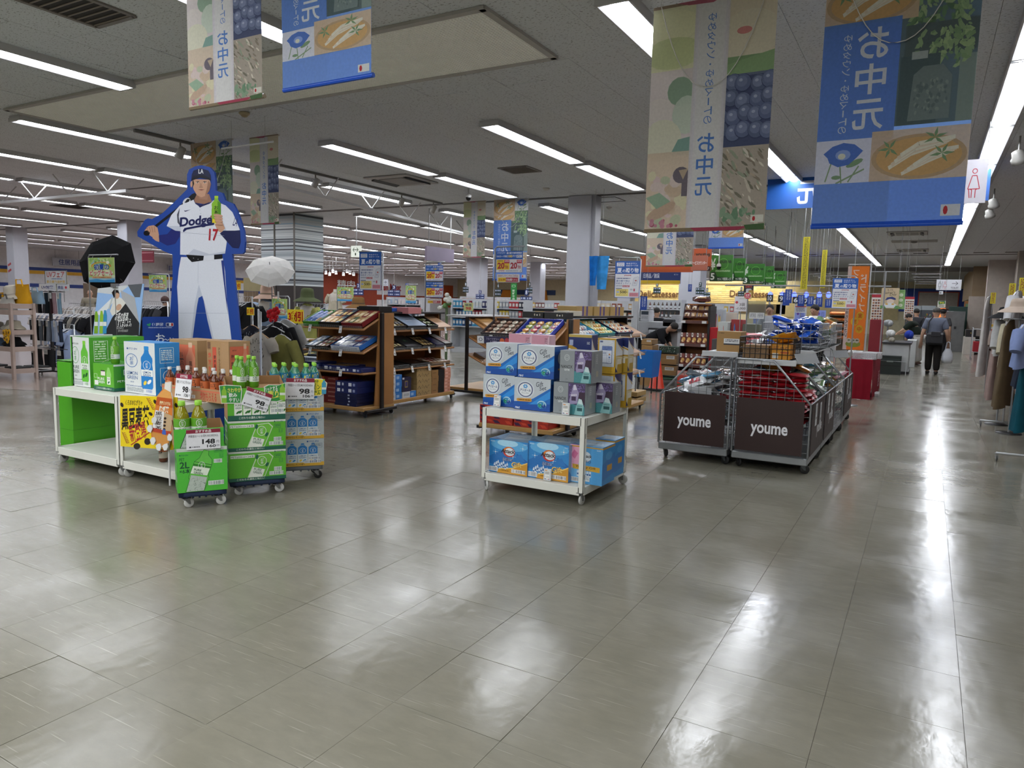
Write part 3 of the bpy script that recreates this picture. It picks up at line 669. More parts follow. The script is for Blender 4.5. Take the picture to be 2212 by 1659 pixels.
def a_green(big=True):
    A=Art(125,62,'58a82e'); A.r(0,55,125,62,DG); A.t('こだわりの濃色と味わい',17,56.2,60,4,'dfe8dc',.01)
    A.r(4,8,56,14,'dfe6da'); A.t('PET600ml×24本',5,8.8,50,4.6,DG,.01); A.r(0,0,125,4,'c9cfc8'); logo(A,100,4,20,DG)
    A.p([(62,8),(88,6),(97,14),(78,55),(40,55)],'c9d7c0'); A.p([(63,9.5),(87,7.5),(95,15),(77,54),(43,54)],'6bb53c')
    A.p([(52,33),(78,40),(72,55),(43,54)],'dfe6da'); tea(A,72,22,10,10,'e6efe2'); A.t('PURE',54,37,17,5,DG,.02,.22); A.t('GREEN',52,43,19,5,DG,.02,.22)
    A.o(61,13,3,5,DG,10,.3); A.o(83,30,3,5,DG,10,.6)
    A.box(100,9,114,17,.6,DG); A.lines(101.5,10.5,11,5,2,DG); A.box(110,19,118,27,.5,DG); A.l([(112,26),(112,21)],.7,DG); A.l([(116,26),(116,21)],.7,DG)
    A.bars(99,37,16,6.5,DG); A.bars(89,46,29,6,DG); return A
AG=a_green()
def a_green2():
    A=Art(125,62,'58a82e'); A.r(0,52,125,62,DG); A.t('こだわりの濃色と味わい',24,54.5,56,5,'dfe8dc',.01)
    for k in range(6):
        x=14+k*19; A.r(x,4,x+17,52,'6bb53c'); A.r(x,28,x+17,52,'dfe6da'); tea(A,x+8.5,16,6.5,7,'e6efe2'); A.t('PURE',x+2,31,13,3.6,DG,.02); A.t('GREEN',x+2,36,13,3.6,DG,.02); A.o(x+8,46,2,5,'2a6b2a',10,1.0); A.o(x+13,45,2,4,'2a6b2a',10,.8)
    A.bars(106,33,15,6,DG); A.bars(94,42,26,6,DG); return A
AG2=a_green2()
AGS=Art(60,62,G2).r(0,0,60,4,'c9cfc8').bars(18,14,24,10,'26352c').box(14,10,46,28,.8,DG).t('PET600ml×24本',6,36,48,6,'dfe8dc'); AGS.r(0,55,60,62,DG)
def a_lemon():
    A=Art(82,52,'aab2b6'); logo(A,56,5,18,'1c4f8e'); A.t('さわやかレモンの香り',3,3,34,4,'5a6a76',.01)
    for k in range(5):
        x=-6+k*16; A.p([(x+4,12),(x+10,12),(x+14,16),(x+14,45),(x,45),(x,16)],'2272b4'); A.r(x,29,x+14,45,'cfd8dc'); A.p([(x+4,11),(x+10,11),(x+9,8),(x+5,8)],'2272b4'); tea(A,x+7,22,4.6,5,'dde8ee')
        A.t('LEMON',x+1.5,31,11,2.6,'1c4f8e',.02); A.t('GREEN',x+1.5,34.5,11,2.6,'1c4f8e',.02); A.o(x+4,41,1.6,2.6,'e8c23a',9,.6); A.o(x+10,41,1.6,3,'3a86c0',9,.8)
    A.r(0,45,82,52,'d3a53a'); A.t('さわやかな香りと爽やかなレモンの香り',2,46.5,50,4,'4a3a12',.01); A.box(63,9,79,17,.5,'5a6a76'); A.lines(64,10.5,14,5,2,'5a6a76')
    A.bars(58,35,17,4.5,'22486e'); A.bars(52,41.5,24,4.5,'22486e'); return A
AL=a_lemon(); ALS=Art(60,52,'8fa3b0').r(0,10,60,45,'2f7dbb').r(0,45,60,52,'d3a53a').t('PET600ml×24本',5,24,50,6,'e6ecef')
ALR=Art(40,104,'2b82c4').t('PET600ml×24本',-18,54,70,5,'1c4f8e',.01,PI/2).box(8,10,30,40,.8,'cfe2ee').lines(10,14,18,22,6,'cfe2ee').box(8,50,34,86,.8,'cfe2ee').ring(21,66,9,11,1,'e6f0f6')
AGR=Art(62,104,'4a9a2b').lines(6,8,12,40,8,'c9dfc0').box(5,7,20,50,.5,'d6e6cf').box(28,14,40,26,.5,'1e5a30').ring(30,80,14,17,1,'8ccb6a').l([(6,60),(20,46),(48,58)],1,'9fd67f').o(52,64,4,9,'2d7a24',10,.9)
AGL=Art(60,104,'cfd2d2').r(26,4,52,100,'4a9a2b').t('PET600ml×24本',-16,66,60,7,'1e5a30',.02,-PI/2).lines(8,10,14,36,9,'3f6e4b').ring(40,50,11,16,1.2,'9fd67f').o(46,66,4,8,'2d7a24',10,.9)
def a_2l():
    A=Art(116,102,'4cb239'); A.r(0,0,116,8,'b9c4b9'); logo(A,6,16,20,DG); A.t('PET',5,22,12,7,'12482f',.01); A.t('2L',6,31,22,15,'12482f',.05); A.t('×6本',5,47,25,11,'12482f',.03)
    O=[(62,6),(73,9),(72,19),(80,30),(79,42),(70,66),(72,72),(60,101),(18,101),(28,74),(26,66),(40,32),(52,24),(56,16)]
    A.l(O,1.6,'0f4128',True); A.p(O,'62b848'); A.l([(40,32),(79,42)],1.2,'0f4128'); A.p([(37,40),(75,50),(68,66),(30,58)],'d7e3d0'); A.p([(38,36),(78,46),(75,50),(36,41)],'2d7a24'); tea(A,56,42,8,9,'e6efe2'); A.t('PURE',38,49,17,5,'12482f',.02,.25); A.t('GREEN',37,56,21,5,'12482f',.02,.25)
    A.p([(31,62),(68,70),(60,100),(20,100)],'aeb9b0'); A.blobs(24,66,66,100,60,('2f3f36','5d6d63'),.8,2.6,5,.15)
    A.box(86,4,107,13,.6,DG); A.lines(88,6,17,6,2,DG); A.box(98,16,107,26,.5,DG); A.l([(101,25),(101,18)],.8,DG); A.l([(104.5,25),(104.5,18)],.8,DG); A.bars(85,30,18,7,DG); A.bars(72,80,34,8,DG); return A
A2L=a_2l(); A2S=Art(60,102,'3f9a31').r(0,0,60,8,'aab5aa').t('2L×6本',8,24,44,14,'12482f',.04).bars(12,70,36,10,DG)
def a_brown(kind):
    A=Art(78,84,'a5835a'); 
    if kind: A.r(4,8,72,84,'cf6a4c'); A.r(0,0,78,7,'ab8a61'); logo(A,14,14,14,'4d3424'); A.t('健康ミネラル',8,20,30,9,'54352a',.04); A.t('むぎ茶',8,30,32,13,'54352a',.06); A.t('黒豆',8,50,22,13,'3f2a22',.02); A.t('麦茶',8,66,22,13,'3f2a22',.02)
    else: A.r(2,2,14,14,'8a6747'); A.lines(3,3,10,10,6,'4d3424'); A.v('絶対もらえる',4,18,12,64,'c4553c',.05); A.r(20,10,34,62,'c4553c'); A.v('健康黒豆むぎ茶',24,22,8,50,'54352a',.03); A.r(52,2,78,84,'a98760'); A.v('PET650ml×24本',42,10,5,66,'4d3424')
    if kind:
        for k in range(4): A.o(36,52+k*8,3,3,'3f2a22',10)
        bottle_shape(A,46,4,26,90,'d98a6a','d8b596','b98b66'); A.v('黒豆麦茶',54,34,10,40,'54352a',.02)
    return A
ABA,ABB=a_brown(1),a_brown(0)
def a_price(name,p1,p2,tax='円'):
    A=Art(100,68,'dcdde4'); A.r(0,0,100,13,'86203a'); A.t('おすすめ品',27,2,46,9,'efe6ea',.04); A.t(name,6,18,88,9,'23242c',.005); A.r(8,57,14,62,'4a4b52'); A.lines(17,57.5,22,5,1,'6a6b72',.7)
    A.t(p1,46,34,38,17,'15161c',.07); A.t(p2,60,53.5,26,9.5,'15161c',.05); A.t(tax,88,40,8,9,'23242c'); A.lines(88,55,9,6,2,'4a4b52'); return A
def price_card(label,x,y,z,w,h,art,tilt=0.,lean=.15,rz=0.):
    t=thing('price_card',label,'price card',(x,y,z),(-lean,tilt,rz)); B().box(-w/2,0,0,w/2,.004,h,M('d5d6da',.35,0,0)).obj('card',t); art.on(t,w,h,(0,0,0),0,'print',PRG); return t
# ---------------------------------------------------------------- PET bottles
def bottle_proto(name,label,h,r,liq,cap,label_art=None,lab=None,squat=False,band=None):
    t=thing(name,label,'bottle',(0,0,-5)); LQ=M(liq,.12,0,.05,10,coat=.6,tr=.25); n=16
    if squat: pr=[(r*.8,.0),(r,.015),(r,.45*h),(r*.97,.5*h),(r*.98,.56*h),(r*.85,.68*h),(r*.6,.8*h),(r*.3,.9*h)]
    else: pr=[(r*.85,.0),(r,.01),(r,.3*h),(r*.93,.34*h),(r*.93,.42*h),(r,.46*h),(r,.62*h),(r*.93,.7*h),(r*.6,.8*h),(r*.4,.86*h),(r*.38,.91*h)]
    B().lathe(pr,LQ,n).obj('bottle_body',t)
    b=B(); z=pr[-1][1]; c=M(cap,.45); b.lathe([(r*.45,z),(r*.46,z+.004),(r*.44,h),(r*.4,h+.002)],c,n); b.obj('cap',t)
    if lab:
        z0,z1=lab[0]*h,lab[1]*h; b=B()
        b.lathe([(r*1.012,z0),(r*1.012,z1)],M(lab[2],.35,0,.04),24)
        if band: b.lathe([(r*1.018,z0+(z1-z0)*band[0]),(r*1.018,z0+(z1-z0)*band[1])],M(band[2],.4),24)
        b.obj('label_sleeve',t)
        if label_art:   # wrap the print round the front of the sleeve
            me=label_art.mesh(1.,z1-z0).copy(); 
            for v in me.vertices:
                a=v.co.x*1.7; v.co=(math.sin(a)*(r*1.02-v.co.y*.3),-math.cos(a)*(r*1.02-v.co.y*.3),v.co.z+z0)
            link('print',me,t)
    return t
AT=Art(100,100); AT.ring(50,32,22,26,3,'e6efe2'); AT.v('お茶',40,14,20,36,'e6efe2'); AT.t('PURE',24,66,52,11,'2d5a2a',.03); AT.t('GREEN',20,81,60,11,'2d5a2a',.03); AT.t('ITO EN',30,-2,40,6,'e6efe2')
AT2=Art(100,100); AT2.ring(50,35,22,26,3,'dde8ee'); AT2.v('お茶',40,16,20,36,'dde8ee'); AT2.o(18,24,9,12,'d8c93a',12,.5); AT2.t('LEMON',20,66,60,11,'1c4f6e',.03); AT2.t('GREEN',20,81,60,11,'1c4f6e',.03); AT2.o(85,12,8,7,'d8c93a',12)
AT3=Art(100,100); AT3.t('むぎ茶',16,8,68,26,'4a2a1c',.05); AT3.t('黒豆麦茶',14,52,72,18,'4a2a1c',.03); AT3.o(84,40,6,6,'2a1a16',8); AT3.o(86,56,6,6,'2a1a16',8)
bG=bottle_proto('green_tea_bottle','x',.225,.034,'5c9a20','8fc93a',AT,(.18,.66,'6aa62e'),band=(.02,.38,'d5dcd0'))
bL=bottle_proto('lemon_tea_bottle','x',.225,.034,'3f8a6a','8fc93a',AT2,(.12,.68,'2b7f9e'),band=(.02,.36,'cddbe0'))
bB=bottle_proto('barley_tea_bottle','x',.225,.034,'6a3214','d4d2ce',AT3,(.14,.64,'c76a3c'),band=(.0,.45,'cfc6b8'))
b2=bottle_proto('large_tea_bottle','x',.305,.052,'97901a','8fc93a',AT,(.3,.62,'5f9f2a'),True,band=(.0,.42,'d5dcd0'))
def bot(pr,x,y,z,label,group,rz=None,rot=None): return dup(pr,(x,y,z),rot if rot else (rnd.uniform(-.5,.5) if rz is None else rz),label,group)
# ================================================================ LEFT TEA DISPLAY
white_trolley('white steel trolley with empty lower shelf, carrying green tea cartons',-6.42,3.36,-5.5,4.22)
white_trolley('white steel trolley with the yellow poster on its front',-5.49,3.36,-4.72,4.22)
GP=M('4aa01a',.5,0,.04)
xl=aty(127,880,3.53).x; t=thing('green_display_box','tall plain bright green cardboard box beside the left white trolley','box',((xl-6.45)/2,3.53,0)); w=(-6.45-xl)/2
B().box(-w,0,0,w,.95,aty(130,781,3.53).z,GP,.004).obj('box',t); b=B()
for z in (.25,.62,.86): b.box(-w-.001,-.001,z,w+.001,.951,z+.004,M('3c8a14',.6))
b.obj('crease',t)
Z=.65
x0,x1,y,h=rest(156,196,832,727,Z,839.5); carton('tea_carton','tall white and green tea carton reading PURE GREEN, second from the left on the trolley','box',x0,x1,y,.5,Z,h,G2,AWG,AGR)
xa=-6.43; carton('tea_carton','narrow white and green carton standing on end at the far left of the trolley','box',xa,x0-.004,y+.0,.36,Z,h+.01,'c3c6c4',AGL,AGR)
x0,x1,y,h=rest(203,247,840,784,Z,845.5)
AS=Art(48,50,'5aa52e').r(0,43,48,50,DG).t('こだわりの濃色と味わい',6,44.5,36,4,'dfe8dc',.01).t('PURE',10,26,16,5,'e6efe2',.02).t('GREEN',10,32,16,5,'e6efe2',.02).r(18,12,28,22,'ded6d0').r(18,12,28,14,'2b2b2b').bars(3,33,8,7,'e6efe2').box(2,20,9,27,.5,'cfe2c4'); AS.r(32,24,40,38,'dfe6da'); AS.t('PURE',33,26,6,3,DG); AS.o(36,34,1.6,3,DG,8,.6); AS.p([(34,6),(38,6),(42,18),(42,24),(31,24),(31,18)],'8cc86a')
carton('tea_carton','small green tea carton with a price sticker, lying before the white PURE GREEN carton','box',x0,x1,y,.3,Z,h,G2,AS,AGS)
ys=y; bot(bG,x1-.1,ys+.08,Z+h,'single green tea bottle standing on the small green carton',None,.3)
for k in range(2):
    bot(bG,x1+.03-.02*k,ys+.33,Z,'tea bottle half hidden behind the small green carton','bottles behind the small green carton')
x0,x1,y,h=rest(271,337,846,737,Z,855); carton('tea_carton','tall white carton with a blue bottle reading LEMON GREEN','box',x0,x1,y,.22,Z,h,'2b82c4',AWL,ALR)
y=3.93
carton('barley_tea_carton','brown barley tea carton with an orange print, beside the LEMON GREEN carton','box',aty(368,800,y).x,aty(427,800,y).x,y,.27,Z,aty(400,734,y).z-Z,'a5835a',ABA)
xb=aty(495,800,y).x; carton('barley_tea_carton','brown barley tea carton with tall red characters, right of the other brown carton','box',aty(448,800,y).x,xb,y,atx(541,800,xb).y-y,Z,aty(448,735,y).z-Z,'a5835a',ABB,ABA)
# barley tea tray with bottles
yt=3.6; ta,tc=aty(352,862,yt).x,aty(482,862,yt).x
t=thing('bottle_tray','open brown carton tray printed with red characters, holding barley tea bottles','tray',((ta+tc)/2,yt+.13,Z)); w=tc-ta
b=B(); KB=M('a07a52',.8,0,.06)
b.box(-w/2,-.13,0,w/2,.13,.008,KB)
for s in (-1,1): b.box(-w/2,s*.13-.004,0,w/2,s*.13+.004,.1,KB); b.box(s*w/2-.004,-.13,0,s*w/2+.004,.13,.1,KB)
b.obj('tray',t); Art(130,28,'a8805a').r(0,4,130,7,'c4664c').bars(48,8,18,5,'5a3c28').bars(46,17,26,6,'5a3c28').t('絶対もらえる',84,6,34,20,'b0452f',.05).on(t,w,.1,(0,-.135,0),0,'front_print')
for r in range(3):
    for c in range(7):
        if (r,c) in ((0,2),(0,3),(1,4),(0,6),(2,1)): continue
        bot(bB,ta+.04+c*(w-.08)/6+rnd.uniform(-.006,.006),yt+.04+r*.08,Z+.009+(.0),'barley tea bottle with white cap standing in the brown tray','barley tea bottles in the brown tray')
# loose bottle on the low shelf of the right trolley
q=at(346,998,.14); bot(bB,q.x,q.y+.03,.14,'single barley tea bottle on the low shelf below the yellow poster',None,0)
# yellow poster with bottle cut-out (measured on the photograph)
t=thing('yellow_poster','yellow poster with big black characters and a bottle, hung on the white trolley','poster',aty(316,960,3.335)); t.location.z=aty(316,968,3.335).z
P=PArt('y',3.335,90,690,4.609); O=[(780,755),(1348,775),(1355,900),(1305,1300),(785,1262)]
P.p(O,'e0c616'); P.t('くろまめむぎちゃ',835,800,168,55,'241f1c',.03,.03,.1); P.t('黒豆麦茶',795,868,280,220,'1d1a1a',.06,-.12,.12); P.t('新登場',872,1030,170,175,'a3222c',.03,-.28,.1); P.l([(890,1250),(1080,1120)],10,'a3222c')
for x,y,a in ((800,850,1.2),(1130,820,1.1),(1085,940,.7),(1340,855,1.2),(1055,1215,.2),(950,1262,1.4)): P.o(x,y,24 if y<1200 else 32,15 if y<1200 else 34,'231b19',14,a)
for x0_,y0_,x1_,y1_ in ((1060,790,1115,890),(815,1130,855,1225)):
    for k in range(7):
        u=k/6; P.o(x0_+(x1_-x0_)*u-8,y0_+(y1_-y0_)*u,12,6,'a8741e',8,.9); P.o(x0_+(x1_-x0_)*u+10,y0_+(y1_-y0_)*u,12,6,'b98526',8,-.4)
t.location.y=3.335; aL=[aty(90+x/4.609,690+y/4.609,3.335) for x,y in O]
B().prism([(p.x-t.location.x,p.z-t.location.z) for p in aL],.0,.005,M('d8bf1a',.4)).obj('board',t); P.put(t,'print',PRG)
# the bottle stands proud of the board
yb=3.30; O=[(1228,625),(1240,612),(1290,622),(1285,725),(1300,790),(1305,1100),(1290,1130),(1255,1290),(1235,1310),(1130,1235),(1090,1160),(1092,1110),(1150,760),(1200,700),(1222,690)]
b=B(); b.prism([((q:=aty(90+x/4.609,690+y/4.609,yb)).x-t.location.x,q.z-t.location.z) for x,y in O],yb-3.335,yb-3.335+.008,M('d9d2c8',.4)); b.obj('bottle_board',t)
P=PArt('y',yb,90,690,4.609); P.p(O,'c9742e'); P.p([(1228,625),(1290,622),(1285,725),(1222,690)],'d9d6d0'); P.p([(1222,690),(1285,725),(1300,790),(1150,770),(1165,745)],'d79a52'); P.p([(1150,770),(1300,790),(1305,880),(1135,850)],'b5521f'); P.t('健康ミネラル',1175,815,110,40,'e9d8a8',.04,.12); P.t('むぎ茶',1172,860,95,70,'e9e2d2',.08,.15)
P.p([(1135,900),(1222,925),(1205,1110),(1103,1075)],'d5d4d4'); P.p([(1222,925),(1303,960),(1290,1110),(1205,1110)],'b59a78'); P.v('黒豆麦茶',1130,915,75,190,'38261f',.02)
for k in range(4): P.o(1232-k*3,985+k*36,13,13,'2a1a16',10)
P.p([(1103,1075),(1290,1120),(1285,1150),(1095,1110)],'a83a24'); P.o(1222,1130,20,38,'3a5db0',14); P.p([(1100,1120),(1285,1160),(1255,1290),(1130,1235)],'c08540'); P.put(t,'bottle_print',PRG)
b=B()
for i,(x,y) in enumerate(((1075,1090),(1120,1000),(1110,1210),(1275,1180),(1235,1270),(1165,1270))):
    c=[aty(90+(x+30*math.cos(a)*rnd.uniform(.7,1.2))/4.609,690+(y+45*math.sin(a)*rnd.uniform(.6,1.1))/4.609,yb-.01) for a in (0,1.2,2.2,3.4,4.3,5.3)]
    b.prism([(p.x-t.location.x,p.z-t.location.z) for p in c][::-1],yb-.012-3.335,yb-.006-3.335,M('d5d6d6',.3))
b.obj('paper_splash',t)
B().box(aty(338,0,3.335).x-t.location.x,-.01,-.25,aty(340,0,3.335).x-t.location.x,0,.05,M('c9c9c9',.3)).obj('support_strip',t)
# photo poster on the top of the left trolley
O=[(835,565),(1228,525),(1185,965),(790,970)]; yp=4.27
c=[aty(x/3.95,480+y/3.95,yp) for x,y in O]; t=thing('photo_poster','tilted poster of a man with three tea bottles and white handwriting','poster',((c[2]+c[3])/2)); t.location.y=yp; L=t.location
B().prism([(p.x-L.x,p.z-L.z) for p in c],.0,.006,M('9fb4d0',.4)).obj('board',t)
P=PArt('y',yp,0,480,3.95); P.p(O,'8fb0dc'); P.p([(835,565),(1110,535),(1000,620),(830,600)],'c3c7cb'); P.p([(1090,535),(1215,525),(1195,640),(1150,640)],'575a60'); P.p([(1030,580),(1150,640),(1195,900),(1060,760)],'a6a7ac'); P.p([(815,780),(960,640),(985,660),(870,800)],'d6d9dc')
P.p([(880,970),(960,810),(1070,690),(1190,860),(1185,965)],'2c2d30'); P.p([(985,620),(1040,650),(1075,690),(1020,760),(960,800),(940,760)],'d4d2cc'); P.o(998,620,24,34,'c09a82',14); P.p([(955,600),(975,575),(1010,580),(1020,610),(995,600),(975,650)],'1e1a1a'); P.o(1015,725,22,30,'c09a82',12,.5); P.l([(960,640),(930,740)],12,'b9bfc0')
for k,(x,cx) in enumerate(((805,'7aa52e'),(850,'8ab43a'),(880,'3a8ab8'))): P.p([(x+10,760+k*-5),(x+24,760-k*5),(x+34,800),(x+30,950),(x-2,950),(x+4,800)],cx); P.r(x+2,850,x+30,885,'d9ded8')
P.t('お茶の常温、',985,770,118,70,'e4e4e4',.03,.0,.2); P.t('すてましょう。',1005,825,120,68,'e4e4e4',.03,-.05,.2); P.t('はじけるはだしで',1000,890,58,22,'cfcfcf'); P.t('おちゃをのみほす',1010,915,85,22,'cfcfcf'); P.put(t,'print',PRG)
b=B(); b.box(-.012,-.02,aty(260,617,yp).z-L.z-.02,.08,.012,aty(260,617,yp).z-L.z+.02,M('b5b7b9',.25,.8)); b.tube([(.03,.0,aty(260,617,yp).z-L.z),(.03,.01,Z+.006-L.z)],.008,M('9a9c9e',.3,.8)); b.box(-.07,-.06,Z-L.z+.001,.13,.08,Z-L.z+.008,M('9a9c9e',.3,.8)); b.obj('clip_stand',t)
# wire rack behind
t=thing('wire_rack','silver wire display rack between the tea cartons','rack',(-5.45,3.95,Z)); b=B()
for k in range(7): b.tube([(-.12+k*.04,0,0.005),(-.12+k*.04,0,.42)],.003,M('a5a7a9',.3,.8),5)
for k in range(5): b.tube([(-.12,0,.01+k*.1),(.12,0,.01+k*.1)],.003,M('a5a7a9',.3,.8),5)
for s in (-1,1): b.tube([(s*.12,-.1,.005),(s*.12,.1,.005)],.003,M('a5a7a9',.3,.8),5)
b.obj('wire_frame',t)
# price cards on the trolley
AP=a_price('健康ミネラルむぎ茶 650ml','98','106'); q=aty(381,862,3.45); price_card('white price card 98 yen before the barley tea bottles',q.x,3.5,q.z,.185,.19*.98,AP,0,.12)
# ---- cartons on dollies
def dolly(label,cx,cy,w,d,hexc,z,rad=.045,hexw='cfcfcd',inset=.05):
    t=thing('dolly',label,'dolly',(cx,cy,0)); b=B(); m=M(hexc,.5)
    b.box(-w/2,-d/2,z-.035,w/2,d/2,z-.022,m,.004); 
    for s in (-1,1): b.box(-w/2,s*(d/2-.02)-.02,z-.036,w/2,s*(d/2-.02)+.02,z,m,.004); b.box(s*(w/2-.02)-.02,-d/2,z-.036,s*(w/2-.02)+.02,d/2,z,m,.004)
    b.obj('deck',t); b=B()
    for k in range(6): b.box(-w/2+.05+k*(w-.1)/5-.006,-d/2+.02,z-.05,-w/2+.05+k*(w-.1)/5+.006,d/2-.02,z-.03,m)
    b.obj('rib',t)
    for sx in (-1,1):
        for sy in (-1,1): caster(t,sx*(w/2-inset),sy*(d/2-inset),z-.05,rad,hexw,rz=rnd.uniform(-.7,.7))
    return t
# front: two-litre cartons, all three stacks turned to face the room
RA=math.radians(57)
class Fr:
    """a stack's own frame: front-left corner q, turned by RA; u along the front, v behind it"""
    def __init__(s,px0,py0,px1,py1,z): s.q=at(px0,py0,z); s.w=((at(px1,py1,z)-s.q).xy).length; s.a=math.atan2(at(px1,py1,z).y-s.q.y,at(px1,py1,z).x-s.q.x)
    def P(s,u,v,z=0.): return Vector((s.q.x+u*math.cos(s.a)-v*math.sin(s.a),s.q.y+u*math.sin(s.a)+v*math.cos(s.a),z))
    def hit(s,px,py,v=0.): return ghit(px,py,s.P(0,v),s.a)
    def uz(s,px,py,v=0.): p=s.hit(px,py,v); d=p-s.P(0,v); return d.x*math.cos(s.a)+d.y*math.sin(s.a),p.z
def rcarton(name,label,F,d,zs,h,hexc,front,side,u0=0,u1=None,v=0.):
    w=(F.w if u1 is None else u1)-u0; c=F.P(u0+w/2,v+d/2,zs); t=carton(name,label,'box',-w/2,w/2,-d/2,d,zs,h,hexc,front,side,None,side); t.location=c; t.rotation_euler=(0,0,F.a); return t
def rdolly(label,F,d,hexc,z,**k): c=F.P(F.w/2,d/2); t=dolly(label,0,0,F.w*.96,d*.96,hexc,z,**k); t.location=(c.x,c.y,0); t.rotation_euler=(0,0,F.a); return t
F=Fr(384,1066,492,1056,.12); zb=.12
rdolly('small navy dolly with white wheels under the two litre carton',F,.25,'22304f',zb,rad=.034)
h1=F.uz(440,966)[1]-zb
rcarton('large_tea_carton','bottom green carton of two litre tea reading 2L on the navy dolly',F,.23,zb,h1,'3f9a31',A2L,A2S)
def open_box(label,F,zt,hf,hb,d,hexo,front,u0=0.,u1=None,side=None):
    w=(F.w if u1 is None else u1)-u0; c=F.P(u0+w/2,d/2,zt); t=thing('open_tea_carton',label,'box',c,F.a); b=B(); m=M(hexo,.6)
    b.box(-w/2,-d/2,0,w/2,d/2,.006,KB); b.box(-w/2,-d/2,0,w/2,-d/2+.004,hf,m); b.box(-w/2,d/2-.004,0,w/2,d/2,hb,KB)
    for s in (-1,1): b.add([(s*w/2,-d/2,0),(s*w/2,d/2,0),(s*w/2,d/2,hb),(s*w/2,d/2-.04,hb),(s*w/2,-d/2+.03,hf*1.05),(s*w/2,-d/2,hf)],[(0,1,2,3,4,5)],KB)
    b.obj('box',t); front.on(t,w,hf,(0,-d/2,0),0,'front_print'); return t
u0,z1=F.uz(376,966); u1=F.uz(484,966)[0]; hh=F.uz(440,925)[1]-zb-h1-.001
A=Art(100,40,'4cb239').p([(26,4),(34,4),(34,14),(40,24),(34,40),(12,40),(18,24)],'aeb9b0').l([(26,4),(34,4),(34,14),(40,24),(34,40),(12,40),(18,24)],1.4,'0f4128',True).blobs(14,20,36,40,30,('2f3f36','5d6d63'),.8,2.,5,.15)
open_box('open green carton holding two large tea bottles',F,zb+h1+.001,hh,hh*1.25,.22,'4cb239',A,u0,u1)
for k,px in enumerate((394,430)):
    p=F.hit(px,950,.07); bot(b2,p.x,p.y,zb+h1+.009,('left' if k==0 else 'right')+' large tea bottle in the open green carton at the front',None,F.a)
def fcard(label,px,py,w,h,art,tilt=0.,v=-.012,px1=None):
    p=F.hit(px,py,v); t=price_card(label,p.x,p.y,p.z,w,h,art,0,-.0,F.a); t.rotation_euler=(0.02,tilt,F.a); return t
fcard('white price card 148 yen on the two litre cartons',440,970,.215,.138,a_price('伊藤園お〜いお茶PUREGREEN2L','148','160'))
# green stack
F=Fr(494.6,1041,618,1031,.12); zb=.115; rdolly('navy dolly with white wheels under the stack of green cartons',F,.33,'22304f',zb,rad=.034)
hc=(F.uz(554,908)[1]-zb)/2
for k in range(2): rcarton('green_tea_carton',('bottom' if k==0 else 'middle')+' green carton of the three reading PURE GREEN on the navy dolly',F,.28,zb+k*(hc+.001),hc-.001,G2,AG,AGS)
zt=zb+2*hc+.003; hf=F.uz(554,838)[1]-zt; open_box('top green carton cut open in front, holding green tea bottles',F,zt,hf,F.uz(554,811,.28)[1]-zt,.28,G2,AG2)
zi=F.uz(537,835,.1)[1]
c=F.P(F.w/2,.14,zt+.007); o=B().box(-F.w/2+.008,-.125,0,F.w/2-.008,.125,zi-zt-.009,KB).obj('inner_carton',None,c,F.a,label='brown inner carton under the four green bottles, inside the cut-open carton',cat='box')
for px,dy,nm in ((522,.06,'second'),(549,.06,'rightmost'),(513,.15,'leftmost'),(538,.16,'third')):
    p=F.hit(px,830,dy); bot(bG,p.x,p.y,zi,nm+' green tea bottle from the left standing in the cut-open green carton',None,F.a+.1)
fcard('white price card 98 yen tilted on the green carton stack',548,882,.185,.135,a_price('伊藤園お〜いお茶PUREGREEN600ml','98','106'),.36)
def shelf_talker(label,pts,v,ox,oy,k,fill,draw):
    c=[F.uz(ox+x/k,oy+y/k,v) for x,y in pts]; z0=min(p[1] for p in c); o=F.P(0,v,z0); t=thing('shelf_talker',label,'sign',o,F.a)
    B().prism([(p[0],p[1]-z0) for p in c],.0005,.004,M('dfe2da',.4)).obj('card',t); P=PArt('g',(F.P(0,v),F.a),ox,oy,k); P.p(pts,'e3e8de'); cx=sum(x for x,y in pts)/len(pts);cy=sum(y for x,y in pts)/len(pts)
    P.p([(cx+(x-cx)*.94,cy+(y-cy)*.93) for x,y in pts],fill); draw(P); P.put(t,'print',PRG); return t
def dr(P): bottle_shape(P,520,585,45,145,'86b83a','8fc93a','d5dcd0'); P.t('さわやか',572,598,120,40,'d8d25a',.04,-.05); P.t('飲み',582,642,75,42,'e6efe2',.05); P.t('やすい',585,685,90,38,'e6efe2',.04)
shelf_talker('green shelf talker with a bottle, left of the tilted price card',[(497,578),(560,572),(690,580),(700,620),(690,735),(520,735),(508,660)],-.006,350,690,4.046,'2f8a3c',dr)
def dr(P): P.t('ハッとする',895,585,115,50,'e6efe2',.04,-.1); P.t('香り',925,622,95,60,'d8d25a',.05); bottle_shape(P,1028,562,48,142,'86b83a','8fc93a','d5dcd0'); P.l([(925,695),(1025,675)],5,'d8d25a')
shelf_talker('green shelf talker reading 香り, right of the tilted price card',[(890,590),(930,570),(1020,572),(1082,552),(1080,700),(1000,722),(910,715)],-.006,350,690,4.046,'2f8a3c',dr)
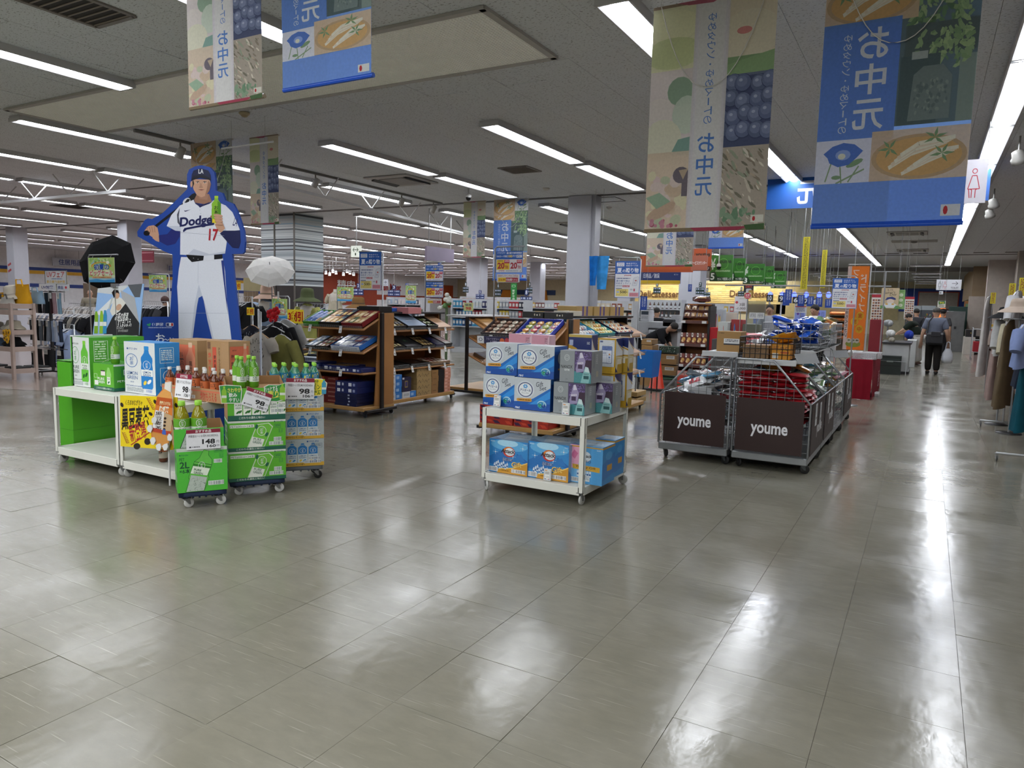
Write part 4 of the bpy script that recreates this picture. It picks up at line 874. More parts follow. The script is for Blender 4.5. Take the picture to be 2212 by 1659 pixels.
# lemon stack, partly behind the green one
F=Fr(618,1009,700,1004,.12); e=F.w; F.q=F.P(-.12,0,.12); F.w=e+.12; zb=.12; rdolly('grey dolly with black wheels under the blue lemon cartons',F,.3,'6c7178',zb,rad=.034,hexw='1b1b1c')
hs=(F.uz(660,889)[1]-zb)/2
for k in range(2): rcarton('lemon_tea_carton',('bottom' if k==0 else 'middle')+' blue and yellow carton of the three reading LEMON GREEN',F,.27,zb+k*(hs+.001),hs-.001,'8fa3b0',AL,ALS)
zt=zb+2*hs+.003; hf=F.uz(660,826)[1]-zt; open_box('top blue and yellow carton cut open, holding lemon tea bottles',F,zt,hf,F.uz(690,800,.27)[1]-zt,.27,'8fa3b0',AL)
zi=F.uz(630,830,.1)[1]-.06
c=F.P(F.w/2,.135,zt+.007); B().box(-F.w/2+.008,-.12,0,F.w/2-.008,.12,zi-zt-.009,KB).obj('inner_carton',None,c,F.a,label='brown inner carton under the blue bottles, inside the cut-open lemon carton',cat='box')
for i in range(5):
    for j in range(3):
        if (i,j) in ((1,0),(3,2),(4,0)): continue
        p=F.P(.05+i*(F.w-.1)/4+rnd.uniform(-.004,.004),.045+j*.085,zi); bot(bL,p.x,p.y,zi,'blue lemon tea bottle with green cap in the cut-open lemon carton','lemon tea bottles in the cut-open carton',F.a)
fcard('white price card 98 yen on the lemon carton stack',648,862,.215,.165,a_price('伊藤園お〜いお茶LEMONGREEN600ml','98','106'),.03,-.03)
def dr(P): P.t('NEW!爽快',1280,530,90,40,'3a6a2a',.04,-.1); P.t('レモン',1290,570,95,42,'3a6a2a',.05); P.t('×緑茶',1300,618,90,42,'3a6a2a',.05); bottle_shape(P,1395,522,40,130,'3f95b8','8fc93a','d5dcd0'); P.o(1370,560,12,16,'e8d23a',10)
shelf_talker('yellow shelf talker with a blue bottle, right of the lemon price card',[(1275,530),(1350,515),(1400,520),(1445,555),(1430,640),(1380,668),(1315,670),(1290,600)],-.008,350,690,4.046,'e3cf2a',dr)
# ---------------------------------------------------------------- standee of a baseball player
Y=4.9; ST=lambda x,y: aty(280+x/4.046,340+y/4.046,Y)
O=[(110,1400),(125,1393),(350,1392),(358,1300),(375,1050),(375,850),(300,820),(70,690),(66,650),(135,545),(160,532),(195,540),(290,485),(400,380),(505,275),(500,230),(502,150),(520,105),(570,78),(630,68),(700,85),(740,130),(750,200),(752,290),(810,310),(835,375),(905,405),(940,470),(975,570),(1000,650),(1008,740),(1000,830),(985,843),(895,845),(905,960),(950,1400),(968,1590)]
zl=.05; c=[ST(x,y) for x,y in O]; t=thing('cardboard_standee','tall blue cardboard standee of a baseball player holding a bat and a tea bottle','standee',(-6.6,Y,0)); L=t.location
poly=[(p.x-L.x,p.z) for p in c]+[(c[-1].x-L.x+.05,zl),(c[0].x-L.x-.02,zl)]
B().prism(poly[::-1],0,.02,M('173f92',.45,0,.02)).obj('board',t)
b=B(); b.box(poly[-1][0],-.06,0,poly[-2][0],.3,.05,M('173f92',.5))
for s in (.2,.8): u=poly[-1][0]+(poly[-2][0]-poly[-1][0])*s; b.add([(u-.01,.02,.05),(u-.01,.3,.05),(u-.01,.02,1.2),(u+.01,.02,.05),(u+.01,.3,.05),(u+.01,.02,1.2)],[(0,1,2),(5,4,3),(0,3,4,1),(1,4,5,2)],M('a58a62',.8))
b.obj('base',t)
P=PArt('y',Y,280,340,4.046); SK,SK2,JW,JS,NB='b98f76','8f6853','cfd1da','b7bbc8','1c2152'
P.p([(215,620),(225,590),(430,430),(545,320),(570,310),(590,330),(575,360),(470,430),(235,610)],'17171b'); P.o(498,385,38,26,'c9cbcf',16,-.7); P.p([(480,395),(505,362),(530,365),(512,400)],'17171b')
P.p([(445,640),(440,690),(400,755),(330,772),(262,735),(230,715),(255,680),(330,670),(370,620)],'242a6a'); P.p([(255,680),(260,740),(230,730),(200,705),(215,670)],SK)
P.p([(130,640),(165,600),(210,592),(245,615),(258,680),(240,720),(205,700),(150,665)],SK); P.o(150,662,28,24,'121216',14)
for k in range(4): P.l([(150+k*22,610-k*3),(168+k*18,655)],5,SK2)
P.p([(430,1590),(425,1300),(415,1130),(430,980),(450,870),(815,880),(835,1000),(850,1250),(890,1590),(735,1590),(700,1420),(635,1210),(605,1215),(570,1400),(548,1590)],JW)
P.p([(605,1110),(635,1210),(600,1230),(575,1400),(550,1590),(535,1590),(565,1300)],JS); P.p([(640,1210),(700,1420),(735,1590),(722,1590),(680,1420)],JS); P.p([(800,900),(822,900),(850,1250),(860,1380),(842,1250)],'2a3a7c'); P.l([(600,900),(598,1100)],4,JS); P.l([(425,1360),(860,1362)],2,'9a9eab')
P.p([(325,600),(365,505),(440,420),(560,370),(615,440),(735,375),(840,420),(900,480),(935,560),(965,635),(880,645),(830,650),(850,740),(835,840),(640,862),(442,850),(445,640),(400,640)],JW)
P.p([(325,600),(400,640),(445,645),(448,600)],JS); P.p([(820,560),(850,650),(845,740),(825,650)],JS); P.p([(560,800),(700,845),(835,820),(835,840),(640,862),(500,855)],JS); P.p([(415,500),(440,440),(430,520),(445,600),(420,570)],'4a4c58')
P.p([(560,372),(575,405),(618,435),(700,405),(735,378),(700,395),(620,410)],NB); P.p([(590,320),(695,320),(720,385),(650,408),(575,395),(565,370)],SK2); P.p([(600,320),(690,325),(680,372),(610,360)],'9b7460')
P.p([(545,215),(558,190),(700,195),(712,235),(700,290),(665,335),(630,350),(590,330),(560,280)],SK); P.p([(690,200),(712,235),(700,290),(660,338),(675,280)],SK2); P.o(541,235,9,28,SK,10); P.p([(558,195),(566,230),(556,260),(550,215)],'1a1616')
P.p([(578,213),(602,208),(612,214),(600,218)],'2a1d18'); P.p([(640,214),(655,208),(682,214),(660,219)],'2a1d18'); P.o(592,222,12,5,'e2d5cc',10); P.o(593,222,5,5,'1b1414',8); P.o(660,222,12,5,'e2d5cc',10); P.o(660,222,5,5,'1b1414',8)
P.p([(618,225),(628,225),(640,258),(612,262)],'a67d66'); P.l([(610,262),(642,262)],4,'7c5644'); P.p([(602,282),(630,278),(655,282),(630,290)],'8b4d44'); P.l([(602,282),(655,282)],2.5,'5d332c')
P.p([(540,205),(545,150),(560,115),(625,95),(690,115),(710,155),(712,205),(680,185),(600,178)],'141a3e'); P.p([(540,205),(560,160),(640,150),(700,180),(712,205),(690,195),(620,178)],'0e1020'); P.t('LA',604,102,44,40,'dfe2ea',.05)
P.p([(820,640),(965,640),(972,740),(955,795),(900,790),(790,665)],'1a1f4a'); P.p([(745,585),(810,560),(835,620),(800,658),(770,640)],SK)
bottle_shape(P,718,336,82,242,'7fb02a','a9c92f'); P.p([(720,540),(798,530),(795,575),(725,578)],'d6c42a'); P.p([(770,380),(800,400),(798,530),(775,535)],'4e861c'); P.v('お茶',740,420,38,80,'1c2a14',.03)
for k in range(4): P.o(775+k*4,508+k*24,42-k*3,13,SK,14,.15); P.l([(735+k*6,516+k*24),(812,522+k*24)],3,SK2)
P.o(715,520,9,14,SK2,8)
P.t('Dodge',440,512,285,105,NB,.07,-.1,.15); P.p([(468,640),(480,618),(600,595),(740,570),(740,590),(600,612),(500,632),(472,655)],NB); P.t('17',695,625,80,105,'a3202c',.06,.05)
P.p([(478,462),(486,466),(536,456),(492,474),(480,472)],NB); P.o(615,460,5,5,JS,8); P.o(622,490,5,5,JS,8); P.l([(440,655),(830,685)],2,'8f93a3')
P.p([(495,850),(650,860),(645,900),(545,915),(510,880)],'17171b'); P.p([(740,850),(812,848),(812,885),(740,892)],'17171b'); P.p([(650,860),(740,852),(740,895),(645,905)],JW); P.o(560,880,5,4,'8a8a8e',8); P.o(600,890,5,4,'8a8a8e',8)
P.t('LA',910,530,36,70,NB,.02,.3)
P.o(160,1462,10,8,'2c8a5a',8); P.o(178,1456,10,8,'2c8a5a',8); P.o(172,1470,8,8,'2c8a5a',8); P.t('伊藤園',195,1446,98,28,'cfd4e2',.03); P.rr(318,1446,384,1476,6,'dfe2ea'); P.r(322,1449,346,1473,'1c2f6a'); P.r(362,1449,381,1473,'b02c34'); P.o(352,1460,8,11,'dfe2ea',8); P.t('大谷翔平選手とお茶',165,1484,205,9,'aab4d4') if False else P.lines(165,1484,205,9,1,'aab4d4',.8); P.t('お',228,1540,80,80,'d5dae6',.04); P.t('〜い',300,1575,90,40,'d5dae6',.04)
P.put(t,'print',PRG)
# ================================================================ DETERGENT TROLLEY
white_trolley('white steel trolley stacked with boxed laundry detergent gifts',-2.94,4.7,-2.07,5.56)
def a_ariel():
    A=Art(80,76,'b4bbc1'); A.p([(0,58),(34,54),(80,20),(80,76),(0,76)],'1763b0'); A.p([(40,58),(60,42),(80,26),(80,44),(54,60),(30,66)],'2b86cf'); A.p([(0,58),(34,54),(42,47),(30,62),(0,66)],'0f4f9c'); A.p([(0,66),(80,58),(80,76),(0,76)],'0d4797')
    A.o(25,28,20,21,'c3cad0',30); A.o(25,28,16.5,17.5,'1c2a63',30); A.o(25,28,14.6,15.6,'d5d9dc',30)
    for k in range(6): a=k*PI/3; A.o(25+3.4*math.cos(a),20+3.4*math.sin(a),2.6,1.3,'3a8cc8',8,a+.8)
    A.t('アリエール',13,26.5,24,6,'1c2a63',.06,0,.15); A.t('Micro PRO',17,35,16,2.4,'6a7280')
    A.p([(7,50),(38,48),(40,54),(38,56),(8,57),(5,53)],'c98f35'); A.lines(9,51.5,28,3,1,'4d3a18',.7); A.t('Gift',48,7,16,11,'1b2036',.0,-.2,.2); A.t('Set',56,17,15,9,'1b2036',.0,-.2,.2)
    A.o(62,60,10,9,'9ec4d6',18,.3); A.o(61,62,9,8,'1f7aa8',16); A.o(58,63,5,4,'2f8a5a',12,.4); A.o(66,64,5,4,'123f86',12,-.4); A.blobs(53,55,72,70,12,('d5e6ee','4aa0c8'),.5,1.5,4); A.t('P&G',3,70,10,4.5,'d5dde4',.04,0,.2); return A
AA=a_ariel(); AAS=Art(60,76,'0f3f86').r(0,0,60,12,'1a5aa5').o(30,28,16,17,'1c2a63',24).o(30,28,14,15,'8f9aa8',24).r(18,52,42,56,'9a7530')
def a_nanox():
    A=Art(86,76,'858b8f'); A.r(40,0,86,76,'4a3d63'); A.blobs(41,1,85,40,120,('5d4d7c','3a2f50','75639a'),.8,2.,6); A.p([(62,22),(86,20),(86,50),(64,46)],'332036'); A.p([(40,48),(86,56),(86,76),(40,76)],'3f7f86'); A.lines(41,52,44,24,9,'58999c',.3); A.ring(19,17,7,7.5,.8,'c9ced0'); A.ring(19,17,4,4,.6,'c9ced0'); A.t('NANOX',3,35,32,8,'1b1c1f',.02); A.t('one',13,44,14,5,'d6dadc'); A.t('LION',17,68,5,1.8,'22242a')
    A.p([(54,4),(60,3),(66,16),(70,24),(66,48),(46,52),(44,42),(50,20)],'8f86a8'); A.p([(55,4),(60,3),(65,15),(54,17)],'c3bfd0'); A.t('NANOX',48,26,17,5,'e0dcea',.03,-.1); A.r(50,32,62,42,'3b2a4a'); A.p([(70,36),(78,38),(84,54),(80,76),(58,76),(64,54)],'7fb0b2'); A.p([(70,36),(78,38),(82,50),(68,48)],'b9cdd0'); A.r(66,58,80,66,'1f4d52'); A.t('NANOX',66,52,14,4,'123a3e',.02); return A
AN=a_nanox(); ANS=Art(50,76,'8b9194').lines(20,8,8,24,5,'b9bec0').r(22,48,32,62,'a5a390').r(8,4,14,40,'7d8386')
def a_gold(front):
    A=Art(50,82,'b08a2a')
    if front: A.r(4,4,46,66,'c3c7cd'); [A.l([(4,a),(46,b)],.4,'a2a7ae') for a,b in ((10,40),(30,8),(60,30),(50,66))]; A.rr(12,18,40,58,2,'3d4b78'); A.rr(13,19,39,57,2,'c9cdd6'); A.r(13,19,39,28,'6a7fb4'); A.t('水回り清潔の',15,20.5,22,3,'27325c',.02); A.t('お洗濯セット',15,24.5,22,3,'27325c',.02); A.l([(13,40),(39,40)],.4,'3d4b78'); A.l([(26,30),(26,57)],.4,'3d4b78'); A.lines(15,32,9,6,3,'4d5a80'); A.o(33,37,2.5,2,'b0703a',8); A.o(33,44,2.5,2,'4a6aa5',8); A.box(31,48,35,54,.5,'4d5a80'); A.r(6,6,14,10,'4d5a80'); A.t('KAO',40,5,5,2,'27325c'); A.p([(0,68),(50,66),(50,82),(0,82)],'c29a2f'); A.t('ギフトセット',30,76,14,2,'6d5310')
    else: A.r(0,0,50,40,'d0d3d8'); A.p([(0,0),(50,0),(50,24),(20,14),(0,4)],'16265f'); A.p([(10,10),(50,26),(50,30),(8,10)],'b08a2a'); A.p([(0,40),(50,44),(50,76),(0,76)],'c7bd9a'); A.p([(20,52),(50,48),(50,78),(10,78)],'a88a34'); [A.rr(14+k*8,48,20+k*8,60,1,'d9d6cb') for k in range(4)]; A.p([(0,66),(18,78),(0,78)],'16265f'); A.r(0,78,50,82,'a88a34')
    return A
AGF,AGB=a_gold(1),a_gold(0)
def a_attw():
    A=Art(50,50,'cfd2d6'); A.p([(0,0),(50,0),(50,30),(18,10),(0,8)],'16265f'); A.p([(0,7),(18,10),(50,30),(50,33),(16,12),(0,10)],'b08a2a'); A.r(0,0,50,2,'b39a4a'); A.t('Attack',6,30,24,9,'1c1d24',.06,0,.1); A.p([(14,26),(26,25),(34,32),(24,28)],'c05a2a'); A.t('KAO',40,5,6,2,'d6dae2'); A.r(2,4,10,8,'9aa3c0'); return A
def attack_mark(A,x,y,s):
    A.o(x,y,s,s*.98,'b5352c',24); A.p([(x-s,y),(x-s*.7,y-s*.7),(x,y-s),(x+s*.7,y-s*.6),(x,y-s*.2)],'c8752e'); A.o(x+s*.12,y-s*.02,s*.8,s*.74,'d5dae0',24); A.t('Attack',x-s*1.3,y-s*.5,s*2.3,s*.75,'1c1d24',.06,0,.1); A.t('アタック',x-s*.2,y+s*.28,s*.8,s*.25,'1c1d24',.02)
def a_gift():
    A=Art(96,94,'2f7fbe'); A.o(50,14,46,16,'5aa2d2',20); A.o(46,8,26,10,'9fcbe6',16); A.p([(0,50),(30,30),(60,60),(20,76),(0,70)],'2369ad'); A.p([(70,34),(96,52),(96,60),(64,52)],'1e5fa6'); A.p([(60,44),(80,34),(90,54),(58,58)],'2a70b4')
    for x,y in ((16,36),(60,44),(84,18),(24,66)): A.l([(x-7,y),(x+7,y)],.5,'cfe6f4'); A.l([(x,y-7),(x,y+7)],.5,'cfe6f4'); A.o(x,y,1.6,1.6,'e6f2f8',8)
    A.p([(96,58),(96,94),(20,94),(24,84),(60,78)],'c08a2e'); A.p([(96,58),(60,78),(24,84),(24,82),(60,75),(96,55)],'e0c06a'); attack_mark(A,50,32,15); A.t('抗菌EX',34,49,26,10,'d5dce6',.1); A.t('抗菌EX',34,49,26,10,'1c2d6a',.03); A.t('Gift',57,58,25,14,'8a5a14',.09,-.06,.1); A.t('Gift',57,58,25,14,'e2bd62',.03,-.06,.1)
    for k in range(8): A.rr(12+k*4.6,70-(k%3)*4,16+k*4.6,82-(k%3)*3,1,'c5d2de'); A.r(12.5+k*4.6,75-(k%3)*4,15.5+k*4.6,79-(k%3)*3,'27548f'); A.r(13.5+k*4.6,67-(k%3)*4,15+k*4.6,70-(k%3)*4,'e6eef4')
    A.bars(2,80,20,10); A.lines(30,85,20,3,1,'6a4a12',.7); A.bars(58,80,32,8); A.r(3,4,14,8,'8fb8d8'); A.t('KAO',86,5,8,3,'d6e2ec'); return A
AGi=a_gift(); ATop=Art(90,60,'5f8fbb').r(0,0,90,60,'7ea3c4').p([(10,10),(60,4),(80,40),(30,54)],'a9c0d4').o(45,30,20,14,'c3d0da',16).p([(0,40),(30,60),(0,60)],'4a78aa').lines(20,24,50,10,2,'6d8aa8')
def a_var():
    A=Art(80,90,'6aa6d2'); A.p([(0,0),(34,0),(28,40),(0,60)],'d79ab5'); A.p([(10,12),(20,20),(12,34),(2,26)],'c76a92'); A.p([(34,0),(80,0),(80,90),(40,90),(20,50)],'4a93c9'); A.r(0,2,80,5,'b98a2e'); A.o(40,26,12,12,'c9d2da',20); A.t('Attack',26,20,28,8,'1c1d24',.05,0,.1); A.t('ZERO',28,34,24,6,'1c2d6a'); A.p([(6,46),(74,48),(74,60),(8,57)],'c49a38'); A.t('Variety Gift',14,48,50,7,'54380c',.03,.03,.2)
    for k in range(6): A.rr(18+k*6,60,23+k*6,74,1,'c5d2de'); A.r(18.6+k*6,66,22.4+k*6,70,'27548f')
    A.r(26,70,50,84,'d0d6da'); A.lines(28,72,20,10,3,'8a949c'); A.bars(3,78,18,8); A.t('KAO',66,7,9,3,'d6e2ec'); return A
AV=a_var(); AVS=Art(60,90,'2f80bd').r(0,2,60,6,'b98a2e').p([(0,40),(60,20),(60,70),(0,80)],'2a70b4').r(22,46,46,60,'b98a2e').o(30,24,16,10,'4a93c9',14)
Z=.65
def det(px0,px1,pyb,pyt,zs,d,hexc,front,right,name,label,top=None,pyb1=None,dy=0,rz=0):
    x0,x1,y,h=rest(px0,px1,pyb,pyt,zs,pyb1); return carton(name,label,'box',x0,x1,y+dy,d,zs,h,hexc,front,right,top,None,None,PRG,.35,False,rz,.002),(x0,x1,y,h)
K=5.027; u=lambda x:980+x/K; v=lambda y:640+y/K
o,q=det(u(318),u(655),v(1172),v(840),Z,.22,'9aa2a8',AA,AAS,'detergent_gift_box','blue Gift Set detergent box at bottom left of the stack of four',None,v(1195)); hL=q[3]
o2,q2=det(u(655),u(1046),v(1217),v(875),Z,.22,'9aa2a8',AA,AAS,'detergent_gift_box','blue Gift Set detergent box at bottom right of the stack of four',None,v(1240))
for qq,lb,dx in ((q,'left',.0),(q2,'right',.006)): carton('detergent_gift_box','blue Gift Set detergent box at top %s of the stack of four'%lb,'box',qq[0]+.008+dx,qq[1]+.008+dx,qq[2]+.02,.22,Z+qq[3]+.002,qq[3],'9aa2a8',AA,AAS,None,None,None,PRG,.35,False,0,.002)
x0,x1,y,h=rest(u(1080),u(1420),v(1262),v(925),Z,v(1278)); w1=x1-x0
carton('detergent_gift_box','silver NANOX detergent box at the bottom, with a price tag in front','box',x0,x1,y,.2,Z,h,'6f757a',AN,ANS,None,None,None,PRG,.3,False,0,.002)
carton('detergent_gift_box','silver NANOX detergent box on top of the silver boxes','box',x0+.03,x1+.03,y+.03,.2,Z+h+.002,h,'6f757a',AN,ANS,None,None,None,PRG,.3,False,0,.002)
carton('detergent_gift_box','purple NANOX detergent box behind the bottom silver one, half seen','box',x1-.17,x1+.13,y+.215,.16,Z,h*.98,'8b9194',AN,ANS,None,None,None,PRG,.3,False,0,.002)
yg=y+.43; xg=x1+.02; hg=.33; xg=aty(u(1555),v(850),yg).x; xh=aty(u(1752),v(850),yg).x
hg=(aty(u(1640),v(455),yg).z-Z)/2
for k in range(2): carton('detergent_gift_box',('lower' if k==0 else 'upper')+' white and gold detergent box of the right-hand pair','box',xg,xh,yg,.14,Z+k*(hg+.002),hg-.002,'a9842b',AGF,AGB,None,None,None,PRG,.3,False,0,.002)
yg2=yg+.17; xg2=aty(u(1752),v(850),yg2).x-.02; xh2=aty(u(1885),v(850),yg2).x
for k in range(2): carton('detergent_gift_box',('lower' if k==0 else 'upper')+' navy and gold detergent box standing at the back right corner','box',xg2-.06,xh2,yg2,.12,Z+k*(hg+.004),hg,'a9842b',AGB if k else AGF,AGB,None,None,None,PRG,.3,False,0,.002)
yw=yg2+.02; carton('detergent_gift_box','white and navy detergent box behind the silver boxes','box',aty(u(1250),v(500),yw).x,aty(u(1500),v(500),yw).x,yw,.12,Z,aty(u(1350),v(415),yw).z-Z,'c3c6cb',a_attw(),AGB,None,None,None,PRG,.3,False,0,.002)
yp=5.38
for k,(a,c) in enumerate(((600,850),(850,1040))): carton('pink_gift_box',('left' if k==0 else 'right')+' pale pink gift box behind the Gift Set boxes','box',aty(u(a),v(450),yp).x,aty(u(c),v(450),yp).x,yp-.0,.12,Z,aty(u(700),v(410),yp).z-Z,'d0a9b4',Art(80,160,'d2adb8').p([(0,0),(80,0),(40,40),(0,30)],'c58c9c').box(60,8,72,24,1,'7a4a58').lines(62,10,8,12,3,'7a4a58'),None,None,None,None,PRG,.3,False)
def mini_card(label,x,y,z):
    t=thing('price_tag_stand',label,'price tag',(x,y,z),(-.1,0,0)); w,h=.062,.09; B().box(-w/2,0,0,w/2,.012,h,M('cfd0cf',.3),.003).obj('case',t); Art(62,90,'d6d6d2').box(5,5,57,85,2,'4a6fa5').r(8,8,30,14,'d08a2e').lines(10,20,40,22,4,'4b4d52').t('1,320',14,58,36,8,'2a2c30').r(9,76,24,81,'2c3a6a').r(40,76,54,81,'a33a3a').on(t,w-.006,h-.006,(0,-.0005,.003)); return t
mini_card('small price tag stand before the bottom left Gift Set box',aty(u(600),0,q[2]).x,q[2]-.05,Z)
mini_card('small price tag stand before the bottom silver box',aty(u(1398),0,y).x,y-.06,Z)
Z=.14; K=5.672; u=lambda x:1010+x/K; v=lambda y:860+y/K
def low(px0,px1,pyt,Y,d,art,side,top,label,hexc='3a7fb8'):
    xa,xc=aty(px0,1000,Y).x,aty(px1,1000,Y).x; carton('detergent_gift_box',label,'box',xa,xc,Y,d,Z,aty((px0+px1)/2,pyt,Y).z-Z,hexc,art,side,top,None,None,PRG,.35,False,0,.002)
low(u(265),u(735),v(520),4.77,.3,AGi,ATop,ATop,'left blue Attack Gift box on the lower shelf')
low(u(742),u(1240),v(552),4.78,.3,AGi,ATop,ATop,'middle blue Attack Gift box on the lower shelf')
low(u(1255),u(1655),v(585),4.83,.24,AV,AVS,ATop,'pink and blue Variety Gift box on the lower shelf, behind the corner post')
low(u(1560),u(1800),v(505),5.14,.2,AVS,AVS,ATop,'blue detergent box at the back right of the lower shelf','2f80bd')
mini_card('small price tag stand before the middle Attack Gift box',aty(u(1145),0,4.74).x,4.745,Z)
q=at(u(1825),v(875),Z); t=thing('wire_holder','empty silver wire price holder on the lower shelf','holder',(q.x,q.y,Z)); b=B()
for s in (-1,1): b.tube([(s*.015,0,.002),(s*.01,.005,.1),(s*.018,0,.13)],.002,M('b9bbbd',.25,.8),5)
b.tube([(-.015,0,.003),(.015,0,.003)],.002,M('b9bbbd',.25,.8),5); b.obj('wire',t)
# ================================================================ GIFT ISLANDS
WD=M('9a6b3c',.45,0,.1,5); WD2=M('a9824c',.45,0,.08,5); BK=M('171516',.4); WR=M('9b9ea0',.3,.8)
class Unit:
    """tilted-shelf gift stand: u along its front, v towards its back, turned by a"""
    def __init__(s,label,q,a,L,D,H,shelves,tags=(),left='9a6b3c',right='9a6b3c',topc=None,deck=.13,back=True):
        s.q,s.a,s.L,s.D,s.H=Vector((q[0],q[1],0)),a,L,D,H; s.sh=shelves
        t=s.t=thing('gift_stand',label,'display stand',s.q,a); 
        B().box(0,0,deck-.05,L,D,deck,WD2,.006).obj('base_deck',t)
        if back: B().box(.02,D-.03,deck,L-.02,D-.015,H-.05,WD).obj('back_panel',t)
        for x,hc in ((0,left),(L-.02,right)):
            if hc: B().add([(x,.22,deck),(x,D-.02,deck),(x,D-.02,H),(x,.3,H),(x+.02,.22,deck),(x+.02,D-.02,deck),(x+.02,D-.02,H),(x+.02,.3,H)],[(0,1,2,3),(7,6,5,4),(0,3,7,4),(3,2,6,7),(1,5,6,2)],M(hc,.45,0,.08,5)).obj('side_panel',t)
        for x in (-.035,L): B().box(x,D*.5,.06,x+.035,D*.5+.05,H,BK,.003).obj('post',t); B().box(x-.01,.02,.06,x+.045,D,.095,BK,.004).obj('foot_rail',t)
        for x in (.03,L-.03):
            for y in (.05,D-.05): caster(t,x,y,.08,.032,'222222','4b4b4d')
        if topc: B().box(-.02,D*.35,H,L+.02,D+.02,H+.025,M(topc,.4),.004).obj('top_board',t)
        for z,th,dd in shelves:
            b=B(); b.T=Matrix.Translation((0,.0,z))@Matrix.Rotation(th,4,'X'); b.box(.005,0,-.025,L-.005,dd,-.001,WD,.008); b.obj('shelf',t)
            b=B(); b.T=Matrix.Translation((0,.0,z))@Matrix.Rotation(th,4,'X')
            for h in (.018,.036): b.tube([(.01,.004,h),(L-.01,.004,h)],.0022,WR,4,False)
            for k in range(int(L/.035)): b.tube([(.015+k*.035,.004,0),(.015+k*.035,.004,.037)],.0018,WR,4,False)
            b.obj('wire_fence',t)
            for i in range(max(2,int(L/.38))):
                o=B().box(-.022,-.008,-.06,.022,-.005,.028,M('d6d6d4',.4)).obj('price_tag',t); o.location=(L*(i+.3)/max(2,int(L/.38)),-.003,z-.0); o.rotation_euler=(-.25,rnd.uniform(-.08,.08),0)
                Art(44,90).lines(5,8,32,20,3,'55585c').r(8,56,36,64,'2b2d31').r(18,72,36,80,'2b2d31').on(o,.04,.086,(0,-.0085,-.059))
    def P(s,u,v,z): return s.q+Vector((u*math.cos(s.a)-v*math.sin(s.a),u*math.sin(s.a)+v*math.cos(s.a),z))
    def on(s,i,u,v=.02):
        z,th,dd=s.sh[i]; return s.P(u,v*math.cos(th),z+v*math.sin(th)),(th,0,s.a)
def gift_box(U,i,u,w,d,h,hexo,label,cont=None,v=.02,inner='1d1a1a',lid=None,art=None,group=None,side=None):
    """an open gift tray (cont = rows, columns, shape, colours) or a closed one with a printed lid"""
    p,r=U.on(i,u+w/2,v) if not isinstance(i,float) else (U.P(u+w/2,v,i),(0,0,U.a))
    t=thing('gift_box',label,'gift box',p,r,group); m=M(hexo,.35,0,.03)
    if cont is None:
        B().box(-w/2,0,.001,w/2,d,h,m,.004).obj('box',t)
        if art:
            o=art.on(t,w-.01,d-.01,(0,.005,h+.0005),(-PI/2,0,0),'lid_print',PRG)
            o.rotation_euler=(-PI/2,0,0)
        if side: side.on(t,w,h,(0,0,0),0,'front_print',PRG)
        return t
    b=B(); b.box(-w/2,0,.001,w/2,d,.012,M(inner,.5)); e=.008
    b.box(-w/2,0,.001,w/2,e,h,m); b.box(-w/2,d-e,.001,w/2,d,h,m); b.box(-w/2,0,.001,-w/2+e,d,h,m); b.box(w/2-e,0,.001,w/2,d,h,m); b.obj('tray',t)
    if side: side.on(t,w,h,(0,0,0),0,'front_print',PRG)
    nr,nc,shape,cols=cont[:4]; cw,cd=(w-2*e)/nc,(d-2*e)/nr; cache={}
    for k,(rr_,cc) in enumerate((a,c) for a in range(nr) for c in range(nc)):
        hc=cols[(cc+rr_*3+(k*7)//5)%len(cols)] if len(cols)>2 else cols[(rr_+cc)%len(cols)]
        key=hc
        if key not in cache:
            b=B(); mm=M(hc,.22,.0,.08,30,coat=.5); ml=M(cont[4],.35) if len(cont)>4 else mm
            if shape=='can': b.T=Matrix.Translation((0,-cd*.44,h*.55))@Matrix.Rotation(-PI/2,4,'X'); R=min(cw*.44,h*.6); b.lathe([(R*.9,0),(R,.006),(R,cd*.86),(R*.9,cd*.88)],mm,12); b.lathe([(R*1.01,cd*.25),(R*1.01,cd*.6)],ml,12)
            elif shape=='jar': R=min(cw,cd)*.44; b.lathe([(R*.8,.012),(R,h*.5),(R*1.05,h*.6)],mm,12); b.lathe([(R*.8,h*.61),(R*.5,h*.66),(.001,h*.66)],mm,12); b.lathe([(R*.45,h*.67),(R*.4,h*.7)],ml,8)
            elif shape=='pillow': b.ell((0,0,h*.6),(cw*.47,cd*.46,h*.4),mm,8,5); b.box(-cw*.3,-cd*.2,h*.92,cw*.3,cd*.15,h*1.01,ml)
            else: b.box(-cw*.46,-cd*.47,.012,cw*.46,cd*.47,h*.95,mm,.004); b.box(-cw*.3,-cd*.3,h*.95,cw*.3,cd*.1,h*.955,ml)
            cache[key]=b.mesh(shape if shape in('can','jar') else 'pack')
        link(cache[key].name.split('.')[0],cache[key],t,(-w/2+e+cw*(cc+.5),e+cd*(rr_+.5),0))
    return t
def stack(U,u,v,w,d,h,n,hexo,label,group,z=.131,front=None,jit=.006,cat_side=None):
    for k in range(n):
        p=U.P(u+w/2+rnd.uniform(-jit,jit),v+rnd.uniform(0,jit),z+k*(h+.001)); t=thing('gift_carton',label,'gift box',p,U.a,group)
        B().box(-w/2,0,0,w/2,d,h,M(hexo,.4,0,.05),.003).obj('box',t)
        if front: front.on(t,w,h,(0,0,0),0,'front_print',PRG)
        if cat_side: cat_side.on(t,d,h,(w/2,d/2,0),PI/2,'side_print',PRG)
NV_='1a2458'
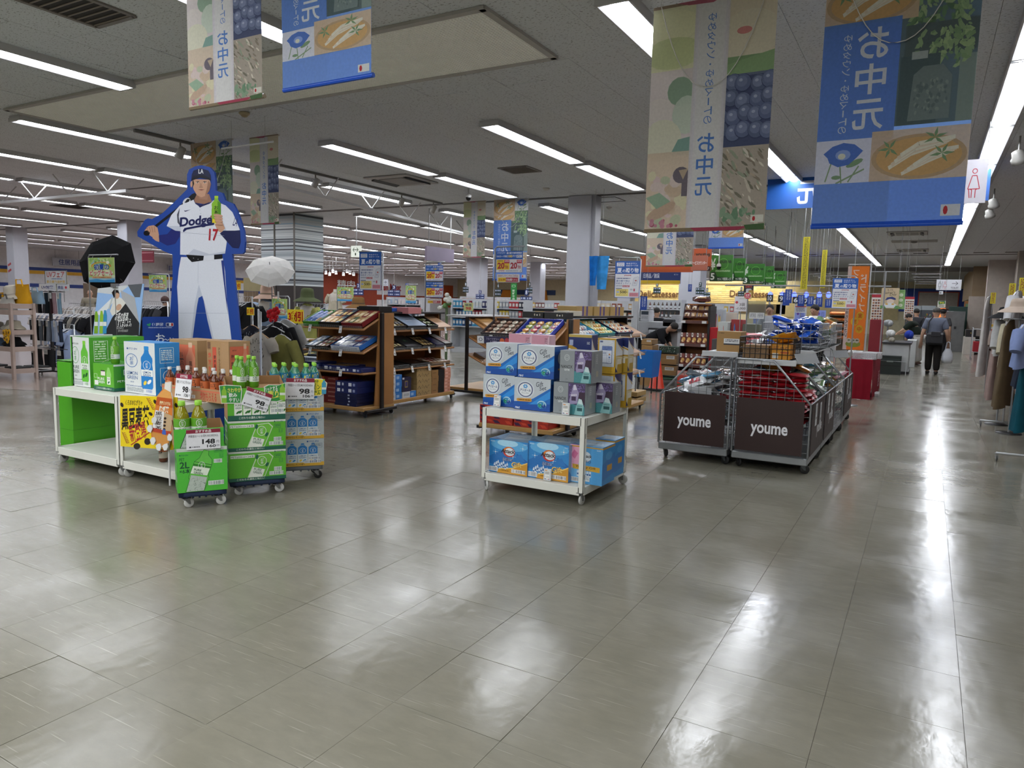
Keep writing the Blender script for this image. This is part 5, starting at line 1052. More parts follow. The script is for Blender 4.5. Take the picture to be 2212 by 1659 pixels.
# --- stand 1, facing the camera
U1=Unit('black and wood gift stand nearest the tea cartons, turned to the camera',(-6.99,6.75),0,1.04,.6,1.3,[(1.1,.42,.42),(.81,.36,.42),(.56,0,.42)])
gift_box(U1,0,.02,.27,.36,.07,'3f8a22','green gift box with three tea tubes at the top left of the gift stand',(1,3,'can',('5a74b0','b09474','5a74b0'),'8a9cc8'),inner='4fa02c')
gift_box(U1,0,.31,.34,.4,.07,'171312','black gift box of shiny gold coffee packs on the top shelf',(2,4,'pack',('b27b2a','7a3a1c','c08a35','2c4a5a'),'e0c070'))
gift_box(U1,0,.68,.33,.38,.07,'6e1218','dark red gift box with four rows of sticks on the top shelf',(2,4,'pack',('b08a5a','8a2a22','3f5a32','c5a878'),'d8c49a'),inner='c5a878')
gift_box(U1,1,.05,.17,.34,.05,'141214','black tray of blue and white packs on the second shelf of the gift stand',(2,2,'pack',('6a8ab0','9aa0a6'),'d5d8da'))
gift_box(U1,1,.24,.2,.34,.05,'141214','black tray of mixed confectionery packs on the second shelf',(3,3,'pack',('7a3030','3f6a50','b08a5a','8a5a6a'),'d5d0c4'))
gift_box(U1,1,.5,.47,.36,.07,'1f63b0','large blue and white gift box of blue packs on the second shelf',(2,4,'pack',('20386a','8a2f2c','c8ccd2','2a4a8a'),'d5d8dc'),inner='2a6fc0',side=Art(100,16,'c9ccd0').lines(8,4,84,8,2,'6a7a90'))
LB=Art(100,18,NV_).r(8,4,22,14,'cfd2d8').r(30,5,38,13,'b9bdc8').r(60,4,74,14,'cfd2d8').r(80,5,90,13,'8a93b8')
gift_box(U1,2,.0,.3,.3,.09,NV_,'navy gift box with white labels at the left of the third shelf',None,side=LB)
gift_box(U1,2,.34,.4,.36,.07,NV_,'open navy gift box of bronze packs on the third shelf',(2,5,'pack',('5a4634','3a2c22','8a7050'),'a08a68'),side=LB)
for k in range(3): gift_box(U1,2,.0+k*.335,.33,.3,.055,NV_,'flat navy gift box lying along the edge of the third shelf',None,v=-.0 if k else .0,side=LB,group='flat navy gift boxes on the third shelf') if k==2 else None
stack(U1,.1,.1,.42,.4,.055,6,'6b1a1c','dark red gift box in the stack of six on the bottom deck','dark red gift boxes stacked on the bottom deck',front=Art(100,16,'6b1a1c').r(30,0,44,16,'b0452a').lines(60,5,30,6,2,'b98a7a'))
stack(U1,.55,.02,.36,.32,.038,4,'12183c','dark navy gift box in the low stack on the bottom deck','dark navy boxes on the bottom deck',front=Art(100,12,'12183c').r(60,3,68,9,'aab0c0'))
stack(U1,.55,.03,.36,.32,.075,2,NV_,'navy gift box with labels on top of the dark navy stack','navy boxes on top of the dark navy stack',z=.131+4*.039,front=LB)
gift_box(U1,1.302,.62,.34,.26,.08,'1b1918','black box lying on top of the gift stand beside the sign pole',None,v=.38)
# --- stand 2, facing the aisle
U2=Unit('long gift stand with wooden shelves facing right, beside the sign pole',(-6.12,7.42),PI/2,1.56,.58,1.28,[(1.06,.42,.42),(.79,.36,.42),(.54,.1,.42)],topc='1b1918',left='1b1918')
TN=Art(100,100,'8fa0b4').r(30,38,62,62,'a9b4c2').lines(36,46,20,8,2,'6a7788')
gift_box(U2,0,.04,.34,.36,.06,'171312','black gift tray of cream and gold tubes on the top shelf of the long stand',(2,4,'can',('b9a878','6a5a3a','d0c49c'),'2c2622'))
gift_box(U2,0,.42,.42,.38,.06,'16171b','flat gift box with a silver-blue lid on the top shelf of the long stand',None,art=TN)
gift_box(U2,0,.88,.24,.3,.06,'17140f','black tray of white and green jars on the top shelf of the long stand',(3,4,'jar',('c9c8b0','6a7a4a','e0dcc8'),'5f6f3c'))
gift_box(U2,0,1.14,.34,.38,.03,'b08a68','plain tan gift box lid at the right of the top shelf',None)
gift_box(U2,1.281,.55,.3,.26,.09,'c07a7a','pink gift box standing behind the silver-blue lid',None,v=.1)
gift_box(U2,1,.04,.32,.34,.05,'14110f','black tray of gold packs at the left of the second shelf on the long stand',(2,4,'pack',('8f7a48','3a3026','b5a068'),'c9b98a'))
gift_box(U2,1,.4,.34,.36,.05,'15161a','closed black gift box with a green crest on the second shelf',None,art=Art(100,100,'17191c').rr(34,36,62,60,4,'1f4a3a').o(48,48,7,6,'7a9a6a',10))
gift_box(U2,1,.78,.28,.34,.05,'14110f','black tray of dark mixed packs on the second shelf of the long stand',(3,4,'pack',('6a5a3a','2a2622','8a6a3a'),'b09a68'))
gift_box(U2,1,1.09,.2,.36,.05,'14163a','closed navy gift box on the second shelf of the long stand',None,art=Art(100,100,'1a1c3c').rr(36,36,62,60,3,'2c3a8a'))
gift_box(U2,1,1.3,.19,.36,.06,'15161a','tray of white envelopes with red marks at the right of the second shelf',(1,3,'pack',('c9c9c4','b9b9b4','c9c9c4'),'8a3a34'))
gift_box(U2,2,.04,.44,.36,.05,'100f10','closed black gift box at the left of the third shelf on the long stand',None); gift_box(U2,2,.52,.44,.36,.05,'121112','closed black gift box in the middle of the third shelf on the long stand',None,art=Art(100,100,'121112').rr(60,56,72,68,2,'6a6a68'))
gift_box(U2,2,1.0,.46,.36,.05,'8a6a48','kraft tray of red and white packs at the right of the third shelf',(3,5,'pack',('a03a34','c9b9a0','6a2c28'),'d5cdbc'))
BL=Art(100,30,'c4c6c8').r(55,0,100,30,'2a6fb8').lines(8,9,40,12,3,'6a7076').r(62,8,82,22,'8fb0d4')
stack(U2,.02,.02,.3,.4,.083,4,'c4c6c8','white and blue gift box in the stack of four on the bottom deck','white and blue gift boxes on the bottom deck',front=BL)
stack(U2,.34,.02,.3,.34,.085,1,'c4c6c8','single white and blue gift box under the purple box',None,front=BL)
stack(U2,.34,.03,.2,.34,.2,1,'1d1838','dark purple gift box with a gold square on the bottom deck',None,z=.131+.087,front=Art(100,100,'1d1838').rr(30,25,62,72,2,'8a7a48').rr(35,32,57,64,2,'3a3266').r(4,2,24,14,'c9c9cc'))
KR=Art(100,30,'a08558').l([(4,26),(16,10),(28,26)],2,'3a3028').l([(50,26),(60,12),(72,26)],2,'3a3028').o(40,12,3,1.4,'3a3028',8).o(82,10,3,1.4,'3a3028',8).blobs(5,4,95,26,12,('6a5436',),1,2.4,3)
stack(U2,.66,.02,.34,.34,.083,5,'a08558','kraft gift box with swirly drawing in the stack of five','kraft gift boxes with drawings',front=KR)
stack(U2,1.01,.02,.16,.34,.085,4,'8f6a40','plain brown gift box in the stack of four beside the kraft boxes','brown gift boxes on the bottom deck',front=Art(100,40,'8f6a40').lines(20,16,50,10,2,'5a4028'))
stack(U2,1.18,.02,.14,.34,.34,1,'151314','tall black box on the bottom deck beside the pink boxes',None)
stack(U2,1.33,.02,.15,.34,.05,7,'c98a74','salmon pink gift box in the stack of seven at the deck end','salmon pink gift boxes on the bottom deck',front=Art(100,40,'c98a74').r(8,10,50,30,'d9a898').lines(60,12,30,14,2,'8a4a3a'))
gift_box(U2,1.306,.3,.34,.3,.05,'1f55b0','blue and white gift box lying on top of the long stand',None,v=.3,art=Art(100,60,'2a62b8').r(14,12,70,40,'b9c2cc').lines(20,18,44,14,3,'4a5a78'))
gift_box(U2,1.306,.02,.22,.26,.06,'1b1817','dark brown open box on top of the long stand',None,v=.3,art=Art(100,100,'241f1d').r(30,40,66,62,'8a8468'))
gift_box(U2,1.306,.75,.4,.26,.04,'6a6a4a','olive flat box on top of the long stand',None,v=.3)
# --- stand 3 with white sloping top, side on
U3=Unit('black framed gift stand with a white sloping top, seen from its end',(-5.75,9.4),PI/2,1.0,.8,1.24,[(1.0,.5,.5),(.74,.45,.5),(.48,.4,.5)],left=None,right=None,topc='b9babc',back=False)
gift_box(U3,0,.1,.4,.4,.03,'a8804e','wooden tray lid on the end stand with the white top',None); gift_box(U3,1,.1,.5,.4,.03,'8f6a42','brown flat box on the second shelf of the end stand',None); gift_box(U3,1,.62,.4,.4,.05,'b0a898','pale box on the second shelf of the end stand',None); gift_box(U3,2,.1,.6,.4,.05,'5a4434','dark brown box on the third shelf of the end stand',None)
# --- stand 4, facing the camera behind the detergent trolley
U4=Unit('wooden gift stand with fruit jelly trays, behind the detergent trolley',(-4.26,6.74),0,.92,.62,1.3,[(1.08,.45,.42),(.8,.4,.42)])
gift_box(U4,0,.0,.4,.36,.05,'3a3234','gift tray of meat packs and small dishes at the left of the jelly stand',(4,5,'jar',('6a4a3c','8a5a4a','c9c2b0','b04a3a','7a5a48'),'a8846a'),inner='5a4038')
gift_box(U4,0,.44,.42,.36,.06,'2438a0','blue gift tray of round fruit jellies on the jelly stand',(4,4,'jar',('b9a23a','c0504a','9aa84a','c98a4a','a04a6a'),'d8c8a0'),inner='a9b2bc')
p,r=U4.on(0,.22,-.03); t=thing('shelf_strip','dark purple shelf strip with round fruit pictures, below the meat tray','sign',p,(.1,0,0)); B().box(-.24,-.004,-.05,.24,0,.03,M('2c2a4a',.35)).obj('strip',t); Art(100,17,'2c2a4a').r(0,0,18,17,'c9c9cc').o(9,8,5,4,'2c2a4a',14).o(9,8,3.6,2.8,'c9c9cc',14).t('フルーツゼリー',24,3,34,5,'b9b4d0').t('1,080',36,10,16,5,'c9c4e0').o(66,9,6,6,'c9643a',12).o(79,8,6,6,'b03a44',12).o(92,10,6,6,'b9a0a0',12).on(t,.48,.08,(0,-.005,-.05),0,'print',PRG)
for k,lb in enumerate(('left','right')): gift_box(U4,1.302,.3+k*.28,.26,.2,.07,'16191b',lb+' black lacquer-like box on top of the jelly stand',None,v=.4,side=Art(100,26,'16191b').o(60,12,3,5,'b9b09a',8).o(72,13,4,3,'c9c9c4',8).o(85,12,2,5,'b9b09a',8))
RP=Art(100,24,'a0281e').p([(0,4),(14,4),(24,20),(6,20)],'3a1a3c').p([(40,4),(54,4),(64,20),(46,20)],'3a1a3c').p([(76,2),(90,2),(98,18),(84,18)],'c0402a').p([(20,2),(34,2),(40,14),(28,14)],'c0402a')
stack(U4,.0,.02,.42,.34,.05,4,'a0281e','red gift box with purple pattern in the left-hand stack of four','red patterned gift boxes, left-hand stack',front=RP)
stack(U4,.44,.02,.42,.34,.05,4,'a0281e','red gift box with purple pattern in the right-hand stack of four','red patterned gift boxes, right-hand stack',front=RP)
# --- stand 5, facing the aisle
U5=Unit('long gift stand facing the aisle, with coloured sweets trays and kraft boxes on top',(-3.42,7.5),PI/2,2.3,.62,1.3,[(1.06,.45,.42),(.8,.4,.42),(.55,.2,.42)],topc='1b1918',right='171516')
gift_box(U5,0,.05,.5,.38,.06,'4a9ac8','light blue gift tray of pastel packs on the aisle stand',(3,6,'pillow',('c9c0b8','b98a8a','d8d4cc','9ab0c0'),'e0dcd4'),inner='8ac0dc')
gift_box(U5,0,.6,.5,.38,.06,'3aa0a0','teal gift tray of yellow fruit jellies on the aisle stand',(4,6,'pillow',('d8b04a','e0c86a','c98a4a','d8d8b0'),'e8e0b0'),inner='5ab8b0')
gift_box(U5,0,1.2,.55,.38,.06,'1c2248','navy gift tray of small bottles and snacks on the aisle stand',(4,7,'pillow',('c98a5a','2a2a3a','d0d0c8','8ac0c8','b04a3a'),'e0d0b0'))
for k,lb in enumerate(('left','middle','right')): gift_box(U5,1.326,.6+k*.55,.5,.26,.12,'a88a50','%s kraft box with two purple ribbons on top of the aisle stand'%lb,None,v=.32,side=Art(100,24,'a88a50').r(36,0,46,24,'4a3a78').r(60,0,70,24,'4a3a78'))
gift_box(U5,1.326,.15,.36,.2,.06,'b9b2a0','pale cloth-wrapped box on top of the aisle stand',None,v=.2)
gift_box(U5,1,.1,.5,.38,.05,'a8804e','wooden tray on the second shelf of the aisle stand',None); gift_box(U5,1,.9,.6,.38,.05,'1d2c7a','blue closed box on the second shelf of the aisle stand',None); gift_box(U5,2,.3,.6,.38,.06,'26242a','black closed box on the third shelf of the aisle stand',None)
stack(U5,1.3,.02,.4,.4,.12,2,'a88a58','kraft carton in the pair at the aisle end of the deck','kraft cartons on the aisle stand deck'); stack(U5,.4,.02,.5,.4,.1,2,'8f6f46','brown carton in the pair on the aisle stand deck','brown cartons on the aisle stand deck')
# ================================================================ ROLL CAGES
ST_=M('8d9093',.32,.85,.05); BR_=M('2c1614',.5,0,.03)
AY=Art(100,60); AY.t('youme',23,29,55,14,'dcdce0',.05)
def wire_panel(b,P,n1,n2,r=.0026):
    """P(u,w)->point, u along, w up"""
    for k in range(n1+1): b.tube([P(k/n1,0),P(k/n1,1)],r,ST_,4,False)
    for k in range(n2+1): b.tube([P(0,k/n2),P(1,k/n2)],r,ST_,4,False)
def cage(label,xo,xi,y0,y1,front=True,side=False,plain=False):
    """roll cage: open low side at x=xo, tall back at x=xi"""
    t=thing('roll_cage',label,'roll cage',((xo+xi)/2,y0,0)); cx=t.location.x; a,c=xo-cx,xi-cx; d=y1-y0; zl,zh=.63,1.0; m=a+(c-a)*.5
    b=B(); b.box(min(a,c),0,.085,max(a,c),d,.15,M('8f9294',.4,.6,.08),.006); b.obj('base_tray',t)
    for x in (a,c):
        for y in (.08,d-.08): caster(t,x*.86,y,.088,.042,'19191a','55585a',rnd.uniform(-1,1))
    for y,nm in ((0.004,'front_side'),(d-.004,'rear_side')):
        b=B(); zt=lambda u: zl+(zh-zl)*min(1,u*2)
        b.tube([(a,y,.15),(a,y,zl),(m,y,zh),(c,y,zh),(c,y,.15)],.0105,ST_,6)
        for k in range(1,9): b.tube([(a+(c-a)*k/9,y,.16),(a+(c-a)*k/9,y,zt(k/9))],.0026,ST_,4,False)
        for k in range(11):
            z=.2+k*.08; u0=0 if z<zl else (z-zl)/(zh-zl)/2
            if z<zh: b.tube([(a+(c-a)*u0,y,z),(c,y,z)],.0026,ST_,4,False)
        b.obj(nm,t)
    b=B(); wire_panel(b,lambda u,w:(c,d*u,.16+.84*w),8,10); b.tube([(c,0,zh),(c,d,zh)],.0105,ST_,6); b.obj('back_side',t)
    b=B(); wire_panel(b,lambda u,w:(a,d*u,.16+(zl-.16)*w),8,6); b.tube([(a,0,zl),(a,d,zl)],.0105,ST_,6); b.obj('gate',t)
    if front:
        u=.03*(1 if c>a else -1); x0,x1=sorted((a+u*1.6,c-u)); o=B().box(x0,-.016,.17,x1,-.011,.655,BR_).obj('sign_panel',t); AY.on(o,x1-x0,.485,((x0+x1)/2,-.0165,.17),0,'lettering')
        for s in (.2,.8): B().tube([(x0+(x1-x0)*s,-.014,.64),(x0+(x1-x0)*s,-.006,.70)],.003,'1a1a1a').obj('tie',t)
    if side:
        s=1 if a>c else -1; o=B().box(a+s*.011,.03,.17,a+s*.016,d-.03,.64,BR_).obj('sign_panel',t)
        for k,(yy,w_,zz,h_) in enumerate(((.28,.12,.42,.2),(.62,.1,.36,.24))):
            q=B().box(a+s*.018,d*yy-w_*d/2,zz,a+s*.02,d*yy+w_*d/2,zz+h_,M('c9cacd',.4)).obj('price_sheet',t); 
            Art(50,100).lines(6,10,36,40,6,'7a7c82').r(10,60,40,70,'4a4c52').on(t,w_*d,h_,(a+s*.0205,d*yy,zz),s*PI/2,'print',PRG)
        A=Art(100,60); A.t('youme',40,30,40,14,'dcdce0',.05); A.on(t,d-.06,.47,(a+s*.0165,d/2,.17),s*PI/2,'lettering')
    return t
yb=[6.75,7.7,8.62,9.6,10.75]
cage('front left roll cage with a brown youme panel and silver bags',-2.19,-1.53,6.75,7.6)
cage('front right roll cage with a brown youme panel and red bags',-.83,-1.49,6.75,7.68,True,True)
cage('second roll cage on the right-hand side, with brown side panels',-.83,-1.49,7.72,8.62,False,True)
cage('third roll cage on the right-hand side, with plain wire sides',-.83,-1.49,8.66,9.66,False,False)
cage('farthest roll cage on the right-hand side, with a brown side panel',-.83,-1.49,9.7,10.75,False,True)
cage('second roll cage on the left-hand side, behind the silver bags',-2.19,-1.53,7.66,8.6,False,False)
# --- bags
def bag_mesh(w,d,h,hexc,hex2=None,seed=0,rough=.25,coat=.5):
    q=random.Random(seed); b=B(); m=M(hexc,rough,0,.12,25,.25,30,coat=coat)
    jx=[[q.uniform(-1,1) for _ in range(7)] for _ in range(6)]
    def f(sg):
        def g(u,v):
            e=max(0,1-abs(2*u-1)**3)*max(0,1-abs(2*v-1)**4); i,j=min(5,int(v*5)),min(6,int(u*6)); return ((u-.5)*w,(v-.5)*d+jx[i][j]*.004,h*.5+sg*(h*.5*e**.38+.001)+jx[i][j]*h*.08*e)
        return g
    b.grid(f(1),8,6,m); b.grid(lambda u,v:f(-1)(1-u,v),8,6,m)
    if hex2: b.grid(lambda u,v:(lambda p:(p[0],p[1],p[2]+.0015))(f(1)(.25+u*.5,.2+v*.6)),5,4,M(hex2,rough,0,.1,25,coat=coat))
    return b.mesh('bag')
BAGS={}
def bags(k):
    D={'red':('9c1420',None,.45,.1),'red2':('861019',None,.45,.1),'silver':('c4c6c8','a9404a',.25,.4),'white':('cfcfcc','4a7a9a',.25,.5),'grey':('808388',None,.18,.5),'blue':('1c46a8','c9c9d0',.22,.5),'blue2':('2456b8',None,.22,.5),'orange':('d08a1c','a8431c',.25,.5),'yellow':('c9a23a','b0302c',.25,.5),'clear':('b4bcb4','7a9a68',.18,.6),'green':('6a8a5c','c9c4b0',.2,.5),'gold':('b08a4a','8a4a24',.25,.5),'pink':('b98a94','c9c9c4',.25,.5),'sky':('5a9ac0','c9d0d4',.2,.5),'brown':('4a241c','a07a4a',.25,.5)}
    if k not in BAGS: h,h2,r,c=D[k]; BAGS[k]=[bag_mesh(.2,.15,.045,h,h2,i,r,c) for i in range(3)]
    return rnd.choice(BAGS[k])
def put_bag(k,p,rot,label,group,sc=1,name='snack_bag',cat='bag'):
    o=link(name,bags(k),None,p,rot,label,cat,group); o.scale=(sc,sc,sc); return o
# red bags: neat layers against the front and the aisle side
for L in range(10):
    z=.44+L*.046
    for c in range(4):
        put_bag('red' if (L+c)%2 else 'red2',(-1.39+c*.143+rnd.uniform(-.008,.008),6.87+rnd.uniform(-.012,.012),z+rnd.uniform(0,.004)),(rnd.uniform(-.06,.06),rnd.uniform(-.1,.1),rnd.uniform(-.1,.1)),'red snack bag packed in layers in the front right roll cage','red snack bags in the front roll cage',.86)
    if L<6:
        for r in range(3): put_bag('red2' if (L+r)%2 else 'red',(-.93+rnd.uniform(-.012,.012),7.02+r*.17,z),(0,rnd.uniform(-.08,.08),PI/2+rnd.uniform(-.15,.15)),'red snack bag packed in layers in the front right roll cage','red snack bags in the front roll cage',.86)
for i in range(16): put_bag(('yellow','red','orange','white')[i%4],(-1.4+rnd.random()*.4,7.1+rnd.random()*.4,.8+(i//6)*.05),(rnd.uniform(-.5,.5),rnd.uniform(-.5,.5),rnd.random()*6),'red and yellow snack bag heaped at the back of the front roll cage','mixed snack bags behind the red bags')
def pile(x0,x1,y0,y1,z0,z1,n,kinds,label,group,slope=0):
    for i in range(n):
        u=rnd.random(); x=x0+(x1-x0)*u; zt=z0+(z1-z0)*(i/n)+slope*u
        put_bag(kinds[i%len(kinds)],(x,y0+(y1-y0)*rnd.random(),zt),(rnd.uniform(-.5,.5),rnd.uniform(-.5,.5),rnd.random()*6.28),label,group,rnd.uniform(.85,1.15))
pile(-2.06,-1.66,6.86,7.48,.3,.8,60,('silver','grey','white','silver','sky'),'silver and white snack bag heaped in the front left roll cage','silver snack bags in the front left roll cage')
pile(-2.06,-1.66,7.8,8.45,.3,.75,24,('silver','white','brown'),'snack bag heaped in the rear left roll cage','snack bags in the rear left roll cage')
o=B().box(-.11,-.004,0,.11,.004,.09,M('c9cbce',.4)).obj('card_sheet',None,(-1.84,6.86,.62),(.2,0,.1),label='plain grey white card among the silver bags',cat='card')
pile(-1.36,-.93,7.85,8.5,.25,.86,34,('clear','green','clear','white'),'clear snack bag heaped in the second right-hand roll cage','clear bags in the second roll cage',-.12)
pile(-1.36,-.93,8.8,9.5,.25,.82,34,('sky','clear','silver','green'),'blue and clear snack bag heaped in the third right-hand roll cage','bags in the third roll cage',-.1)
pile(-1.36,-.93,9.85,10.6,.25,.84,34,('gold','white','pink','green'),'colourful snack bag heaped in the farthest right-hand roll cage','bags in the farthest roll cage',-.1)
# --- boards and baskets above the cages
def board(label,x0,x1,y0,y1,z): 
    t=thing('shelf_board',label,'shelf',((x0+x1)/2,y0,z)); w=(x1-x0)/2; B().box(-w,0,-.022,w,y1-y0,0,M('b3b5b6',.4),.004).obj('board',t); B().box(-w,-.012,-.04,w,0,.012,M('bcbebf',.35),.003).obj('edge_strip',t); return t
zb=1.04
board('white shelf board laid over the front left roll cage, under a brown carton',-1.86,-1.52,6.95,7.55,zb); board('white shelf board laid over the front right roll cage, under the black basket',-1.5,-.98,6.8,7.6,zb-.04)
carton('snack_carton','brown snack carton with a white label on the white board','box',-1.74,-1.52,7.0,.25,zb+.001,.2,'94713f',Art(60,60,'94713f').r(18,20,58,38,'c9cacb').r(18,34,58,38,'2a2c34').lines(22,23,32,8,2,'2a2c34').lines(6,4,12,4,1,'5a4428'))
def wire_basket(label,x0,x1,y0,y1,z,h,hexc='111112',mesh=.045,th=.0035,name='wire_basket'):
    t=thing(name,label,'basket',((x0+x1)/2,y0,z)); w=(x1-x0)/2; d=y1-y0; m=M(hexc,.4); b=B()
    nx,ny,nz=int(2*w/mesh),int(d/mesh),int(h/mesh)
    for k in range(nx+1):
        x=-w+2*w*k/nx; b.tube([(x,0,h),(x,0,.003),(x,d,.003),(x,d,h)],th,m,4,False)
    for k in range(ny+1): y=d*k/ny; b.tube([(-w,y,h),(-w,y,.003),(w,y,.003),(w,y,h)],th,m,4,False)
    for k in range(nz+1): z_=.003+(h-.003)*k/nz; b.tube([(-w,0,z_),(w,0,z_),(w,d,z_),(-w,d,z_),(-w,0,z_)],th*(1.5 if k==nz else 1),m,4,False)
    b.obj('wire_mesh',t); return t
wire_basket('black wire basket of brown cartons and orange bags on the white board',-1.49,-1.02,6.85,7.25,zb-.038,.2)
carton('snack_carton','brown snack carton inside the black wire basket','box',-1.47,-1.24,6.9,.28,zb-.03,.12,'7d5f3c',Art(60,40,'7d5f3c').lines(8,10,30,14,3,'4a3420'))
carton('snack_carton','orange snack carton inside the black wire basket','box',-1.22,-1.05,6.88,.3,zb-.03,.14,'c07c1a',Art(60,60,'c8861c').r(6,36,24,56,'c9c9c2').t('のり',28,10,26,14,'5a2a12',.04).r(30,30,56,36,'a8431c').lines(6,8,18,16,4,'7a3a14'))
pile(-1.2,-1.06,6.95,7.15,zb+.13,zb+.15,3,('orange','yellow'),'orange snack bag on the orange carton in the black basket','orange bags in the black basket')
for k in range(2): o=B().box(-.16,0,0,.16,.003,.1,M('a8aaab',.2,0,.03,al=.8)).obj('price_strip',None,(-.9,7.0+k*3.0+.0,zb-.06-.1*k),(-.5,0,1.1),label='%s clear plastic price strip hanging at the basket corner'%('nearer','farther')[k],cat='sign')
board('white shelf board over the rear roll cages, under blue and green bags',-1.55,-.98,7.9,10.3,zb)
wire_basket('silver wire basket heaped with blue snack bags, behind the black basket',-1.5,-.95,7.95,8.8,zb+.002,.28,'8f9295',.07,.003)
wire_basket('silver wire basket of clear cracker bags, farther back over the cages',-1.5,-.95,9.0,10.2,zb+.002,.26,'8f9295',.08,.003)
pile(-1.42,-1.04,8.05,8.7,zb+.05,zb+.3,30,('blue','blue2','blue'),'shiny blue snack bag heaped in the silver basket','blue snack bags in the silver basket')
pile(-1.42,-1.04,9.1,10.1,zb+.05,zb+.3,30,('clear','green','white','gold'),'clear cracker bag heaped in the rear silver basket','cracker bags in the rear basket')
pile(-1.75,-1.5,7.5,8.6,zb+.02,zb+.12,16,('white','silver','red'),'white and red snack bag lying on the boards behind the brown carton','white and red bags on the boards')
# ================================================================ HANGING BANNERS
def photo_leaf(A,x0,y0,x1,y1,n,cols,r0,r1,seed,asp=.45): A.blobs(x0,y0,x1,y1,n,cols,r0,r1,seed,asp,5); return A
def noodle(A,x,y,w,h,s=11):
    A.r(x,y,x+w,y+h,'c9b49a'); A.o(x+w*.5,y+h*.55,w*.49,h*.44,'b79f80',26); A.o(x+w*.5,y+h*.55,w*.44,h*.38,'c9a877',26)
    for k in range(5): A.l([(x+w*(.2+.03*k),y+h*(.75-.06*k)),(x+w*(.42+.02*k),y+h*(.5-.05*k)),(x+w*(.78+.02*k),y+h*(.3-.02*k))],w*.035,('dfd8cc','d2c8b8')[k%2])
    for k in range(5): A.l([(x+w*(.34+.03*k),y+h*(.88-.04*k)),(x+w*(.6+.02*k),y+h*(.66-.05*k)),(x+w*(.82+.02*k),y+h*(.5-.02*k))],w*.03,('e2dccf','d5ccbd')[k%2])
    for cx,cy in ((.2,.36),(.66,.2),(.74,.52)):
        for a in range(5): t=a*1.1+cx*4; A.p([(x+w*cx,y+h*cy),(x+w*cx+w*.05*math.cos(t+.35),y+h*cy+h*.09*math.sin(t+.35)),(x+w*cx+w*.13*math.cos(t),y+h*cy+h*.2*math.sin(t)),(x+w*cx+w*.05*math.cos(t-.35),y+h*cy+h*.09*math.sin(t-.35))],'7d9a78')
def glory(A,x,y,w,h):
    A.r(x,y,x+w,y+h,'d6d6d8'); 
    for q in ((.2,.95,.3,.5),(.5,1,.45,.5),(.62,.98,.8,.62),(.9,.7,.4,1.)): A.l([(x+w*q[0],y+h*q[1]),(x+w*q[2],y+h*q[3])],w*.025,'8aa07e')
    A.o(x+w*.72,y+h*.55,w*.16,h*.07,'7f9b7a',10,-.3); A.o(x+w*.4,y+h*.86,w*.09,h*.05,'7f9b7a',8); A.p([(x+w*.14,y+h*.3),(x+w*.3,y+h*.14),(x+w*.5,y+h*.07),(x+w*.7,y+h*.12),(x+w*.86,y+h*.28),(x+w*.76,y+h*.42),(x+w*.62,y+h*.58),(x+w*.42,y+h*.62),(x+w*.26,y+h*.52),(x+w*.22,y+h*.4)],'5577bd'); A.o(x+w*.5,y+h*.35,w*.14,h*.12,'8ea6d8',12); A.o(x+w*.48,y+h*.38,w*.07,h*.07,'e0dfc8',10)
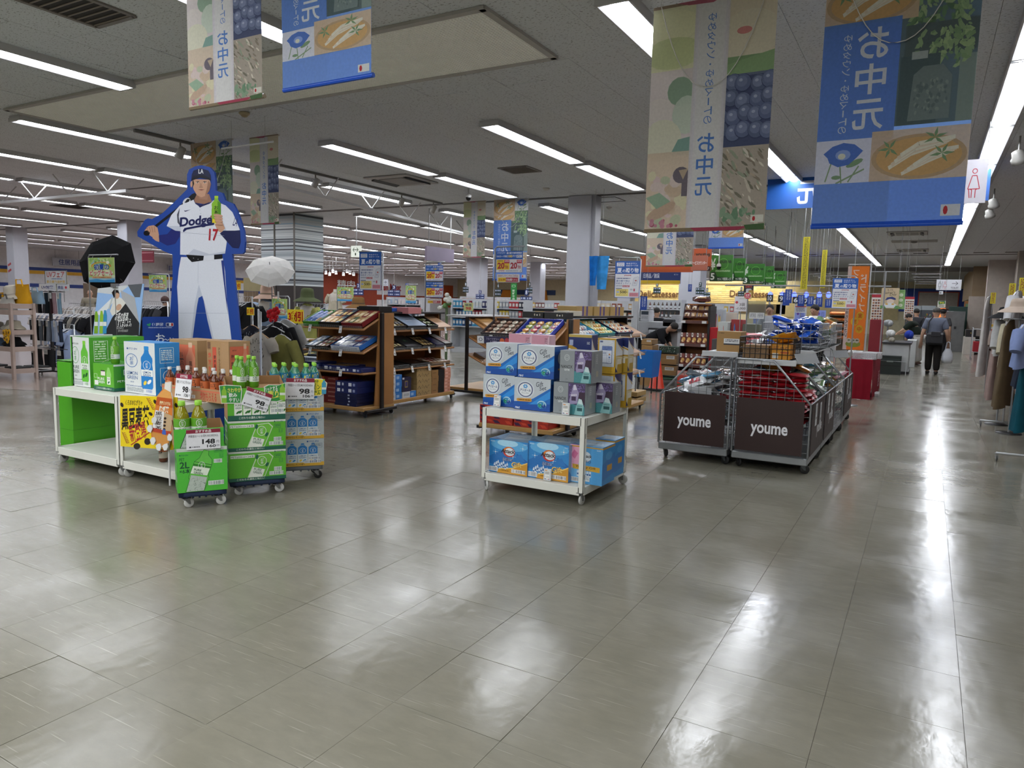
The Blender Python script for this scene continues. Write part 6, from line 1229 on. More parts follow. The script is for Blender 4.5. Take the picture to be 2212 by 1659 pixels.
def art_fruit(long=True):
    A=Art(100,190,'cfcbc6'); A.flip=True; A.gain=1.35; A.r(0,0,100,190,'cfcbc6'); A.r(0,0,38,56,'cfd0b4'); A.o(14,18,26,14,'d6d6b8',18); A.o(18,40,26,13,'c2c9a0',18); A.r(0,54,40,122,'cfc8c8'); A.o(26,72,11,12,'93ab96',14); A.o(8,96,17,20,'ddd0cc',18); A.o(32,92,12,16,'c4cfc2',16); A.o(12,112,17,18,'dcd6c4',18); A.p([(20,124),(26,112),(38,110),(38,126)],'86a79e')
    A.r(0,122,40,190,'cdbfae'); A.blobs(0,135,38,188,26,('d8c4c4','d6d2b8','c9b8a4','dcc9c6','bcc4ac'),3,7,5,.8); A.o(30,142,7,7,'77707a',14); A.r(31,146,36,160,'77707a'); A.p([(28,138),(32,146),(36,137)],'bfae98'); A.o(14,172,14,5,'c2ac98',14,-.5); A.p([(0,160),(12,156),(22,164),(10,170)],'9db6a0'); A.blobs(2,178,30,188,12,('c58f9f','b2687a'),1,2.4,6)
    A.r(58,0,100,56,'d3cbb9'); A.o(80,34,24,20,'dad0bf',20); A.o(76,30,6,3,'cc8f8c',12); A.r(58,50,100,66,'8aa67f'); A.p([(62,56),(100,48),(100,64),(64,64)],'96b287'); A.r(58,64,100,122,'6f7893')
    q=random.Random(4)
    A.r(58,66,100,122,'525a7a')
    for k in range(20): x,y=61+(k%5)*9+q.uniform(-2,2),72+(k//5)*12.5+q.uniform(-2,2); A.o(x,y,6.9,7.3,'4a5272',18); A.o(x-.3,y-.4,6.3,6.7,('66718f','727d9e','6c779a')[k%3],18); A.o(x-1,y-1.4,4.2,4.4,('7c87a8','8690b0')[k%2],14); A.o(x-2,y-2.5,1.5,1.3,'b0b8cc',8)
    A.r(58,122,100,190,'a9a196'); A.blobs(58,122,100,190,120,('c9c2b5','8f8578','b3a795','d6d0c4','7d7a6c','9aa390'),1.2,5,9,.28,6,.9); A.blobs(60,170,98,188,14,('8da58c','75957a'),2,5,10,.5)
    for k in range(6): A.r(36+k*1.6,0,64-k*1.6,190,('cfccd0','d2d0d6','d6d4db','d9d8e0','dcdbe4','dedee8')[k])
    if long: A.v('ゆめタウン・ゆめマートの',46.5,12,7,90,'5f86c4'); A.v('お中元',42,108,15,54,'5b84c6',.03)
    else: A.v('ゆめタウンの',46.5,32,7,60,'5f86c4'); A.v('お中元',42,98,15,50,'5b84c6',.03)
    A.p([(0,0),(100,0),(100,2.5),(0,2.5)],'9a8a7a'); A.p([(20,0),(60,0),(50,4),(30,3)],'b0687a'); A.r(0,187,100,190,'8a7a62'); A.p([(40,187),(88,187),(80,190),(44,190)],'a8455a'); A.p([(84,186),(100,185),(100,190),(86,190)],'4d6a44'); A.r(89,178,99,184,'d6d6cc'); A.o(91.5,181,1.2,2,'b83a40',8); return A
def art_blue():
    A=Art(100,150,'7498d4'); A.flip=True; A.gain=1.3; A.r(0,0,52,150,'5f83c2'); A.r(52,0,100,96,'63716d')
    for i in range(24): photo_leaf(A,54,2+i*1.4,99,20+i*2.2,9,('7f9c74','92ac80','6c8a68','a3b98d','5f7a5e'),1.6,4.2,20+i)
    A.r(55,44,100,60,'5d6b6c'); photo_leaf(A,60,46,99,66,60,('93ad86','a5bd90','7f9c78'),1.4,3.4,51); A.r(53,60,78,96,'56676a'); A.r(90,62,100,96,'8a9a94'); A.p([(62,70),(68,66),(80,66),(86,72),(86,94),(60,94)],'7b8a8a'); A.blobs(62,72,85,92,60,('6b7a7c','8d9a98'),.8,1.6,7,.7,6); A.r(60,58,70,62,'a9b4b4')
    photo_leaf(A,84,30,99,70,40,('93ad86','a5bd90','87a37c'),1.4,3.6,52)
    noodle(A,0,14,62,26); A.r(0,38,52,101,'6488c6')
    glory(A,0,101,38,24); noodle(A,38,98,62,27); A.r(0,125,100,150,'7396d2'); A.r(0,147,100,150,'1f55c0')
    A.v('ゆめタウン・ゆめマートの',14,44,6,54,'cfd6e6'); A.v('お中元',23,41,22,57,'d6dbe8',.03); A.r(86,139,98,145,'d6d6cc'); A.o(89,142,1.5,2.4,'b83a40',8); return A
def art_blue2():   # smaller version hung the other way up the aisle
    A=art_blue(); glory(A,62,0,38,22); noodle(A,0,0,62,30); return A
AF,AF2,AB,AB2=art_fruit(),art_fruit(False),art_blue(),art_blue2()
def banner(label,x0,x1,y,z0,z1,art,cord=True,rodh='1f55c0'):
    w=x1-x0; t=thing('hanging_banner',label,'banner',((x0+x1)/2,y,z0)); h=z1-z0
    art.on(t,w,h,(0,0,0),0,'cloth',PRC,False,.00008)
    B().tube([(-w/2-.005,.012,.012),(w/2+.005,.012,.012)],.013,M(rodh,.4),10).obj('bottom_rod',t); B().tube([(-w/2-.005,.012,h-.01),(w/2+.005,.012,h-.01)],.012,M('b9b4ac',.5),10).obj('top_rod',t)
    b=B()
    for s in (-1,1): b.tube([(s*w*.45,.012,h),(s*w*.42,.012,ZC-z0)],.0015,'b9b9b9',4)
    b.obj('hanging_wire',t)
    if cord: B().tube([(s*w*.43,-.02+.0*s,h-.0-(1-abs(s)**2.2)*min(h*.42,w*.7)) for s in [k/8-1 for k in range(17)]],.003,M('c9c6c0',.5),5).obj('cord',t)
    return t
def ban_px(label,pl,pr,Y,zt,art,**k):
    a,c=aty(*pl,Y),aty(*pr,Y); return banner(label,a.x,c.x,Y,(a.z+c.z)/2,zt,art,**k)
ban_px('large translucent banner of fruit and shellfish photos, right of the white pillar',(1392,500),(1650,498),5.0,3.5,AF,rodh='8a7a62')
a=aty(1752,492,4.9); ban_px('large blue gift season banner with maple leaves, nearest the right edge',(1752,494),(2078,486),4.9,3.57,AB)
ban_px('banner of fruit photos cut by the top edge, at upper left',(409,236),(567,213),3.0,3.57,AF,cord=False,rodh='8a7a62'); ban_px('plain blue banner with a morning glory, cut by the top edge at upper left',(611,198),(802,167),3.0,3.57,AB,cord=False)
ban_px('narrow fruit photo banner hung in front of the striped pillar',(542,486),(603,484),6.85,3.57,AF2,cord=False,rodh='b0a69a'); a=aty(420,640,6.77); c=aty(507,640,6.77); banner('blue maple leaf banner behind the standee head',a.x,c.x,6.77,2.1,3.57,AB2)
ban_px('small narrow fruit photo banner in the middle distance',(1000,557),(1047,556),12.9,3.56,AF2,cord=False,rodh='b0a69a'); ban_px('small blue maple leaf banner in the middle distance, above the points poster',(1064,607),(1137,605),12.95,3.57,AB2)
ban_px('small fruit photo banner hanging below the large fruit banner',(1395,576),(1495,576),11.5,3.4,AF,cord=False,rodh='5a6a4a'); ban_px('small blue banner showing only its hem, between the two large banners',(1530,538),(1605,536),11.5,3.4,AB,cord=False)
# long blue overhead banner crossing the aisle
a,c=aty(1655,453,12.7),aty(2136,428,12.7); zt=aty(1700,385,12.7).z; t=thing('overhead_banner','long blue banner with a white character, crossing the aisle high up','banner',((a.x+c.x)/2,12.7,a.z)); w=c.x-a.x; h=zt-a.z
A=Art(330,50,'0f4f9c'); A.flip=True; [A.t(ch,50+k*75,6,42,38,'c9ccd4',.04) for k,ch in enumerate('元中お')]; B().box(-w/2,0,0,w/2,.01,h,M('0f4f9c',.5)).obj('cloth',t); A.on(t,w,h,(0,0,0),0,'print',PR)
b=B(); [b.tube([(s*w*.4,0,h),(s*w*.4,0,ZC-a.z)],.003,'9a9a9a',4) for s in (-1,-.2,.5,1)]; b.obj('hanging_wire',t)
# restroom sign, man and woman
a,c=aty(2040,445,9.5),aty(2128,438,9.5); zt=aty(2128,343,9.5).z; t=thing('restroom_sign','white hanging sign with a red outlined woman, behind the right blue banner','sign',((a.x+c.x)/2,9.5,c.z)); w=c.x-a.x; h=zt-c.z
B().box(-w/2,0,0,w/2,.02,h,M('d6d3dc',.4)).obj('board',t); A=Art(90,98)
for x,col in ((22,'2c3a8a'),(62,'b01c34')):
    A.ring(x,26,6,6,1.8,col,18)
    if x>40: A.l([(x-5,36),(x+5,36),(x+13,66),(x-13,66)],2,col,True); A.l([(x-8,66),(x-4,68),(x-4,86)],2,col); A.l([(x+8,66),(x+4,68),(x+4,86)],2,col); A.l([(x-11,66),(x-8,86)],2,col); 
    else: A.box(x-8,36,x+8,64,2,col)
A.on(t,w,h,(0,0,0)); b=B(); [b.tube([(s*w*.45,.01,h),(s*w*.45,.01,ZC-c.z)],.003,'8a8a8a',4) for s in (-1,1)]; b.obj('hanging_wire',t)
# plain hanging white bar
a,c=aty(479,321,6.2),aty(590,306,6.2); t=thing('hanging_bar','thin white bar hanging across the two banners before the striped pillar','bar',a); B().tube([(0,0,0),(c.x-a.x,0,c.z-a.z)],.012,M('d0d0d0',.4)).obj('bar',t); b=B(); [b.tube([((c.x-a.x)*u,0,(c.z-a.z)*u),((c.x-a.x)*u,0,ZC-a.z)],.002,'9a9a9a',4) for u in (.2,.85)]; b.obj('wire',t)
# ================================================================ POSTER STANDS
def a_summer():
    A=Art(100,166,'cfd0d4'); A.r(0,0,100,58,'15509e'); A.rr(6,7,36,24,1,'d0d4de'); A.t('2025',9,9,24,6,'2c3a6a',.02); A.t('お中元',9,17,24,6,'2c3a6a',.02); A.t('ゆめタウン',44,8,42,7,'d6dae6',.02); A.t('ゆめマートの',44,17.5,46,7,'d6dae6',.02); A.t('夏',8,31,20,22,'d9dde8',.04); A.t('の',30,39,12,12,'d9dde8',.02); A.t('贈り物',43,31,50,22,'d9dde8',.04)
    A.t('youme',37,62,28,7,'9c2436',.06); A.lines(6,76,56,5,1,'3a4a7a',.8); A.t('夏の贈り物は',6,85,54,9,'2c4a8a',.02); A.t('ゆめオンライン',6,96,60,9,'2c4a8a',.02); A.lines(6,109,24,7,2,'4a5a7a'); A.r(32,109,60,117,'9c2436'); A.t('5/16 START',34,110.5,24,5,'e0d6da',.03); A.p([(76,76),(92,70),(96,74),(86,112),(70,110)],'c4c7cd'); A.l([(76,76),(92,70),(96,74),(86,112),(70,110)],1,'8a90a0',True); A.o(84,88,4,3,'a8483a',8); A.r(76,96,84,101,'a8a0a8'); A.r(6,122,30,125,'2c4a8a')
    A.r(6,126,56,158,'d9c978'); A.t('500',22,134,26,12,'3a3020',.05); A.t('円',49,138,5,7,'3a3020'); A.o(14,140,6,4,'9aa8d0',12); A.lines(9,129,40,3,1,'6a5a2a',.7); A.t('クーポンプレゼント!',9,150,42,5,'6a4a1c',.02); A.r(60,142,96,160,'c98f98'); A.lines(62,145,32,12,4,'a8485a'); A.r(76,124,82,136,'b0485a'); A.lines(62,126,10,6,2,'5a5a6a'); A.box(1,1,99,165,2,'15509e'); return A
def a_points():
    A=Art(120,96,'c9cace'); A.r(0,0,120,36,'15509e'); A.t('夏の贈り物早期限定',48,4,68,9,'d6dae6',.03); A.lines(6,4,36,9,2,'9ab0d6'); A.t('ゆめカード限定',4,18,48,9,'d6dae6',.03); A.t('100',54,17,20,11,'e0c440',.06); A.t('円で',76,18,14,9,'d6dae6',.02); A.r(92,17,116,29,'c9ccd6'); A.t('税抜',94,19,20,8,'1f2c4a',.03)
    A.r(4,38,62,82,'d9b728'); A.r(64,38,116,82,'c9c4c4'); A.t('20',8,50,32,28,'9c1c28',.08); A.t('倍',42,60,15,17,'9c1c28',.04); A.t('20',66,50,30,28,'9c1c28',.08); A.t('倍',98,60,14,17,'9c1c28',.04); A.r(38,38,62,54,'a8283a'); A.r(94,38,116,54,'a8283a'); A.lines(40,40,20,10,2,'e0c0c4'); A.lines(96,40,18,10,2,'e0c0c4'); A.lines(8,41,26,5,1,'5a4a1a',.7); A.r(2,83,118,94,'d6d7da'); A.t('youme',14,85,26,6,'9c2436',.06); A.lines(46,85,56,6,2,'4a5a7a'); A.bars(106,85,8,6); A.box(1,1,119,95,2.4,'15509e'); return A
A10=Art(100,30,'cfcccc').t('ゆめオンラインでのご注文は',6,2,88,9,'8a3a2c',.02).r(6,13,94,28,'9c1c28').r(6,13,40,28,'d9b728').t('5/16 金',9,16,28,9,'9c1c28',.05).t('10:00',42,16,28,9,'e0d8da',.06).t('から',74,17,16,8,'e0d8da')
ASM,APT=a_summer(),a_points()
def a_sale():
    A=Art(100,92,'a8c070'); A.blobs(0,0,100,40,60,('7fa858','93b868','b9cc88','5f9048','c9d6a8','8fb8c8'),3,9,12,.7); A.r(0,74,100,92,'8fb8c8'); A.blobs(0,40,100,76,30,('c9d6b8','b9cc98','d6d6b0'),5,12,13); A.p([(0,84),(30,80),(60,84),(100,80),(100,92),(0,92)],'3a8ac0')
    for r_,col in ((34,'c9603a'),(31,'d9b83a'),(28,'7fa858')): A.l([(50+r_*math.cos(t)*1.1,34-r_*.5*math.sin(t)) for t in [k*PI/10 for k in range(11)]],3,col)
    A.t('初夏の',22,24,58,22,'e6e6e6',.12); A.t('初夏の',22,24,58,22,'20489a',.05); A.t('ビッグセール',6,46,88,22,'e6e6e6',.12); A.t('ビッグセール',6,46,88,22,'b81c34',.05); A.r(14,70,88,77,'d0a87a'); A.t('EARLY SUMMER SALE',18,71.5,66,4,'7a3a2c',.03); A.o(76,18,7,7,'e0e4d0',5); return A
ASL=a_sale()
A3W=Art(100,80,'dcc22c').t('3割引',5,10,90,60,'a3181c',.1)
def pstand(label,pole_px,Y,items,top,zb=0.,frame=True,side=-1,floor_px=None,name='poster_stand',polehex='a2a4a6'):
    """floor stand: pole at pixel column pole_px, posters given by photographed corners"""
    p=aty(pole_px,top,Y); t=thing(name,label,'poster stand',(p.x,Y,zb)); m=M(polehex,.3,.75,.03); ex=aty(max(i[2] for i in items)+3 if side<0 else min(i[0] for i in items)-3,top,Y).x-p.x
    b=B(); b.tube([(0,.02,.012),(0,.02,p.z-zb-.03),(.03*(1 if ex>0 else -1),.02,p.z-zb),(ex,.02,p.z-zb)],.011,m,8); b.obj('pole',t); B().lathe([(.15,0),(.15,.008),(.02,.014)],M('8f9194',.3,.7),20,(0,.02,0)).obj('base_plate',t)
    for x0,y0,x1,y1,art in items:
        a,c=aty(x0,y0,Y),aty(x1,y1,Y); w,h=c.x-a.x,a.z-c.z; o=B().box(-w/2,-.004,0,w/2,.0,h,M('c9cace',.4)).obj('poster',t); o.location=((a.x+c.x)/2-p.x,0,c.z-zb); art.on(o,w,h,(0,-.004,0),0,'print',PRG)
        q=B()
        for s in (-1,1): q.tube([(s*w*.35,-.002,h-.01),(s*w*.35,.02,p.z-c.z)],.003,m,5)
        q.obj('clip',o)
    return t
pstand('poster stand with a blue summer gift sign, between the two wooden gift stands',825,7.28,[(777,545,824,627,ASM)],543,side=1)
pstand('poster stand with two points posters one above the other, behind the long gift stand',918,9.2,[(920.5,573.5,957.5,607,APT),(920.5,609,957.5,643,APT),(923,644.5,954,656,A10)],566)
pstand('poster stand with one points poster over the jelly gift stand',1068,8.2,[(1072,543,1129,589.5,APT),(1074,592,1122,610,A10)],533)
pstand('poster stand with a blue summer gift sign, at the end of the aisle gift stand',1384,10.3,[(1330,564,1381,644,ASM)],556,side=1)
pstand('poster stand with a blue summer gift sign, beside the roll cages and the orange banner',1851,12.4,[(1800,601,1850,667,ASM)],596,side=1)
pstand('poster stand with an early summer sale sign before the black parasol',188,7.0,[(191,557,249,610,ASL)],551)
pstand('poster stand with an early summer sale sign, left of the standee legs',363,9.,[(322,594,361,631,ASL)],592,side=1); pstand('poster stand with an early summer sale sign beside the blue mannequin',623,8.6,[(588,645,621,688,ASL)],640,side=1); pstand('poster stand with an early summer sale sign behind the brown hat',727,11.,[(729,620,764,651,ASL)],617); pstand('poster stand with an early summer sale sign left of the points posters',876,12.,[(877,617,899,655,ASL)],614)
def card(label,x0,y0,x1,y1,Y,art,stand=0.,name='sale_card',cat='sign'):
    a,c=aty(x0,y0,Y),aty(x1,y1,Y); w,h=c.x-a.x,a.z-c.z; t=thing(name,label,cat,((a.x+c.x)/2,Y,c.z)); B().box(-w/2,0,0,w/2,.006,h,M('c9c4a0',.4)).obj('board',t); art.on(t,w,h,(0,0,0),0,'print',PRG)
    if stand is not None: b=B(); b.tube([(0,.012,h*.8),(0,.012,-c.z+stand+.006)],.007,M('9a9c9e',.3,.7),6); b.obj('pole',t)
    return t
card('yellow card with red 3割引 on a pole before the green mannequin',621,668,656,699,8.3,A3W); card('small yellow card with red ３割引 on the black clothes rail',533,664,549,681,7.6,A3W); card('yellow discount card at the edge of the standee',507,610,520,626,8.0,A3W)
AUV=Art(100,60,'b9bcc0').t('UVフェア',10,6,80,24,'a3342c',.04).lines(30,34,50,5,1,'4a6a9a',.7).t('夏の紫外線対策',8,42,84,12,'c09a2c',.03).box(1,1,99,59,3,'3a3a3c')
card('framed UV fair sign over the arm cover rack',96,584,145,615,6.8,AUV,1.4); AU2=Art(100,34,'c0c4cc').t('UV対策',14,8,72,18,'20387a',.06); card('white UV strip sign at left on the arm cover rack',84,613,121,628,6.7,AU2,1.3); card('white UV strip sign with a red sun on the arm cover rack',123,614,150,628,6.7,Art(80,34,'c0c4cc').t('商品',6,8,34,18,'20387a',.06).o(58,17,7,7,'b83040',14),1.3)
# ================================================================ CLOTHES, HATS AND UMBRELLAS
def cloth(hexc,var=.12):
    m=M(hexc,.85,0,var,8,.25,14); m.node_tree.nodes['Principled BSDF'].inputs['Specular IOR Level'].default_value=.15; return m
_G={}
def garment_mesh(kind,hexc,w=.44,h=.62,sl=.0,flare=1.1,seed=0,dots=None,th=.06):
    k=(kind,hexc,w,h,sl,flare,seed,dots)
    if k in _G: return _G[k]
    q=random.Random(seed); b=B(); m=cloth(hexc); ph=q.uniform(0,6)
    def f(u,v):
        a=2*PI*u; s=v; wd=w/2*((.32+.68*min(1,s/.12)) if s<.12 else 1-.1*math.sin(PI*min(1,(s-.12)/.6))+ (flare-1)*max(0,(s-.4)/.6)); x=wd*math.copysign(abs(math.cos(a))**.8,math.cos(a)); y=th*(.5+.7*s)*math.sin(a)*(1+.25*math.sin(9*x/w*2+ph+s*2)) +.012*math.sin(16*x/w+ph)*s
        z=-h*s-(.05*min(1,abs(x)/(w*.5)) if s<.12 else .05*abs(x)/(w*.5))
        return (x,y,z)
    b.grid(f,24,12,m)
    if sl:
        for s in (-1,1):
            p0=Vector((s*w*.42,0,-.1)); p1=Vector((s*(w*.5+sl*.28),-.005,-.1-sl*.7)); b.tube([p0,p0.lerp(p1,.5)+Vector((s*.015,0,0)),p1],[.075,.07,.058],m,10,True)
    if dots:
        for i in range(36):
            x,z=q.uniform(-w*.36,w*.36),q.uniform(-h*.92,-h*.16); s=-z/h; yy=-th*(.5+.7*s)*1.28-.006; l=q.uniform(.006,.014); b.box(x-.004,yy,z-l,x+.004,yy+.002,z+l,dots)
    _G[k]=b.mesh('garment_cloth'); return _G[k]
def hang(label,p,hexc,rz=0.,w=.44,h=.62,sl=.35,flare=1.1,seed=0,dots=None,group=None,name='hanging_shirt',cat='clothing',hook='b9b9bb',wood=None):
    t=thing(name,label,cat,p,rz,group); link('cloth',garment_mesh('g',hexc,w,h,sl,flare,seed,dots),t)
    b=B(); mm=M(wood or hook,.4); b.tube([(-w*.4,0,-.07),(-w*.15,0,-.02),(0,0,.0),(w*.15,0,-.02),(w*.4,0,-.07)],.008,mm,6); b.tube([(0,0,0),(0,0,.05),(.02,0,.075),(0,0,.095),(-.018,0,.085)],.003,M('a9abad',.3,.8),5); b.obj('hanger',t); return t
def rail(label,x0,y0,x1,y1,z,hexc='a9abad',wheels=True):
    L=math.hypot(x1-x0,y1-y0); t=thing('clothes_rail',label,'clothes rail',(x0,y0,0),math.atan2(y1-y0,x1-x0)); m=M(hexc,.3,.8,.03); b=B(); b.tube([(0,0,.08),(0,0,z),(L,0,z),(L,0,.08)],.013,m,8); b.obj('frame',t); b=B()
    for x in (0,L): b.tube([(x,-.25,.08),(x,.25,.08)],.013,m,8)
    b.obj('foot',t)
    if wheels:
        for x in (0,L):
            for y in (-.24,.24): caster(t,x,y,.08,.03,'3a3a3c','8a8c8e')
    return t
def rail_row(label,group,x0,y0,x1,y1,z,cols,w=.42,h=.7,sl=.3,step=.06,name='hanging_garment',jit=.3):
    L=math.hypot(x1-x0,y1-y0); n=int(L/step); a=math.atan2(y1-y0,x1-x0)
    for k in range(n):
        u=(k+.5)/n; hang(label,(x0+(x1-x0)*u,y0+(y1-y0)*u,z-.09),cols[k%len(cols)],a+PI/2+rnd.uniform(-jit,jit),w,h*rnd.uniform(.92,1.05),sl,1.05,k%3,None,group,name)
def hat(label,p,hexc,r=.13,brim=.07,h=.11,band=None,rot=(0,0,0),group=None):
    t=thing('hat',label,'hat',p,rot,group); m=cloth(hexc,.06); b=B(); b.lathe([(r+brim*.75,-.045),(r+brim*.4,-.012),(r*.84,.022),(r*.78,.032),(r*.74,h*.6),(r*.66,h*.9),(r*.4,h),(.001,h)],m,20); b.lathe([(r+brim*.75,-.046),(r*.8,.018),(r*.7,.024)],m,20); b.obj('crown',t)
    if band: B().lathe([(r*.79,.032),(r*.765,.06)],M(band,.7),20).obj('band',t)
    return t
def mannequin(label,px,ytop,Y,hexc,h=.85,w=.46,sl=.5,skirt=None,dress=False,rz=0):
    p=aty(px,ytop,Y); zt=p.z; t=thing('mannequin',label,'mannequin',(p.x,Y,0),rz)
    B().tube([(0,0,.02),(0,0,zt-.5)],.014,M('8f9194',.3,.7),8).obj('pole',t); B().lathe([(.16,0),(.16,.01),(.02,.02)],M('3a3a3c',.4),18).obj('base_plate',t)
    B().lathe([(.1,zt-.75),(.13,zt-.55),(.11,zt-.4),(.17,zt-.15),(.15,zt-.06),(.06,zt-.02),(.05,zt+.06)],M('c9c2b6',.6),16,(0,0,0),True,1,.6).obj('torso',t)
    o=link('top',garment_mesh('g',hexc,w,h,sl,1.15,2,None,.12),t,(0,0,zt)); 
    if skirt: link('skirt',garment_mesh('g',skirt,w*.9,.7,0,1.3,1,None,.11),t,(0,0,zt-h+.12))
    return t
# left hat rack in pale pinkish wood
def wood_rack(label,x,y,w,d,zs,H,hexc='a8958c'):
    t=thing('wooden_rack',label,'rack',(x,y,0)); m=M(hexc,.6,0,.08)
    for sx in (0,w):
        for sy in (0,d): B().box(sx-.035,sy-.02,0,sx+.035,sy+.02,H,m,.003).obj('post',t)
        b=B(); [b.tube([(sx-.036*(1 if sx else -1),.05+.0,z),(sx-.04*(1 if sx else -1),.05,z)],.004,'2a2a2a',5) for z in [.15+.06*k for k in range(int(H/.06)-3)]]; b.obj('peg_hole',t)
    for z in zs:
        B().box(0,0,z-.03,w,d,z,m,.003).obj('shelf',t); B().box(.03,-.022,z-.06,w-.03,-.005,z+.02,m,.002).obj('rail',t)
        B().box(w+.005,.02,z-.06,w+.022,d-.02,z+.02,m,.002).obj('rail',t)
    B().box(.03,-.02,H-.09,w-.03,0,H-.01,m,.002).obj('top_rail',t); B().box(w+.005,.02,H-.09,w+.022,d-.02,H-.01,m,.002).obj('top_rail',t); return t
YH=6.25; q=aty(31,822,YH); r2=aty(80,820,YH); zs=[aty(56,y,YH).z for y in (803,755,718,674)]; H=aty(31,655,YH).z
DR=atx(79,816,q.x).y-YH; wood_rack('pale wooden rack of hats at the left edge',q.x-1.3,YH,1.3,DR,zs,H)
w=.5; X=q.x-.52; YM=YH+DR*.5
def hats_on(z,cols,n,lab,grp,y=YM,x0=None,x1=None,dz=.035,br=.07):
    for k in range(n): hat(lab,((x0 if x0 is not None else X+.16)+((x1 if x1 is not None else X+w-.16)-(x0 if x0 is not None else X+.16))*(k%2),y-.03*(k%2),z+.002+(k//2)*dz),cols[k%len(cols)],.11,br,.1,None,(rnd.uniform(-.1,.1),rnd.uniform(-.1,.1),0),grp)
hats_on(zs[2],('8f8a80','a89f8e','b5ad9e','5a4c3a'),6,'beige or brown sun hat stacked on the second shelf of the hat rack','sun hats on the second shelf of the hat rack'); hats_on(zs[1],('171719','1d1d20','141416'),6,'black hat stacked on the third shelf of the hat rack','black hats on the third shelf of the hat rack',br=.06)
for k in range(6): o=B().box(-.05,-.13,0,.05,.13,.03,M('1b1b1d',.7),.012).obj('sandal',None,(X+.1+(k%3)*.14,YH+.2+.3*(k//3),zs[0]+.002),rnd.uniform(-.2,.2),label='black sandal in the row on the bottom shelf of the hat rack',cat='sandal',group='black sandals on the bottom shelf')
x0=q.x-1.15; x1=q.x-.75; hats_on(zs[2],('8f8a80','7a746a'),4,'grey sun hat on the second shelf at the very left edge','sun hats at the left edge',YM,x0,x1); hats_on(zs[1],('4a5a70','5f7058','6a7a6a'),4,'blue or green cloth hat on the third shelf at the very left edge','cloth hats at the left edge',YM,x0,x1)
for k in range(4): B().box(-.05,-.13,0,.05,.13,.03,M('1b1b1d',.7),.012).obj('sandal',None,(x0-.05+k*.12,YM,zs[0]+.002),.2,label='black sandal on the bottom shelf at the very left edge',cat='sandal',group='black sandals at the left edge')
def handbag(label,p,hexc,w,h,d,handle=None,rz=0):
    t=thing('cloth_bag',label,'bag',p,rz); b=B(); m=cloth(hexc,.08); b.grid(lambda u,v:(w/2*math.copysign(abs(math.cos(2*PI*u))**.7,math.cos(2*PI*u))*(1-.15*v+.05*math.sin(7*v)),d/2*math.sin(2*PI*u)*(1.1-.6*v),h*v*(1+.03*math.sin(11*u))),20,8,m); b.add([(-w*.42,-d*.2,h*.98),(w*.42,-d*.2,h*.98),(w*.42,d*.2,h*.98),(-w*.42,d*.2,h*.98)],[(0,1,2,3)],m); b.obj('bag_body',t)
    B().tube([(-w*.25,-d*.25,h*.9),(-w*.2,-d*.3,h*1.25),(w*.2,-d*.3,h*1.25),(w*.25,-d*.25,h*.9)],.012,handle or m,6).obj('handle',t); return t
handbag('mustard yellow cloth bag on top of the hat rack',(q.x-.2,YM+.12,H-.01),'c08c1c',.42,.32,.18); handbag('white drawstring cloth bag on top of the hat rack',(q.x-.3,YH+.1,zs[3]),'a8a59e',.4,.22,.2,'2a2a2a'); handbag('mustard yellow cloth bag cut by the left edge',(q.x-.62,YH+.12,zs[3]),'c08c1c',.34,.3,.18)
hat('large beige bucket hat on top of the hat rack',(q.x-.42,YH+.25,H+.1),'b0a99c',.16,.09,.2,'9a938a',(.15,-.1,0)); handbag('blue and yellow flowered bag behind the yellow bag on the hat rack',(q.x-.2,YM+.35,H-.01),'7a93a8',.36,.22,.14)
fl_=aty(14,730,YH-.15); t=thing('artificial_sunflowers','yellow artificial sunflowers before the hat rack at the left edge','flowers',(fl_.x,YH-.15,zs[2]-.16)); B().tube([(0,0,0),(0,0,.1)],.01,'3f6a2c',6).obj('stem',t)
for k in range(7):
    b=B(); 
    for a in range(9): b.ell((.032*math.cos(a*.7),-.004,.032*math.sin(a*.7)),(.022,.006,.022),'d09c14',6,4)
    b.ell((0,-.012,0),(.02,.01,.02),'6a4a14',8,5); b.obj('flower',t,(rnd.uniform(-.13,.17),rnd.uniform(-.05,.02),rnd.uniform(.02,.2)))
# arm cover rack
YR=7.05; xa,xc=aty(82,820,YR).x,aty(152,820,YR).x; zt=[aty(115,y,YR).z for y in (630,690,752)]
t=thing('accessory_rack','black tiered rack of arm covers and gloves on wheels, right of the hat rack','rack',((xa+xc)/2,YR,0)); w=(xc-xa)/2; b=B(); b.box(-.02,-.02,.09,.02,.02,zt[0]+.12,BK); b.obj('post',t); B().box(-w*.8,-.04,.06,w*.8,.04,.09,BK,.004).box(-.04,-.3,.06,.04,.3,.09,BK,.004).obj('foot_rail',t)
for x,y in ((-w*.75,0),(w*.75,0),(0,.26),(0,-.26)): caster(t,x,y,.06,.028,'222222','2c2c2e')
for z in zt: b=B(); b.tube([(-w,-.03,z),(w,-.03,z)],.008,BK,6); [b.tube([(-w+2*w*k/9,-.03,z),(-w+2*w*k/9,-.12,z+.01)],.004,BK,5) for k in range(10)]; b.obj('hook_bar',t)
